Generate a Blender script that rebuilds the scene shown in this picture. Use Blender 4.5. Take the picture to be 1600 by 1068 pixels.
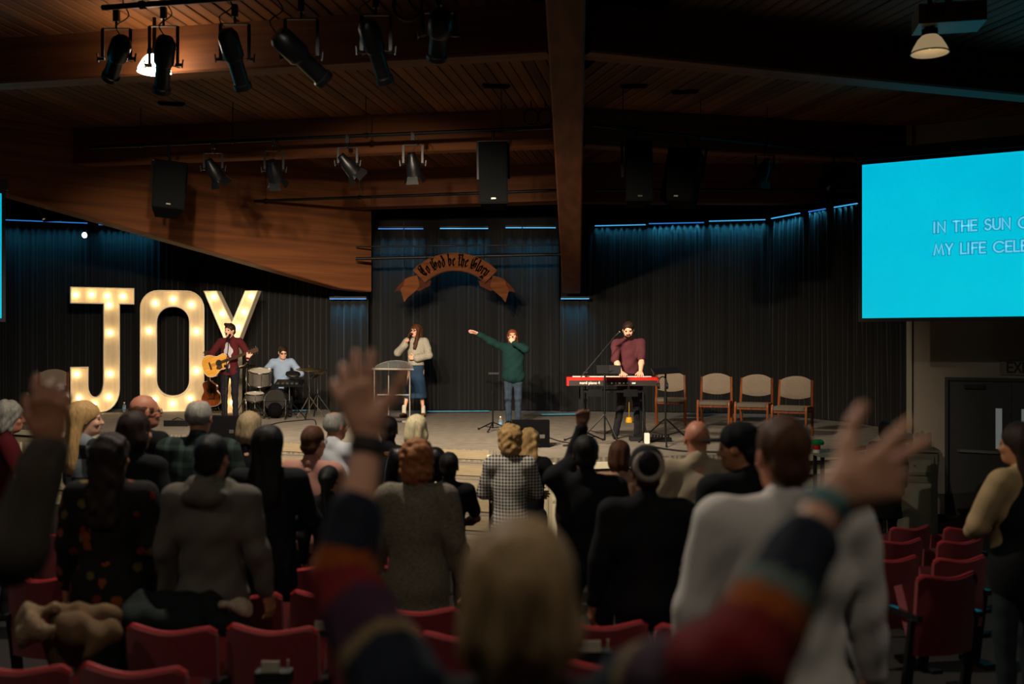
import bpy, bmesh, math, random
import numpy as np
from mathutils import Vector, Matrix, Euler

for o in list(bpy.data.objects):
    bpy.data.objects.remove(o)
SC = bpy.context.scene
COL = SC.collection
PI = math.pi
rad = math.radians
random.seed(7)

# ---------------------------------------------------------------- camera, world, light, exposure
FPX = 1556.0            # focal length in pixels of the 1600 px wide frame (35 mm lens)
CAMZ = 2.4              # eye of the photographer; the stage deck is at z = 1.0
HZ = 536.0              # horizon row

cam_d = bpy.data.cameras.new('camera')
cam_d.sensor_width = 36.0
cam_d.lens = 35.0
cam_d.shift_y = (HZ - 534.0) / 1600.0
cam_d.clip_start = 0.05
cam_d.clip_end = 200
cam_d.dof.use_dof = True
cam_d.dof.focus_distance = 16.5
cam_d.dof.aperture_fstop = 1.5
cam = bpy.data.objects.new('camera', cam_d)
COL.objects.link(cam)
cam.location = (0, 0, CAMZ)
cam.rotation_euler = (PI / 2, 0, 0)
SC.camera = cam

world = bpy.data.worlds.new('world')
SC.world = world
world.use_nodes = True
world.node_tree.nodes['Background'].inputs[0].default_value = (1.0, 0.86, 0.72, 1)
world.node_tree.nodes['Background'].inputs[1].default_value = 0.004

SC.view_settings.view_transform = 'Standard'
SC.view_settings.look = 'None'
SC.view_settings.exposure = 0.0
SC.view_settings.gamma = 1.0
SC.view_settings.use_curve_mapping = False
SC.cycles.max_bounces = 6
SC.cycles.sample_clamp_indirect = 4.0

SPOT_POWER = 1800.0     # front-of-house spotlights on the bars
BULB_POWER = 0.42        # each marquee bulb
LED_POWER = 5.0        # each blue LED bar
FILL_POWER = 130.0        # added unseen dome lamps that brighten the audience
SCREEN_GAIN = 1.0

def add_light(name, kind, loc, power, color, parent=None, aim=None, size=0.1, spot=None, blend=0.5, size_y=None):
    d = bpy.data.lights.new(name, kind)
    d.energy = power
    d.color = color
    if kind == 'AREA':
        d.size = size
        if size_y:
            d.shape = 'RECTANGLE'
            d.size_y = size_y
    else:
        d.shadow_soft_size = size
    if kind == 'SPOT':
        d.spot_size = spot
        d.spot_blend = blend
    o = bpy.data.objects.new(name, d)
    COL.objects.link(o)
    o.location = loc
    if aim is not None:
        o.rotation_euler = (Vector(aim) - Vector(loc)).to_track_quat('-Z', 'Y').to_euler()
    if parent is not None:
        o.parent = parent
        o.matrix_parent_inverse = Matrix.Translation(parent.location).inverted() if parent.rotation_euler.z == 0 else (Matrix.Translation(parent.location) @ parent.rotation_euler.to_matrix().to_4x4()).inverted()
    return o

# ---------------------------------------------------------------- photograph -> place
def X(px, Y):
    return (px - 800.0) / FPX * Y
def Z(py, Y):
    return CAMZ - (py - HZ) / FPX * Y
def P(px, py, Y):
    return Vector((X(px, Y), Y, Z(py, Y)))
STAGE = 1.0
def deckY(py):          # distance of a point of the stage deck seen at row py
    return (CAMZ - STAGE) * FPX / (py - HZ)
def floorz(Y):
    return 0.72 - 0.08 * min(Y, 12.0)

# ---------------------------------------------------------------- materials
def lin(c):
    return c / 12.92 if c <= 0.04045 else ((c + 0.055) / 1.055) ** 2.4
def rgb(h):
    h = h.lstrip('#')
    return tuple(lin(int(h[i:i + 2], 16) / 255.0) for i in (0, 2, 4))
MATS = {}
def mat(name, hexcol, rough=0.7, metal=0.0, var=0.12, scale=14.0, bump=0.0, bscale=60.0, stretch=(1, 1, 1), sheen=0.0, spec=0.4):
    if name in MATS:
        return MATS[name]
    m = bpy.data.materials.new(name)
    m.use_nodes = True
    nt = m.node_tree
    b = nt.nodes['Principled BSDF']
    col = rgb(hexcol)
    b.inputs['Roughness'].default_value = rough
    b.inputs['Metallic'].default_value = metal
    b.inputs['Specular IOR Level'].default_value = spec
    if sheen:
        b.inputs['Sheen Weight'].default_value = sheen
    tc = nt.nodes.new('ShaderNodeTexCoord')
    mp = nt.nodes.new('ShaderNodeMapping')
    mp.inputs['Scale'].default_value = stretch
    nt.links.new(tc.outputs['Object'], mp.inputs[0])
    nz = nt.nodes.new('ShaderNodeTexNoise')
    nz.inputs['Scale'].default_value = scale
    nz.inputs['Detail'].default_value = 3
    nt.links.new(mp.outputs[0], nz.inputs['Vector'])
    rp = nt.nodes.new('ShaderNodeValToRGB')
    rp.color_ramp.elements[0].position = 0.3
    rp.color_ramp.elements[1].position = 0.7
    rp.color_ramp.elements[0].color = tuple(max(0, c * (1 - var)) for c in col) + (1,)
    rp.color_ramp.elements[1].color = tuple(min(1, c * (1 + var)) for c in col) + (1,)
    nt.links.new(nz.outputs['Fac'], rp.inputs[0])
    nt.links.new(rp.outputs[0], b.inputs['Base Color'])
    if bump:
        n2 = nt.nodes.new('ShaderNodeTexNoise')
        n2.inputs['Scale'].default_value = bscale
        n2.inputs['Detail'].default_value = 2
        nt.links.new(mp.outputs[0], n2.inputs['Vector'])
        bp = nt.nodes.new('ShaderNodeBump')
        bp.inputs['Strength'].default_value = bump
        bp.inputs['Distance'].default_value = 0.01
        nt.links.new(n2.outputs['Fac'], bp.inputs['Height'])
        nt.links.new(bp.outputs[0], b.inputs['Normal'])
    MATS[name] = m
    return m
def emit(name, color, strength):
    if name in MATS:
        return MATS[name]
    m = bpy.data.materials.new(name)
    m.use_nodes = True
    b = m.node_tree.nodes['Principled BSDF']
    b.inputs['Base Color'].default_value = tuple(color) + (1,)
    b.inputs['Emission Color'].default_value = tuple(color) + (1,)
    b.inputs['Emission Strength'].default_value = strength
    MATS[name] = m
    return m
def nodes_of(name, rough=0.7):
    m = bpy.data.materials.new(name)
    m.use_nodes = True
    MATS[name] = m
    nt = m.node_tree
    b = nt.nodes['Principled BSDF']
    b.inputs['Roughness'].default_value = rough
    tc = nt.nodes.new('ShaderNodeTexCoord')
    return m, nt, b, tc
def mathn(nt, op, a, b=None):
    n = nt.nodes.new('ShaderNodeMath')
    n.operation = op
    for i, v in enumerate((a, b)):
        if v is None:
            continue
        if isinstance(v, (int, float)):
            n.inputs[i].default_value = v
        else:
            nt.links.new(v, n.inputs[i])
    return n.outputs[0]
def mixc(nt, fac, c1, c2):
    n = nt.nodes.new('ShaderNodeMix')
    n.data_type = 'RGBA'
    nt.links.new(fac, n.inputs['Factor'])
    for i, c in ((6, c1), (7, c2)):
        if isinstance(c, tuple):
            n.inputs[i].default_value = c + (1,) if len(c) == 3 else c
        else:
            nt.links.new(c, n.inputs[i])
    return n.outputs[2]

def wood_mat(name, dark, light, scale=2.0, stretch=(1, 12, 12), rough=0.6):
    m, nt, b, tc = nodes_of(name, rough)
    mp = nt.nodes.new('ShaderNodeMapping'); mp.inputs['Scale'].default_value = stretch
    nt.links.new(tc.outputs['Object'], mp.inputs[0])
    nz = nt.nodes.new('ShaderNodeTexNoise'); nz.inputs['Scale'].default_value = scale; nz.inputs['Detail'].default_value = 5
    nt.links.new(mp.outputs[0], nz.inputs['Vector'])
    oi = nt.nodes.new('ShaderNodeObjectInfo')
    f = mathn(nt, 'ADD', nz.outputs['Fac'], mathn(nt, 'MULTIPLY', mathn(nt, 'SUBTRACT', oi.outputs['Random'], 0.5), 0.35))
    rp = nt.nodes.new('ShaderNodeValToRGB')
    rp.color_ramp.elements[0].position = 0.3; rp.color_ramp.elements[0].color = rgb(dark) + (1,)
    rp.color_ramp.elements[1].position = 0.7; rp.color_ramp.elements[1].color = rgb(light) + (1,)
    nt.links.new(f, rp.inputs[0])
    nt.links.new(rp.outputs[0], b.inputs['Base Color'])
    b.inputs['Specular IOR Level'].default_value = 0.25
    return m

# ---------------------------------------------------------------- mesh builder
def frame_of(d):
    d = Vector(d).normalized()
    u = d.cross(Vector((0, 0, 1)))
    if u.length < 1e-4:
        u = d.cross(Vector((1, 0, 0)))
    u.normalize()
    return u, d.cross(u).normalized()
class MB:
    def __init__(s):
        s.v = []; s.f = []; s.m = []
    def add(s, vs, fs, mi=0):
        n = len(s.v)
        s.v += [tuple(v) for v in vs]
        s.f += [tuple(i + n for i in f) for f in fs]
        s.m += [mi] * len(fs)
        return s
    def box(s, c, size, rot=None, mi=0, taper=1.0):
        hx, hy, hz = (v / 2 for v in size)
        vs = []
        for z, t in ((-hz, 1), (hz, taper)):
            for x, y in ((-hx, -hy), (hx, -hy), (hx, hy), (-hx, hy)):
                p = Vector((x * t, y * t, z))
                if rot is not None:
                    p = rot @ p
                vs.append(p + Vector(c))
        return s.add(vs, [(3, 2, 1, 0), (4, 5, 6, 7), (0, 1, 5, 4), (1, 2, 6, 5), (2, 3, 7, 6), (3, 0, 4, 7)], mi)
    def bar(s, a, b, w, h=None, mi=0, up=(0, 0, 1)):      # rectangular bar from a to b
        a = Vector(a); b = Vector(b); h = h or w
        d = (b - a).normalized()
        u = d.cross(Vector(up))
        if u.length < 1e-3:
            u = d.cross(Vector((0, 1, 0)))
        u.normalize(); v = u.cross(d).normalized()
        vs = []
        for p in (a, b):
            for x, y in ((-1, -1), (1, -1), (1, 1), (-1, 1)):
                vs.append(p + u * (x * w / 2) + v * (y * h / 2))
        return s.add(vs, [(3, 2, 1, 0), (4, 5, 6, 7), (0, 1, 5, 4), (1, 2, 6, 5), (2, 3, 7, 6), (3, 0, 4, 7)], mi)
    def cyl(s, a, b, r1, r2=None, n=10, mi=0, caps=True):
        a = Vector(a); b = Vector(b); r2 = r1 if r2 is None else r2
        u, v = frame_of(b - a)
        vs = []
        for p, r in ((a, r1), (b, r2)):
            for i in range(n):
                t = 2 * PI * i / n
                vs.append(p + (u * math.cos(t) + v * math.sin(t)) * r)
        fs = [(i, (i + 1) % n, n + (i + 1) % n, n + i) for i in range(n)]
        if caps:
            fs += [tuple(range(n - 1, -1, -1)), tuple(range(n, 2 * n))]
        return s.add(vs, fs, mi)
    def tube(s, pts, r, n=6, mi=0, closed=False):
        pts = [Vector(p) for p in pts]
        k = len(pts)
        vs = []
        up = None
        for i, p in enumerate(pts):
            if closed:
                d = pts[(i + 1) % k] - pts[i - 1]
            else:
                d = pts[min(i + 1, k - 1)] - pts[max(i - 1, 0)]
            d.normalize()
            if up is None:
                u, w = frame_of(d)
            else:
                u = up - d * up.dot(d)
                u = u.normalized() if u.length > 1e-5 else frame_of(d)[0]
                w = d.cross(u)
            up = u
            rr = r[i] if isinstance(r, (list, tuple)) else r
            for j in range(n):
                t = 2 * PI * j / n
                vs.append(p + (u * math.cos(t) + w * math.sin(t)) * rr)
        fs = []
        for i in range(k if closed else k - 1):
            a = i * n; b = ((i + 1) % k) * n
            for j in range(n):
                fs.append((a + j, a + (j + 1) % n, b + (j + 1) % n, b + j))
        if not closed:
            fs += [tuple(range(n - 1, -1, -1)), tuple(range((k - 1) * n, k * n))]
        return s.add(vs, fs, mi)
    def lathe(s, prof, n=20, c=(0, 0, 0), axis=(0, 0, 1), mi=0):     # prof: (r, h) list
        u, v = frame_of(axis)
        ax = Vector(axis).normalized(); c = Vector(c)
        vs = []
        for r, h in prof:
            for i in range(n):
                t = 2 * PI * i / n
                vs.append(c + ax * h + (u * math.cos(t) + v * math.sin(t)) * max(r, 1e-4))
        fs = []
        for k in range(len(prof) - 1):
            for i in range(n):
                fs.append((k * n + i, k * n + (i + 1) % n, (k + 1) * n + (i + 1) % n, (k + 1) * n + i))
        return s.add(vs, fs, mi)
    def sph(s, c, r, n=10, mi=0):
        r3 = r if isinstance(r, (tuple, list)) else (r, r, r)
        vs = []; c = Vector(c)
        m = max(4, n // 2)
        for k in range(m + 1):
            a = PI * k / m
            for i in range(n):
                t = 2 * PI * i / n
                vs.append(c + Vector((math.sin(a) * math.cos(t) * r3[0], math.sin(a) * math.sin(t) * r3[1], math.cos(a) * r3[2])))
        fs = [(k * n + i, (k + 1) * n + i, (k + 1) * n + (i + 1) % n, k * n + (i + 1) % n) for k in range(m) for i in range(n)]
        return s.add(vs, fs, mi)
    def prism(s, pts, y0, y1, mi=0, fn=None, holes=None):     # polygon in xz, extruded along y (fn maps a point)
        n = len(pts)
        tri = tess(pts, holes)
        allp = list(pts)
        loops = [list(range(n))]
        for h in (holes or []):
            loops.append(list(range(len(allp), len(allp) + len(h))))
            allp += list(h)
        N = len(allp)
        vs = [Vector((x, y0, z)) for x, z in allp] + [Vector((x, y1, z)) for x, z in allp]
        if fn:
            vs = [fn(v) for v in vs]
        fs = [t for t in tri] + [tuple(i + N for i in reversed(t)) for t in tri]
        for lp in loops:
            for i in range(len(lp)):
                a, b = lp[i], lp[(i + 1) % len(lp)]
                fs.append((a, b, b + N, a + N))
        return s.add(vs, fs, mi)
    def build(s, name, mats, parent=None, smooth=False, loc=None, recalc=True):
        me = bpy.data.meshes.new(name)
        me.from_pydata(s.v, [], s.f)
        if not isinstance(mats, (list, tuple)):
            mats = [mats]
        for m in mats:
            me.materials.append(m)
        if len(mats) > 1:
            me.polygons.foreach_set('material_index', s.m)
        if recalc:
            bm = bmesh.new(); bm.from_mesh(me)
            bmesh.ops.recalc_face_normals(bm, faces=bm.faces)
            bm.to_mesh(me); bm.free()
        if smooth:
            me.shade_smooth()
            if smooth != 'all':
                me.set_sharp_from_angle(angle=rad(40))
        me.update()
        return link(name, me, parent, loc)
def tess(pts, holes=None):
    from mathutils.geometry import tessellate_polygon
    lists = [[Vector((x, z, 0)) for x, z in pts]] + [[Vector((x, z, 0)) for x, z in h] for h in (holes or [])]
    return [tuple(t) for t in tessellate_polygon(lists)]
def link(name, me, parent=None, loc=None):
    o = bpy.data.objects.new(name, me)
    COL.objects.link(o)
    if parent is not None:
        o.parent = parent
    if loc is not None:
        o.location = loc
    return o
def tag(o, label=None, cat=None, group=None, kind=None):
    if label: o['label'] = label
    if cat: o['category'] = cat
    if group: o['group'] = group
    if kind: o['kind'] = kind
    return o
def thing(name, label, cat, loc=(0, 0, 0), rz=0.0, group=None):
    o = bpy.data.objects.new(name, None)
    COL.objects.link(o)
    o.empty_display_size = 0.1
    o.location = loc
    o.rotation_euler = (0, 0, rz)
    return tag(o, label, cat, group)
def copy_tree(o, loc=None, rz=None, label=None, parent=None):
    c = o.copy()
    COL.objects.link(c)
    c.parent = parent
    if loc is not None: c.location = loc
    if rz is not None: c.rotation_euler = (0, 0, rz)
    if label: c['label'] = label
    for ch in o.children:
        copy_tree(ch, parent=c)
    return c
def struct(name, mb, m, parent=None, label=None, smooth=False):
    o = mb.build(name, m, parent, smooth)
    if parent is None:
        tag(o, label, None, None, 'structure')
    return o

# ---------------------------------------------------------------- signed distance shapes -> one smooth surface
class SDF:
    def __init__(s):
        s.p = []
        s.disp = None
    def cap(s, a, b, ra, rb=None, k=0.02, flat=None, lab=0, op=1):
        rb = ra if rb is None else rb
        s.p.append(('c', np.array(a, float), np.array(b, float), ra, rb, flat, k, lab, op)); return s
    def ell(s, c, r, rot=None, k=0.02, lab=0, op=1):
        r = np.array(r if isinstance(r, (tuple, list)) else (r, r, r), float)
        R = None if rot is None else np.array(rot, float)
        s.p.append(('e', np.array(c, float), r, R, None, None, k, lab, op)); return s
    def plane(s, n, c):                                   # keep n.p < c
        s.p.append(('p', np.array(n, float), c, None, None, None, 0, 0, 0)); return s
    def ev(s, q, x, y, z):
        if q[0] == 'c':
            a, b, ra, rb, flat = q[1:6]
            dx, dy, dz = x - a[0], y - a[1], z - a[2]
            ba = b - a
            sc = 1.0
            if flat is not None:
                n, f = np.array(flat[0], float), flat[1]
                n = n / np.linalg.norm(n)
                t = (dx * n[0] + dy * n[1] + dz * n[2]) * (1 / f - 1)
                dx, dy, dz = dx + t * n[0], dy + t * n[1], dz + t * n[2]
                ba = ba + n * (ba @ n) * (1 / f - 1)
                sc = min(1.0, f)
            L = max(ba @ ba, 1e-9)
            t = np.clip((dx * ba[0] + dy * ba[1] + dz * ba[2]) / L, 0, 1)
            d = np.sqrt((dx - t * ba[0]) ** 2 + (dy - t * ba[1]) ** 2 + (dz - t * ba[2]) ** 2)
            return (d - (ra + (rb - ra) * t)) * sc
        if q[0] == 'e':
            c, r, R = q[1], q[2], q[3]
            dx, dy, dz = x - c[0], y - c[1], z - c[2]
            if R is not None:
                dx, dy, dz = (R[0, 0] * dx + R[1, 0] * dy + R[2, 0] * dz, R[0, 1] * dx + R[1, 1] * dy + R[2, 1] * dz, R[0, 2] * dx + R[1, 2] * dy + R[2, 2] * dz)
            k0 = np.sqrt((dx / r[0]) ** 2 + (dy / r[1]) ** 2 + (dz / r[2]) ** 2)
            k1 = np.sqrt((dx / r[0] ** 2) ** 2 + (dy / r[1] ** 2) ** 2 + (dz / r[2] ** 2) ** 2)
            return k0 * (k0 - 1) / np.maximum(k1, 1e-6)
        n, c = q[1], q[2]
        return x * n[0] + y * n[1] + z * n[2] - c
    def bb(s, q):
        if q[0] == 'c':
            r = max(q[3], q[4]) * (1 if q[5] is None else max(1, q[5][1]))
            return np.minimum(q[1], q[2]) - r, np.maximum(q[1], q[2]) + r
        r = np.full(3, q[2].max()) if q[3] is not None else q[2]
        return q[1] - r, q[1] + r
    def mesh(s, h):
        bbs = [s.bb(q) for q in s.p if q[8] == 1]
        lo = np.min([b[0] for b in bbs], 0) - 3 * h - 0.012
        hi = np.max([b[1] for b in bbs], 0) + 3 * h + 0.012
        n = np.maximum(np.ceil((hi - lo) / h).astype(int) + 1, 4)
        ax = [lo[i] + h * np.arange(n[i]) for i in range(3)]
        F = np.full(tuple(n), 0.5)
        for q in s.p:
            if q[0] == 'p':
                d = s.ev(q, ax[0][:, None, None], ax[1][None, :, None], ax[2][None, None, :])
                F = np.maximum(F, d)
                continue
            b0, b1 = s.bb(q)
            mg = q[6] + 3 * h + 0.015
            i0 = np.clip(np.floor((b0 - mg - lo) / h).astype(int), 0, n - 1)
            i1 = np.clip(np.ceil((b1 + mg - lo) / h).astype(int) + 1, 1, n)
            sl = tuple(slice(i0[i], i1[i]) for i in range(3))
            d = s.ev(q, ax[0][sl[0]][:, None, None], ax[1][sl[1]][None, :, None], ax[2][sl[2]][None, None, :])
            A = F[sl]; k = max(q[6], 1e-5)
            if q[8] == 1:
                hh = np.maximum(k - np.abs(A - d), 0) / k
                F[sl] = np.minimum(A, d) - hh * hh * k * 0.25
            else:
                hh = np.maximum(k - np.abs(A + d), 0) / k
                F[sl] = np.maximum(A, -d) + hh * hh * k * 0.25
        if s.disp is not None:
            near = np.abs(F) < 0.06
            ii = np.nonzero(near)
            F[ii] -= s.disp(ax[0][ii[0]], ax[1][ii[1]], ax[2][ii[2]])
        F[0] = F[-1] = 0.5; F[:, 0] = F[:, -1] = 0.5; F[:, :, 0] = F[:, :, -1] = 0.5
        v, f = surface_net(F, lo, h)
        labs = sorted(set(q[7] for q in s.p if q[8] == 1))
        lab = np.full(len(v), labs[0] if labs else 0)
        if len(labs) > 1:
            best = np.full(len(v), 9.0)
            for q in s.p:
                if q[8] == 1:
                    d = s.ev(q, v[:, 0], v[:, 1], v[:, 2])
                    m = d < best
                    best[m] = d[m]; lab[m] = q[7]
        fl = lab[f[:, 0]] if len(f) else np.zeros(0, int)
        return v, f, fl
def surface_net(F, lo, h):
    S = F < 0
    nx, ny, nz = F.shape
    c = np.zeros((nx - 1, ny - 1, nz - 1), int)
    for i in (0, 1):
        for j in (0, 1):
            for k in (0, 1):
                c += S[i:nx - 1 + i, j:ny - 1 + j, k:nz - 1 + k]
    act = (c > 0) & (c < 8)
    I, J, K = np.nonzero(act)
    N = len(I)
    idx = np.full(act.shape, -1)
    idx[I, J, K] = np.arange(N)
    acc = np.zeros((N, 3)); cnt = np.zeros(N)
    cor = [(i, j, k) for i in (0, 1) for j in (0, 1) for k in (0, 1)]
    for a in cor:
        for axis in range(3):
            if a[axis] == 1:
                continue
            b = list(a); b[axis] = 1
            fa = F[I + a[0], J + a[1], K + a[2]]; fb = F[I + b[0], J + b[1], K + b[2]]
            m = (fa < 0) != (fb < 0)
            t = np.where(m, fa / np.where(m, fa - fb, 1), 0)
            p = np.array(a, float)[None, :].repeat(N, 0)
            p[:, axis] += t
            acc += p * m[:, None]; cnt += m
    v = lo + h * (np.stack([I, J, K], 1) + acc / cnt[:, None])
    quads = []
    for axis in range(3):
        o1, o2 = [(1, 2), (2, 0), (0, 1)][axis]
        sl0 = [slice(None)] * 3; sl1 = [slice(None)] * 3
        sl0[axis] = slice(0, -1); sl1[axis] = slice(1, None)
        A = S[tuple(sl0)]; B = S[tuple(sl1)]
        E = np.nonzero(A != B)
        E = np.stack(E, 1)
        if len(E) == 0:
            continue
        sgn = A[E[:, 0], E[:, 1], E[:, 2]]
        d1 = np.zeros(3, int); d1[o1] = 1
        d2 = np.zeros(3, int); d2[o2] = 1
        q = [idx[tuple((E - a).T)] for a in (0 * d1, d1, d1 + d2, d2)]
        Q = np.stack(q, 1)
        Q[~sgn] = Q[~sgn][:, ::-1]
        quads.append(Q)
    f = np.concatenate(quads) if quads else np.zeros((0, 4), int)
    return v, f
def np_object(name, chunks, mats, parent=None, scale=1.0, smooth=True):
    """chunks: list of (verts, quads, label per face) -> one mesh object"""
    vs = []; fs = []; ls = []; n = 0
    for v, f, l in chunks:
        if len(v) == 0:
            continue
        vs.append(v); fs.append(f + n); ls.append(l); n += len(v)
    v = np.concatenate(vs) * scale; f = np.concatenate(fs); l = np.concatenate(ls)
    me = bpy.data.meshes.new(name)
    me.vertices.add(len(v)); me.vertices.foreach_set('co', v.astype(np.float32).ravel())
    me.loops.add(len(f) * 4); me.loops.foreach_set('vertex_index', f.astype(np.int32).ravel())
    me.polygons.add(len(f)); me.polygons.foreach_set('loop_start', (np.arange(len(f)) * 4).astype(np.int32))
    if not isinstance(mats, (list, tuple)):
        mats = [mats]
    for m in mats:
        me.materials.append(m)
    if len(mats) > 1:
        me.polygons.foreach_set('material_index', np.clip(l, 0, len(mats) - 1).astype(np.int32))
    if smooth:
        me.polygons.foreach_set('use_smooth', np.ones(len(f), bool))
    me.update(calc_edges=True)
    me.validate()
    return link(name, me, parent)
# ================================================================ THE ROOM
M_floor = mat('hall_carpet', '#2a2420', 0.95, var=0.25, scale=60, bump=0.3, bscale=200)
M_black = mat('black_paint', '#0b0b0b', 0.6, var=0.1)
M_blackmetal = mat('black_metal', '#101112', 0.38, 0.3, var=0.1)
M_chrome = mat('chrome', '#c9c9c6', 0.18, 1.0, var=0.03)
M_steel = mat('dull_steel', '#77756f', 0.4, 0.9, var=0.1)
M_darkwall = mat('dark_wall', '#14110e', 0.9, var=0.2, scale=3)
M_plaster = mat('grey_plaster', '#8f8576', 0.85, var=0.06, scale=2, bump=0.05)
M_white = mat('painted_white', '#c9c3ae', 0.55, var=0.06, scale=4)
M_sage = mat('sage_paint', '#8d8a74', 0.6, var=0.06, scale=4)
M_beam = wood_mat('glulam_beam', '#54301a', '#744524', 1.3, (0.35, 6, 9), 0.7)
M_board = wood_mat('ceiling_board', '#4a2c17', '#764823', 1.4, (10, 1, 10), 0.7)

fl = MB()
ys = [-6, 0, 3, 6, 9, 12, 24]
vs = []
for y in ys:
    vs += [(-16, y, floorz(y)), (16, y, floorz(y))]
fl.add(vs, [(2 * i, 2 * i + 1, 2 * i + 3, 2 * i + 2) for i in range(len(ys) - 1)])
n0 = len(fl.v)
fl.add([(x, y, z - 0.15) for x, y, z in vs], [(2 * i + 2, 2 * i + 3, 2 * i + 1, 2 * i) for i in range(len(ys) - 1)])
struct('floor', fl, M_floor, label='dark sloping auditorium floor')

# ---- roof: boards in two wings that meet over the right-hand girder, purlins under them
CEIL = 5.80
ceil = MB().box((0, 9, CEIL + 0.13), (34, 36, 0.1))
ceiling = struct('ceiling', ceil, M_darkwall, label='dark boarded timber ceiling')
def board_mesh(L, w, t=0.03):
    mb = MB()
    b = 0.006
    mb.add([(-w / 2, -L / 2, t), (w / 2, -L / 2, t), (w / 2, -L / 2, b), (w / 2 - b, -L / 2, 0), (-w / 2 + b, -L / 2, 0), (-w / 2, -L / 2, b),
            (-w / 2, L / 2, t), (w / 2, L / 2, t), (w / 2, L / 2, b), (w / 2 - b, L / 2, 0), (-w / 2 + b, L / 2, 0), (-w / 2, L / 2, b)],
           [(0, 1, 2, 3, 4, 5), (11, 10, 9, 8, 7, 6)] + [(i, (i + 1) % 6, (i + 1) % 6 + 6, i + 6) for i in range(6)])
    me_o = mb.build('ceiling_board', M_board, ceiling)
    return me_o
BW = 0.15
def ridge_x(y):         # line of the right-hand girder in plan
    return 1.2 - 0.065 * (20 - y)
first_board = None
def lay_boards(side, ang, y0, y1, count):
    """boards run at ang (deg) from +Y; each is cut at the ridge line by its own length"""
    global first_board
    d = Vector((math.sin(rad(ang)), math.cos(rad(ang)), 0))
    nrm = Vector((math.cos(rad(ang)), -math.sin(rad(ang)), 0)) * side
    base = Vector((ridge_x(13), 13, 0))
    for i in range(count):
        off = base + nrm * (i * BW + BW / 2)
        # extent along d between y0..y1, clipped to this side of the ridge
        lo = (y0 - off.y) / d.y; hi = (y1 - off.y) / d.y
        t = np.linspace(lo, hi, 120)
        ok = [q for q in t if (off.x + d.x * q - ridge_x(off.y + d.y * q)) * side > -0.02]
        if len(ok) < 3:
            continue
        a, b = min(ok), max(ok)
        L = b - a
        c = off + d * ((a + b) / 2)
        if first_board is None:
            first_board = board_mesh(1.0, BW - 0.012)
            o = first_board
        else:
            o = first_board.copy(); COL.objects.link(o)
        o.location = (c.x, c.y, CEIL + random.uniform(-0.004, 0.004))
        o.rotation_euler = (0, 0, -rad(ang))
        o.scale = (1, L, 1)
lay_boards(-1, 10, 6.5, 20.6, 74)
lay_boards(1, -15, 6.5, 20.6, 66)

def ceiling_beam(name, label, path, w, top, group=None):
    """beam along a path of (x, y, underside z); vertical sides up to top, chamfered arrises"""
    mb = MB()
    vs = []; n = len(path)
    for i, p in enumerate(path):
        a = Vector(path[max(i - 1, 0)]); b = Vector(path[min(i + 1, n - 1)])
        d = Vector((b.x - a.x, b.y - a.y, 0)).normalized()
        s = Vector((d.y, -d.x, 0))
        q = Vector(p)
        c = 0.02
        prof = [(-w / 2, top - q.z), (-w / 2, c), (-w / 2 + c, 0), (w / 2 - c, 0), (w / 2, c), (w / 2, top - q.z)]
        for u, z in prof:
            vs.append(q + s * u + Vector((0, 0, z)))
    fs = [(i * 6 + j, i * 6 + (j + 1) % 6, (i + 1) * 6 + (j + 1) % 6, (i + 1) * 6 + j) for i in range(n - 1) for j in range(6)]
    fs += [tuple(range(5, -1, -1)), tuple(range((n - 1) * 6, n * 6))]
    p0 = Vector(path[0]); dd = Vector(path[-1]) - p0
    rz = math.atan2(dd.y, dd.x)
    Ri = Matrix.Rotation(-rz, 3, 'Z')
    mb.add([Ri @ (v - p0) for v in vs], fs)
    o = mb.build(name, M_beam)
    o.location = p0; o.rotation_euler = (0, 0, rz)
    tag(o, label, None, group, 'structure')
    return o
# the girder overhead: underside drops towards the stage
ceiling_beam('beam_main', 'long glued timber girder running overhead to the stage column', [(ridge_x(2), 2, 5.55), (ridge_x(8.5), 8.5, 5.52), (ridge_x(12), 12, 4.87), (ridge_x(16), 16, 4.13), (ridge_x(20), 20, 3.40)], 0.36, CEIL)
bl = []
for s_, zz in ((0.0, 3.43), (0.7, 3.47), (1.6, 3.64), (7.0, 4.70), (12.0, 5.55)):
    bl.append((-2.95 - 0.708 * s_, 20.1 - 0.706 * s_, zz))
ceiling_beam('beam_side', 'deep glued timber girder crossing above the lit letters', bl, 0.36, CEIL)
for i, (yc, zb, w) in enumerate(((10.05, 5.30, 0.30), (14.45, 5.24, 0.26), (18.9, 5.05, 0.26))):
    x0 = ridge_x(yc)
    Lw = (9.5, 8.2, 5.2)[i]
    ceiling_beam('beam_purlin', 'timber purlin spanning the ceiling left of the girder, %s from the stage' % ('farthest row', 'middle row', 'nearest row')[i], [(x0 - 0.18, yc, zb), (x0 - 0.98 * Lw, yc + 0.19 * Lw, zb)], w, CEIL)
    Rw = (9.5, 8.5, 6.0)[i]
    ceiling_beam('beam_purlin', 'timber purlin spanning the ceiling right of the girder, %s from the stage' % ('farthest row', 'middle row', 'nearest row')[i], [(x0 + 0.18, yc, zb), (x0 + 0.95 * Rw, yc + 0.31 * Rw * (1, .75, 0.1)[i], zb)], w, CEIL)
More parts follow.
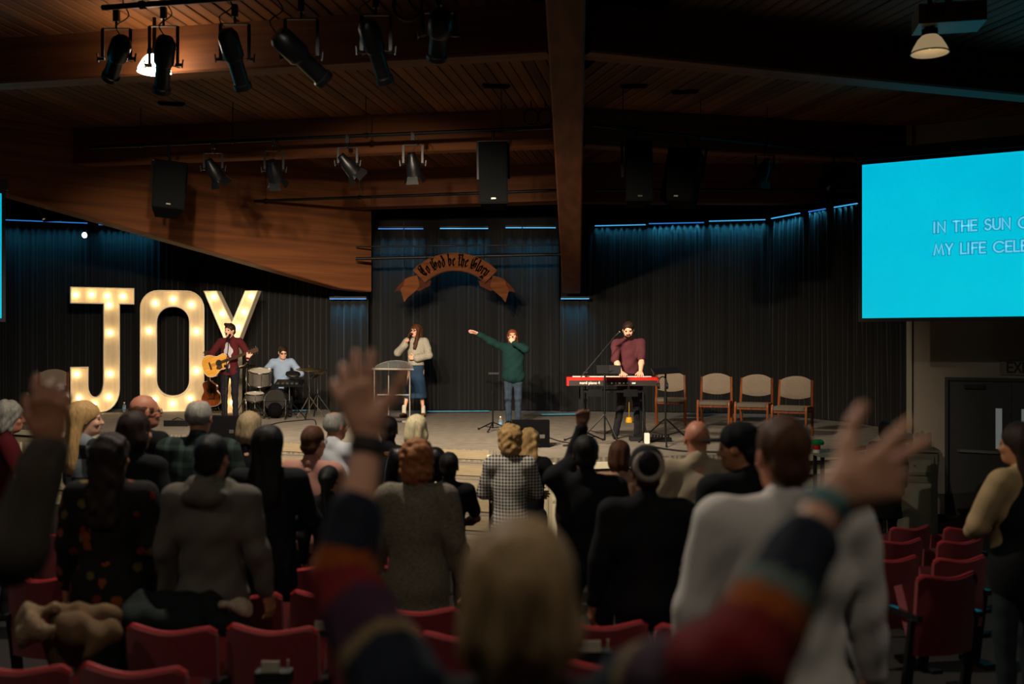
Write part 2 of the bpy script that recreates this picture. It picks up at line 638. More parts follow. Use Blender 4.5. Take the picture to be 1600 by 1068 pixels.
# slot vents between the boards
for px, py, ang in ((775, 132, -4), (990, 132, 3), (1070, 141, 4), (268, 160, -6)):
    Yv = FPX * (CEIL - CAMZ) / (HZ - py)
    t = thing('ceiling_vent', 'dark slot vent in the boarded ceiling %s' % {775: 'just left of the overhead girder', 990: 'close right of the overhead girder', 1070: 'farther right of the overhead girder', 268: 'above the hanging speaker at the far left'}[px], 'vent', (X(px, Yv), Yv, CEIL), rad(-ang * 2))
    MB().box((0, 0, -0.012), (0.36, 0.07, 0.05)).build('vent_frame', M_black, t)
    for k in (-1, 0, 1):
        MB().box((0, k * 0.018, -0.042), (0.32, 0.006, 0.012)).build('vent_slat', M_blackmetal, t)

# ---- walls
def wall(name, pts, z0, z1, th, m, label):
    mb = MB()
    for (x0, y0), (x1, y1) in zip(pts[:-1], pts[1:]):
        d = Vector((x1 - x0, y1 - y0, 0)); L = d.length; d.normalize()
        nrm = Vector((-d.y, d.x, 0))
        a = Vector((x0, y0, 0)); b = Vector((x1, y1, 0))
        vs = [a, b, b + nrm * th, a + nrm * th]
        vs = [v + Vector((0, 0, z0)) for v in vs] + [v + Vector((0, 0, z1)) for v in vs]
        mb.add(vs, [(3, 2, 1, 0), (4, 5, 6, 7), (0, 1, 5, 4), (1, 2, 6, 5), (2, 3, 7, 6), (3, 0, 4, 7)])
    return struct(name, mb, m, label=label)
wall('wall_back', [(-14.5, 18.6), (-10.6, 21.2), (-8.6, 22.1), (-3.9, 21.6), (-3.0, 21.5), (1.3, 21.2), (3.5, 21.0), (5.4, 20.4), (6.7, 17.4), (6.75, 15.75)], -0.3, 5.95, 0.2, M_darkwall, 'dark wall behind the stage curtains')
wall('wall_left', [(-16, -6), (-16, 18.6), (-14.5, 18.6)], -0.3, 5.95, 0.2, M_darkwall, 'dark side wall of the hall')
# right wall with a pair of doors
WD = Vector((0.86, -0.51, 0)).normalized()
W0 = Vector((6.22, 15.62, 0))
WN = Vector((-0.51, -0.86, 0)).normalized()      # faces the hall
FZ = floorz(14)
def wp(t, z, off=0.0):
    return W0 + WD * t + WN * off + Vector((0, 0, z))
D0, D1, DH = 0.58, 2.32, 2.07
mb = MB()
def wslab(t0, t1, z0, z1, th=0.2, mbx=None, off=0.0, mi=0):
    vs = [wp(t, z, o) for z in (z0, z1) for t, o in ((t0, off), (t1, off), (t1, off - th), (t0, off - th))]
    (mbx or mb).add(vs, [(3, 2, 1, 0), (4, 5, 6, 7), (0, 1, 5, 4), (1, 2, 6, 5), (2, 3, 7, 6), (3, 0, 4, 7)], mi)
wslab(0, D0, FZ, CEIL + 0.1); wslab(D0, D1, FZ + DH, CEIL + 0.1); wslab(D1, 9, FZ, CEIL + 0.1)
struct('wall_right', mb, M_plaster, label='dim grey plaster wall beside the stage')
mb = MB(); wslab(-0.02, 0.06, FZ, CEIL, 0.1, mb, 0.06); struct('trim_1', mb, M_sage, label='pale corner trim at the end of the curtain')
wall('wall_side', [(W0.x + WD.x * 9 + 0.15, W0.y + WD.y * 9), (W0.x + WD.x * 9 + 0.15, -6)], -0.3, 5.95, 0.2, M_darkwall, 'dark side wall of the hall at the right')
wall('wall_rear', [(16.2, -6), (-16.2, -6)], -0.3, 5.95, 0.2, M_darkwall, 'dark wall behind the seats')
M_door = mat('dark_door', '#2b2a27', 0.5, var=0.06)
M_frame = mat('door_frame_paint', '#1c1a18', 0.5, var=0.05)
fr = MB()
for a, b, z0, z1 in ((D0 - 0.05, D0, FZ, FZ + DH + 0.05), (D1, D1 + 0.05, FZ, FZ + DH + 0.05), (D0, D1, FZ + DH, FZ + DH + 0.05)):
    wslab(a, b, z0, z1, 0.1, fr, 0.03)
struct('trim_2', fr, M_frame, label='dark frame around the double door')
M_pane = emit('lit_door_pane', (0.42, 0.47, 0.45), 0.16)
for i, (a, b) in enumerate(((D0, (D0 + D1) / 2 - 0.004), ((D0 + D1) / 2 + 0.004, D1))):
    db = MB()
    e = b - 0.17 if i == 0 else a + 0.17       # narrow vision pane near the meeting stile
    pa, pb = e - 0.045, e + 0.045
    pz0, pz1 = FZ + 1.05, FZ + 1.66
    for q in ((a, pa, FZ + 0.01, FZ + DH), (pb, b, FZ + 0.01, FZ + DH), (pa, pb, FZ + 0.01, pz0), (pa, pb, pz1, FZ + DH)):
        wslab(q[0], q[1], q[2], q[3], 0.045, db, -0.02)
    d = struct('door_%d' % (i + 1), db, M_door, label='dark flush door leaf %s' % ('nearest the stage curtain' if i == 0 else 'farther from the stage curtain'))
    pm = MB(); wslab(pa, pb, pz0, pz1, 0.012, pm, -0.035); pm.build('pane', M_pane, d)
    hm = MB(); wslab(a + 0.12, b - 0.12, FZ + 0.98, FZ + 1.02, 0.02, hm, 0.035); wslab(a + 0.12, a + 0.17, FZ + 0.98, FZ + 1.02, 0.06, hm, 0.035); wslab(b - 0.17, b - 0.12, FZ + 0.98, FZ + 1.02, 0.06, hm, 0.035); hm.build('push_bar', M_steel, d)
    cm = MB(); wslab(a + 0.22, a + 0.5, FZ + DH - 0.12, FZ + DH - 0.06, 0.06, cm, 0.04); cm.build('door_closer', M_blackmetal, d)

# ---- stroke lettering (geometric sans), used on the sign and the screen
def arc(cx, cy, rx, ry, a0, a1, n=14):
    return [(cx + rx * math.cos(rad(a0 + (a1 - a0) * i / n)), cy + ry * math.sin(rad(a0 + (a1 - a0) * i / n))) for i in range(n + 1)]
SANS = {
    'I': (0.12, [[(0, 0), (0, 1)]]), 'N': (0.62, [[(0, 0), (0, 1), (0.62, 0), (0.62, 1)]]), 'T': (0.55, [[(0, 1), (0.55, 1)], [(0.275, 0), (0.275, 1)]]),
    'H': (0.6, [[(0, 0), (0, 1)], [(0.6, 0), (0.6, 1)], [(0, 0.5), (0.6, 0.5)]]), 'E': (0.46, [[(0.46, 0), (0, 0), (0, 1), (0.46, 1)], [(0, 0.52), (0.42, 0.52)]]),
    'S': (0.48, [arc(0.24, 0.76, 0.21, 0.24, 30, 250, 12) + arc(0.24, 0.26, 0.24, 0.26, 70, -150, 12)]),
    'U': (0.58, [[(0, 1), (0, 0.3)] + arc(0.29, 0.3, 0.29, 0.3, 180, 360, 12) + [(0.58, 1)]]), 'O': (0.92, [arc(0.46, 0.5, 0.46, 0.5, 0, 360, 28)]),
    'M': (0.84, [[(0, 0), (0.16, 1), (0.42, 0.15), (0.68, 1), (0.84, 0)]]), 'Y': (0.6, [[(0, 1), (0.3, 0.45), (0.6, 1)], [(0.3, 0.45), (0.3, 0)]]),
    'L': (0.42, [[(0, 1), (0, 0), (0.42, 0)]]), 'F': (0.44, [[(0, 0), (0, 1), (0.44, 1)], [(0, 0.52), (0.38, 0.52)]]),
    'C': (0.84, [arc(0.48, 0.5, 0.48, 0.5, 45, 315, 20)]), 'X': (0.58, [[(0, 0), (0.58, 1)], [(0, 1), (0.58, 0)]]), ' ': (0.3, []),
}
def stroke_text(text, h, w, fn, t0=0.0, t1=0.004, gap=0.2):
    """strokes as mitred ribbons of width w; fn(u, v, depth) -> point"""
    out = []; x = 0.0
    for ch in text:
        mb = MB()
        adv, strokes = SANS[ch]
        for st in strokes:
            pts = [Vector((x + a * h, b * h)) for a, b in st]
            closed = (pts[0] - pts[-1]).length < 1e-4
            L = []; n = len(pts)
            for i, p in enumerate(pts):
                if closed:
                    d0 = (p - pts[i - 1 if i else n - 2]); d1 = (pts[i + 1 if i < n - 1 else 1] - p)
                else:
                    d1 = pts[min(i + 1, n - 1)] - p if i < n - 1 else p - pts[i - 1]
                    d0 = p - pts[i - 1] if i else d1
                d0.normalize(); d1.normalize()
                n0 = Vector((-d0.y, d0.x)); n1 = Vector((-d1.y, d1.x))
                m = (n0 + n1); m = m.normalized() if m.length > 1e-3 else n0
                k = 1 / max(0.45, m.dot(n0))
                e = Vector((0, 0))
                if not closed and i == 0: e = -d1 * (w * 0.5)
                if not closed and i == n - 1: e = d0 * (w * 0.5)
                L.append((p + e + m * (w / 2 * k), p + e - m * (w / 2 * k)))
            for (a, b), (c, d) in zip(L[:-1], L[1:]):
                vs = [fn(q.x, q.y, t) for t in (t0, t1) for q in (a, b, d, c)]
                mb.add(vs, [(3, 2, 1, 0), (4, 5, 6, 7), (0, 1, 5, 4), (1, 2, 6, 5), (2, 3, 7, 6), (3, 0, 4, 7)])
        if strokes:
            out.append(mb)
        x += (adv + gap) * h
    return out

# exit sign above the door
M_signplate = mat('exit_plate', '#6b6252', 0.6, var=0.05)
sg = thing('exit_sign', 'unlit beige exit sign with dark letters above the double door', 'sign', wp(1.72, FZ + DH + 0.21, 0.0))
def sfn(u, v, d):
    return WD * u + WN * d + Vector((0, 0, v))
pl = MB(); vs = [sfn(u, v, d) for v in (-0.11, 0.11) for u, d in ((-0.43, 0.05), (0.27, 0.05), (0.27, 0.0), (-0.43, 0.0))]
pl.add(vs, [(3, 2, 1, 0), (4, 5, 6, 7), (0, 1, 5, 4), (1, 2, 6, 5), (2, 3, 7, 6), (3, 0, 4, 7)]); pl.build('plate', M_signplate, sg)
for tx in stroke_text('EXIT', 0.14, 0.026, lambda u, v, d: sfn(u - 0.32, v - 0.07, 0.05 + d), 0, 0.006, 0.22):
    tx.build('letter', M_black, sg)

# ---- stage deck, fascia, steps
M_carpet, nt, b, tc = nodes_of('stage_carpet', 0.95)
mp = nt.nodes.new('ShaderNodeMapping'); nt.links.new(tc.outputs['Object'], mp.inputs[0])
sx = nt.nodes.new('ShaderNodeSeparateXYZ'); nt.links.new(mp.outputs[0], sx.inputs[0])
zig = mathn(nt, 'PINGPONG', mathn(nt, 'MULTIPLY', sx.outputs[0], 1.0), 0.09)
st = mathn(nt, 'SINE', mathn(nt, 'MULTIPLY', mathn(nt, 'ADD', sx.outputs[1], zig), 75.0))
nz = nt.nodes.new('ShaderNodeTexNoise'); nz.inputs['Scale'].default_value = 5; nz.inputs['Detail'].default_value = 6
nt.links.new(tc.outputs['Object'], nz.inputs['Vector'])
f = mathn(nt, 'ADD', mathn(nt, 'MULTIPLY', st, 0.22), nz.outputs['Fac'])
nt.links.new(mixc(nt, f, rgb('#49433a'), rgb('#837b6e')), b.inputs['Base Color'])
bp = nt.nodes.new('ShaderNodeBump'); bp.inputs['Strength'].default_value = 0.4; bp.inputs['Distance'].default_value = 0.01
nt.links.new(st, bp.inputs['Height']); nt.links.new(bp.outputs[0], b.inputs['Normal'])
EDGE = [(-12.6, 18.4), (-9.0, 17.2), (-6.0, 15.6), (-4.2, 14.95), (-3.3, 14.1), (-0.3, 13.05), (0.42, 12.15), (2.7, 12.55), (4.6, 13.4), (6.15, 14.95)]
BACK = [(6.2, 15.7), (6.45, 17.4), (5.3, 20.2), (3.5, 20.9), (1.2, 21.1), (-3.0, 21.4), (-8.6, 22.0), (-10.6, 21.1), (-13.8, 19.0)]
stage = thing('stage_platform', 'raised stage with grey herringbone carpet and pale panelled front', 'stage', (0, 0, 0))
mb = MB()
mb.prism(EDGE + BACK, 0, 0.16, fn=lambda v: Vector((v.x, v.z, STAGE - 0.16 + v.y)))
mb.build('deck', M_carpet, stage)
M_fascia = mat('fascia_paint', '#a59c82', 0.6, var=0.06, scale=3)
M_mould = mat('moulding_paint', '#d0c8ad', 0.5, var=0.04)
def seg_box(mbx, a, b, z0, z1, off0, off1):
    a = Vector((a[0], a[1], 0)); b = Vector((b[0], b[1], 0))
    d = (b - a).normalized(); nn = Vector((d.y, -d.x, 0))
    if nn.y > 0 and abs(nn.y) > 0.3: nn = -nn
    vs = [p + nn * o + Vector((0, 0, z)) for z in (z0, z1) for p, o in ((a, off1), (b, off1), (b, off0), (a, off0))]
    mbx.add(vs, [(3, 2, 1, 0), (4, 5, 6, 7), (0, 1, 5, 4), (1, 2, 6, 5), (2, 3, 7, 6), (3, 0, 4, 7)])
for (a, b) in zip(EDGE[:-1], EDGE[1:]):
    if a == (-3.3, 14.1):
        continue
    A = Vector(a); B = Vector(b); L = (B - A).length
    m = MB(); seg_box(m, a, b, -0.3, STAGE - 0.17, -0.12, -0.02); m.build('fascia_board', M_fascia, stage)
    m = MB(); seg_box(m, a, b, STAGE - 0.14, STAGE - 0.06, -0.01, 0.035); m.build('edge_moulding', M_mould, stage)
    m = MB(); seg_box(m, a, b, -0.26, -0.1, -0.03, 0.02); m.build('plinth', M_mould, stage)
    n = max(1, round(L / 0.95))
    for i in range(n):
        p = A.lerp(B, (i + 0.07) / n); q = A.lerp(B, (i + 0.93) / n)
        m = MB()
        e = (q - p).normalized() * 0.05
        for s0, s1, z0, z1 in ((p, q, 0.68, 0.73), (p, q, 0.0, 0.05), (p, p + e, 0.05, 0.68), (q - e, q, 0.05, 0.68), (p, q, 0.44, 0.48)):
            seg_box(m, s0, s1, z0, z1, -0.03, 0.012)
        m.build('fascia_panel', M_mould, stage)
M_tread = mat('step_carpet', '#6b6356', 0.95, var=0.15, scale=80, bump=0.2, bscale=200)
M_riser = mat('step_oak', '#82755c', 0.6, var=0.12, scale=4, stretch=(1, 1, 12))
steps = thing('stage_steps', 'flight of wide pale steps leading up to the stage', 'steps', (0, 0, 0))
sa = Vector((-3.3, 14.1)); sb = Vector((-0.3, 13.05))
sn = Vector((0.02, -1.0)).normalized()
NST = 7; RH = (STAGE - floorz(12)) / NST
for i in range(NST):
    z1 = STAGE - i * RH
    o0 = 0.30 * i - (0.0 if i else 0.0)
    m = MB()
    p = sa + sn * (o0 - 0.3); q = sb + sn * (o0 - 0.3); r = sb + sn * o0; t_ = sa + sn * o0
    if i:
        m.add([(v.x, v.y, z) for z in (z1 - RH, z1 - 0.004) for v in (p, q, r, t_)], [(3, 2, 1, 0), (4, 5, 6, 7), (0, 1, 5, 4), (1, 2, 6, 5), (2, 3, 7, 6), (3, 0, 4, 7)])
        m.build('tread', M_tread, steps)
    m = MB()
    r0 = r + sn * 0.012; t0 = t_ + sn * 0.012
    m.add([(v.x, v.y, z) for z in (z1 - 0.125, z1 + (0.002 if i else -0.01)) for v in (t_, r, r0, t0)], [(3, 2, 1, 0), (4, 5, 6, 7), (0, 1, 5, 4), (1, 2, 6, 5), (2, 3, 7, 6), (3, 0, 4, 7)])
    m.build('riser_board', M_riser, steps)
    m = MB()
    m.add([(v.x, v.y, z) for z in (z1 - RH, z1 - 0.125) for v in (t_ - sn * 0.05, r - sn * 0.05, r - sn * 0.002, t_ - sn * 0.002)], [(3, 2, 1, 0), (4, 5, 6, 7), (0, 1, 5, 4), (1, 2, 6, 5), (2, 3, 7, 6), (3, 0, 4, 7)])
    m.build('riser_recess', M_tread, steps)

# ---- black pleated curtains
M_curt, nt, b, tc = nodes_of('black_velour', 0.85)
nz = nt.nodes.new('ShaderNodeTexNoise'); nz.inputs['Scale'].default_value = 1.2; nz.inputs['Detail'].default_value = 4
nt.links.new(tc.outputs['Object'], nz.inputs['Vector'])
nt.links.new(mixc(nt, nz.outputs['Fac'], rgb('#141413'), rgb('#1d1c1a')), b.inputs['Base Color'])
b.inputs['Sheen Weight'].default_value = 0.15
b.inputs['Specular IOR Level'].default_value = 0.15
def curtain(label, a, b, z0, z1, fold=0.13, amp=0.045, seed=0, sw=0.0):
    rnd = random.Random(seed)
    a = Vector((a[0], a[1], 0)); b = Vector((b[0], b[1], 0))
    L = (b - a).length; d = (b - a).normalized(); nn = Vector((d.y, -d.x, 0))
    n = int(L / 0.022); rows = 9
    ph = [rnd.uniform(-0.9, 0.9) for _ in range(int(L / fold) + 3)]
    mb = MB(); vs = []
    for r in range(rows + 1):
        fz = r / rows; z = z1 + (z0 - z1) * fz
        for i in range(n + 1):
            u = L * i / n
            k = u / fold; j = int(k); t = k - j
            p = ph[j] * (1 - t) + ph[j + 1] * t
            am = amp * (0.75 + 0.35 * fz) * (1 + 0.4 * math.sin(j * 2.3 + seed))
            off = am * math.sin(2 * PI * k + p * 1.6 + 0.5 * math.sin(2.2 * fz + j))
            w = 0.02 * math.sin(1.7 * u + 3 * fz + seed) + sw * fz * fz
            vs.append(a + d * u + nn * (off + w) + Vector((0, 0, z)))
    fs = [(r * (n + 1) + i, r * (n + 1) + i + 1, (r + 1) * (n + 1) + i + 1, (r + 1) * (n + 1) + i) for r in range(rows) for i in range(n)]
    mb.add(vs, fs)
    o = mb.build('stage_curtain', M_curt, None, 'all', recalc=False)
    return tag(o, label, 'curtain', 'black stage curtains')
CZ = STAGE + 0.015
curtain('black pleated curtain at the far left, behind the empty chair', (-12.8, 19.3), (-10.0, 20.75), CZ, 4.9, seed=1)
curtain('black pleated curtain behind the lit letter J', (-10.0, 20.75), (-7.6, 21.5), CZ, 4.9, seed=2)
curtain('black pleated curtain behind the lit letter O', (-7.6, 21.5), (-5.6, 21.35), CZ, 4.9, seed=3)
curtain('black pleated curtain behind the drum kit', (-5.6, 21.3), (-3.72, 21.0), CZ, 4.6, seed=4)
curtain('narrow black curtain on the column under the deep girder', (-3.72, 20.35), (-2.94, 20.35), CZ, 3.28, fold=0.16, seed=5)
curtain('black curtain in the recess behind the woman in the denim skirt', (-2.9, 20.75), (-0.9, 20.7), CZ, 4.74, fold=0.2, amp=0.05, seed=6)
curtain('black curtain in the recess behind the woman in the teal blouse', (-0.92, 20.7), (0.98, 20.65), CZ, 4.74, fold=0.2, amp=0.05, seed=7)
curtain('narrow black curtain on the column under the overhead girder', (0.98, 20.35), (1.56, 20.35), CZ, 3.28, fold=0.15, seed=8)
curtain('black pleated curtain behind the keyboard player', (1.56, 20.45), (3.45, 20.1), CZ, 4.82, seed=9)
curtain('black pleated curtain behind the middle pair of stage chairs', (3.45, 20.1), (5.05, 19.75), CZ, 4.82, seed=10)
curtain('black pleated curtain turning the corner behind the last stage chair', (5.05, 19.75), (6.02, 17.4), CZ, 4.82, seed=11)
curtain('black curtain at the end of the stage beside the plaster wall', (6.02, 17.4), (6.28, 15.75), CZ, 4.82, seed=12)
# dark columns behind the narrow curtains
for nm, x0, x1, lab in (('column_1', -3.66, -3.0, 'dark column carrying the deep girder'), ('column_2', 1.02, 1.52, 'dark column carrying the overhead girder')):
    struct(nm, MB().box(((x0 + x1) / 2, 20.75, (STAGE + 3.4) / 2 + 0.5), (x1 - x0, 0.55, 3.4 - STAGE + 0.0)), M_darkwall, label=lab)

# ---- blue LED bars above the curtains
M_led = emit('blue_led', (0.03, 0.22, 0.72), 0.8)
M_led2 = emit('cyan_led', (0.06, 0.40, 0.78), 1.0)
def led(label, a, b, z, m=None, off=0.10, power=1.0, col=(0.05, 0.48, 0.85)):
    a = Vector((a[0], a[1], z)); b = Vector((b[0], b[1], z))
    d = (b - a).normalized(); L = (b - a).length
    nn = Vector((d.y, -d.x, 0))
    a += nn * off; b += nn * off
    c = (a + b) / 2
    t = thing('led_bar', label, 'light', c, 0, 'blue LED bars over the curtains')
    MB().bar(a - c + Vector((0, 0, 0.03)), b - c + Vector((0, 0, 0.03)), 0.05, 0.03).build('housing', M_black, t)
    MB().bar(a - c, b - c, 0.03, 0.016).build('diffuser', m or M_led, t)
    o = add_light('led_light', 'AREA', c + Vector((0, 0, -0.025)), LED_POWER * L * power, col, None, None, L, size_y=0.03)
    o.rotation_euler = (Matrix.Rotation(math.atan2(d.y, d.x), 3, 'Z') @ Matrix.Rotation(rad(24), 3, 'X')).to_euler()   # tipped towards the cloth
    o.parent = t; o.location = (0, 0, -0.025)
    o.data.spread = rad(80)
    return t
def lpx(px, Y): return (X(px, Y), Y)
led('blue light bar over the curtain at the far left edge', (-11.0, 20.2), (-8.95, 21.0), 4.92, power=0.7)
led('blue light bar over the curtain above the letter J', (-8.75, 21.1), (-7.7, 21.42), 4.90, power=0.7)
led('blue light bar under the end of the deep girder', (-3.70, 20.3), (-2.96, 20.3), 3.30, power=0.8)
led('blue light bar over the recess, nearest the deep girder', lpx(592, 20.55), lpx(662, 20.55), 4.75, power=0.9)
led('blue light bar over the recess above the wooden ribbon sign', lpx(688, 20.5), lpx(763, 20.5), 4.75, M_led2, power=0.9)
led('blue light bar over the recess, nearest the overhead girder', lpx(790, 20.45), lpx(868, 20.45), 4.76, M_led2, power=0.9)
led('blue light bar under the end of the overhead girder', lpx(876, 20.25), lpx(920, 20.25), 3.30, M_led2, power=0.8)
led('blue light bar over the curtain just right of the overhead girder', lpx(930, 20.4), lpx(1009, 20.2), 4.80, M_led2, off=0.035, power=0.5)
led('blue light bar over the curtain behind the keyboard player', lpx(1014, 20.2), lpx(1100, 20.0), 4.82, off=0.035, power=1.1)
led('blue light bar over the curtain behind the first pair of stage chairs', lpx(1108, 19.95), lpx(1196, 19.7), 4.84, M_led2, off=0.035, power=1.1)
led('blue light bar over the curtain where it starts to turn', lpx(1208, 19.5), lpx(1252, 18.7), 4.84, M_led2, off=0.035, power=1.0)
led('blue light bar over the curtain in the middle of its turn', lpx(1266, 18.5), lpx(1292, 18.1), 4.84, off=0.035, power=0.8)
led('blue light bar over the curtain beside the projection screen', lpx(1306, 17.9), lpx(1342, 17.4), 4.84, M_led2, off=0.035, power=0.8)

M_floorpool = emit('floor_blue_pool', (0.03, 0.28, 0.42), 0.7)  # blue light falling on the deck, drawn as dim glowing strips
for x0, x1, py, lab in ((455, 482, 641.5, 'painted pool of blue light on the stage floor near the drum kit'), (668, 764, 645.0, 'painted pool of blue light along the curtain foot left of the teal singer'), (846, 906, 650.0, 'painted pool of blue light along the curtain foot right of the teal singer')):
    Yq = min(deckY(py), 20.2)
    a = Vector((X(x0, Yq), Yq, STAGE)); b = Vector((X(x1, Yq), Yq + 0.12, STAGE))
    t = thing('floor_light_pool', lab, 'light', a)
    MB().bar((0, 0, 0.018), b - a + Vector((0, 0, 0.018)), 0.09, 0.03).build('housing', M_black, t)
    MB().bar((0, 0, 0.036), b - a + Vector((0, 0, 0.036)), 0.08, 0.006).build('diffuser', M_floorpool, t)  # glowing top stands for lit floor, not a lamp

# ---- projection screens
M_scr, nt, b, tc = nodes_of('projected_cyan', 0.9)
nz = nt.nodes.new('ShaderNodeTexNoise'); nz.inputs['Scale'].default_value = 0.7; nz.inputs['Detail'].default_value = 2
nt.links.new(tc.outputs['Object'], nz.inputs['Vector'])
c = mixc(nt, nz.outputs['Fac'], rgb('#00acd2'), rgb('#00ccdf'))
b.inputs['Base Color'].default_value = (0.02, 0.02, 0.02, 1)
nt.links.new(c, b.inputs['Emission Color'])
b.inputs['Emission Strength'].default_value = SCREEN_GAIN
M_ltr = emit('lyric_blue', rgb('#63c9e6'), SCREEN_GAIN)
M_lto = emit('lyric_outline', rgb('#0a86a8'), SCREEN_GAIN)
M_lip = mat('screen_border', '#1d2022', 0.6, var=0.05)
def screen(label, origin, d, w, h, text=None):
    """origin: lower corner, d: direction of the lower edge, image faces the hall"""
    d = Vector(d).normalized(); nn = Vector((d.y, -d.x, 0))
    if nn.y > 0: nn = -nn
    t = thing('projection_screen', label, 'screen', origin, 0)
    fn = lambda u, v, k: d * u + nn * k + Vector((0, 0, v))
    def slab(u0, u1, v0, v1, k0, k1, name, m):
        mb = MB(); vs = [fn(u, v, k) for v in (v0, v1) for u, k in ((u0, k1), (u1, k1), (u1, k0), (u0, k0))]
        mb.add(vs, [(3, 2, 1, 0), (4, 5, 6, 7), (0, 1, 5, 4), (1, 2, 6, 5), (2, 3, 7, 6), (3, 0, 4, 7)])
        return mb.build(name, m, t)
    slab(0, w, 0, h, 0.024, 0.03, 'image_panel', M_scr)
    slab(-0.03, w + 0.03, -0.03, h + 0.03, -0.015, 0.023, 'backing', M_lip)
    for q in ((-0.05, 0, -0.05, h + 0.05), (w, w + 0.05, -0.05, h + 0.05), (0, w, -0.05, 0), (0, w, h, h + 0.05)):
        slab(*q, -0.02, 0.045, 'border', M_lip)
    slab(-0.08, w + 0.08, h + 0.05, h + 0.2, -0.03, 0.09, 'roller_case', M_lip)
    if text:
        for line, (u0, v0, hh) in text:
            big = stroke_text(line, hh, hh * 0.36, lambda u, v, k: fn(u0 + u, v0 + v, 0.03 + k), 0, 0.002, 0.24)
            small = stroke_text(line, hh, hh * 0.17, lambda u, v, k: fn(u0 + u, v0 + v, 0.032 + k), 0, 0.002, 0.24)
            for m1, m2 in zip(big, small):
                o1 = m1.build('letter_outline', M_lto, t)
                m2.build('letter', M_ltr, o1)
    return t
YS = 14.0
sh = Z(258, YS) - Z(497, YS)
screen('big glowing cyan projection screen with song lyrics', (X(1348, YS), YS, Z(497, YS)), (0.862, -0.507, 0), 3.9, sh,
       [('IN THE SUN O', (0.94, sh * 0.535, 0.135)), ('MY LIFE CELE', (0.94, sh * 0.395, 0.135))])
ls = screen('glowing cyan projection screen cut off at the picture edge, far left', (X(2, 14.0) - 3.9 * 0.862, 14.0 - 3.9 * 0.507, Z(497, 14)), (0.862, 0.507, 0), 3.9, 1.75)
# ================================================================ RIGGING OVERHEAD
M_pipe = mat('black_pipe', '#141414', 0.45, 0.4, var=0.1)
def pipe(name, label, a, b, r=0.026, drops=()):
    a = Vector(a); b = Vector(b)
    t = thing(name, label, 'pipe', a)
    MB().cyl((0, 0, 0), b - a, r, n=10).build('tube', M_pipe, t, True)
    for u in drops:
        p = (b - a) * u
        MB().cyl(p, p + Vector((0, 0, CEIL - a.z)), 0.006, n=5).build('hanger_rod', M_pipe, t)
        MB().cyl(p - (b - a).normalized() * 0.025, p + (b - a).normalized() * 0.025, 0.04, n=8).build('hanger_clamp', M_pipe, t)
    return t
pipe('lighting_bar', 'black lighting bar close overhead carrying the long spotlights', P(160, 12, 9.1), (0.2, 8.3, Z(12, 9.1)), drops=(0.1, 0.5, 0.9))
BARL = (P(140, 230, 14.5), P(862, 199, 13.2)); BARR = (P(926, 195, 13.05), P(1345, 242, 15.0))
def on_bar(px):
    a, b = BARL if px < 893 else BARR
    k = (px - 800) / FPX
    u = (k * a.y - a.x) / ((b.x - a.x) - k * (b.y - a.y))
    return a + (b - a) * u
pipe('lighting_bar', 'black lighting bar left of the girder over the stage front', *BARL, drops=(0.12, 0.33, 0.62, 0.9))
pipe('lighting_bar', 'black lighting bar right of the girder over the stage front', *BARR, drops=(0.1, 0.37, 0.62, 0.92))
pipe('lighting_bar', 'rear black bar left of the girder, nearer the curtains', P(368, 315, 18.2), P(872, 297, 17.0), drops=(0.1, 0.4, 0.8))
pipe('lighting_bar', 'rear black bar right of the girder, nearer the curtains', P(928, 297, 17.0), P(1345, 296, 16.7), drops=(0.2, 0.7))
pipe('sign_bar', 'dark bar across the recess that holds the wooden ribbon sign', P(556, 404, 19.3), P(880, 397, 19.2), 0.03)
pipe('sign_bar', 'thin upper bar across the recess above the wooden sign', P(556, 385, 19.5), P(880, 382, 19.4), 0.015)
pipe('conduit', 'thin pale vertical rod hanging in the recess left of the ribbon sign', P(631, 345, 19.9), P(631, 440, 19.9), 0.01)
pipe('conduit', 'thin pale vertical rod hanging in the recess right of the ribbon sign', P(816, 345, 19.9), P(816, 462, 19.9), 0.01)
M_lens = mat('lens_glass', '#5a5a55', 0.08, 0.0, var=0.0, spec=0.9)
def yoke(t, hang, c, w, arm_lo):
    """clamp on the bar, U-shaped yoke down to the lamp body; coordinates relative to t"""
    hang = Vector(hang); c = Vector(c)
    m = MB(); m.box(hang + Vector((0, 0, -0.04)), (0.05, 0.05, 0.11)); m.cyl(hang + Vector((0, 0, -0.09)), hang + Vector((0, 0, -0.16)), 0.012, n=6); m.build('clamp', M_blackmetal, t)
    top = hang + Vector((0, 0, -0.16))
    m = MB()
    m.bar(top + Vector((-w / 2, 0, 0)), top + Vector((w / 2, 0, 0)), 0.03, 0.008)
    for s in (-1, 1):
        m.bar(top + Vector((s * w / 2, 0, 0)), c + Vector((s * w / 2, 0, arm_lo)), 0.03, 0.008, up=(0, 1, 0))
    m.build('yoke', M_blackmetal, t)
    for s in (-1, 1):
        m = MB(); m.cyl(c + Vector((s * (w / 2 - 0.02), 0, arm_lo)), c + Vector((s * (w / 2 + 0.04), 0, arm_lo)), 0.016, n=6); m.bar(c + Vector((s * (w / 2 + 0.04), 0, arm_lo - 0.03)), c + Vector((s * (w / 2 + 0.05), 0.0, arm_lo + 0.05)), 0.012); m.build('tilt_knob', M_blackmetal, t)
def cable(name_parent, pts, r=0.006):
    MB().tube(smooth_path(pts), r, 5).build('cable', M_black, name_parent, True)
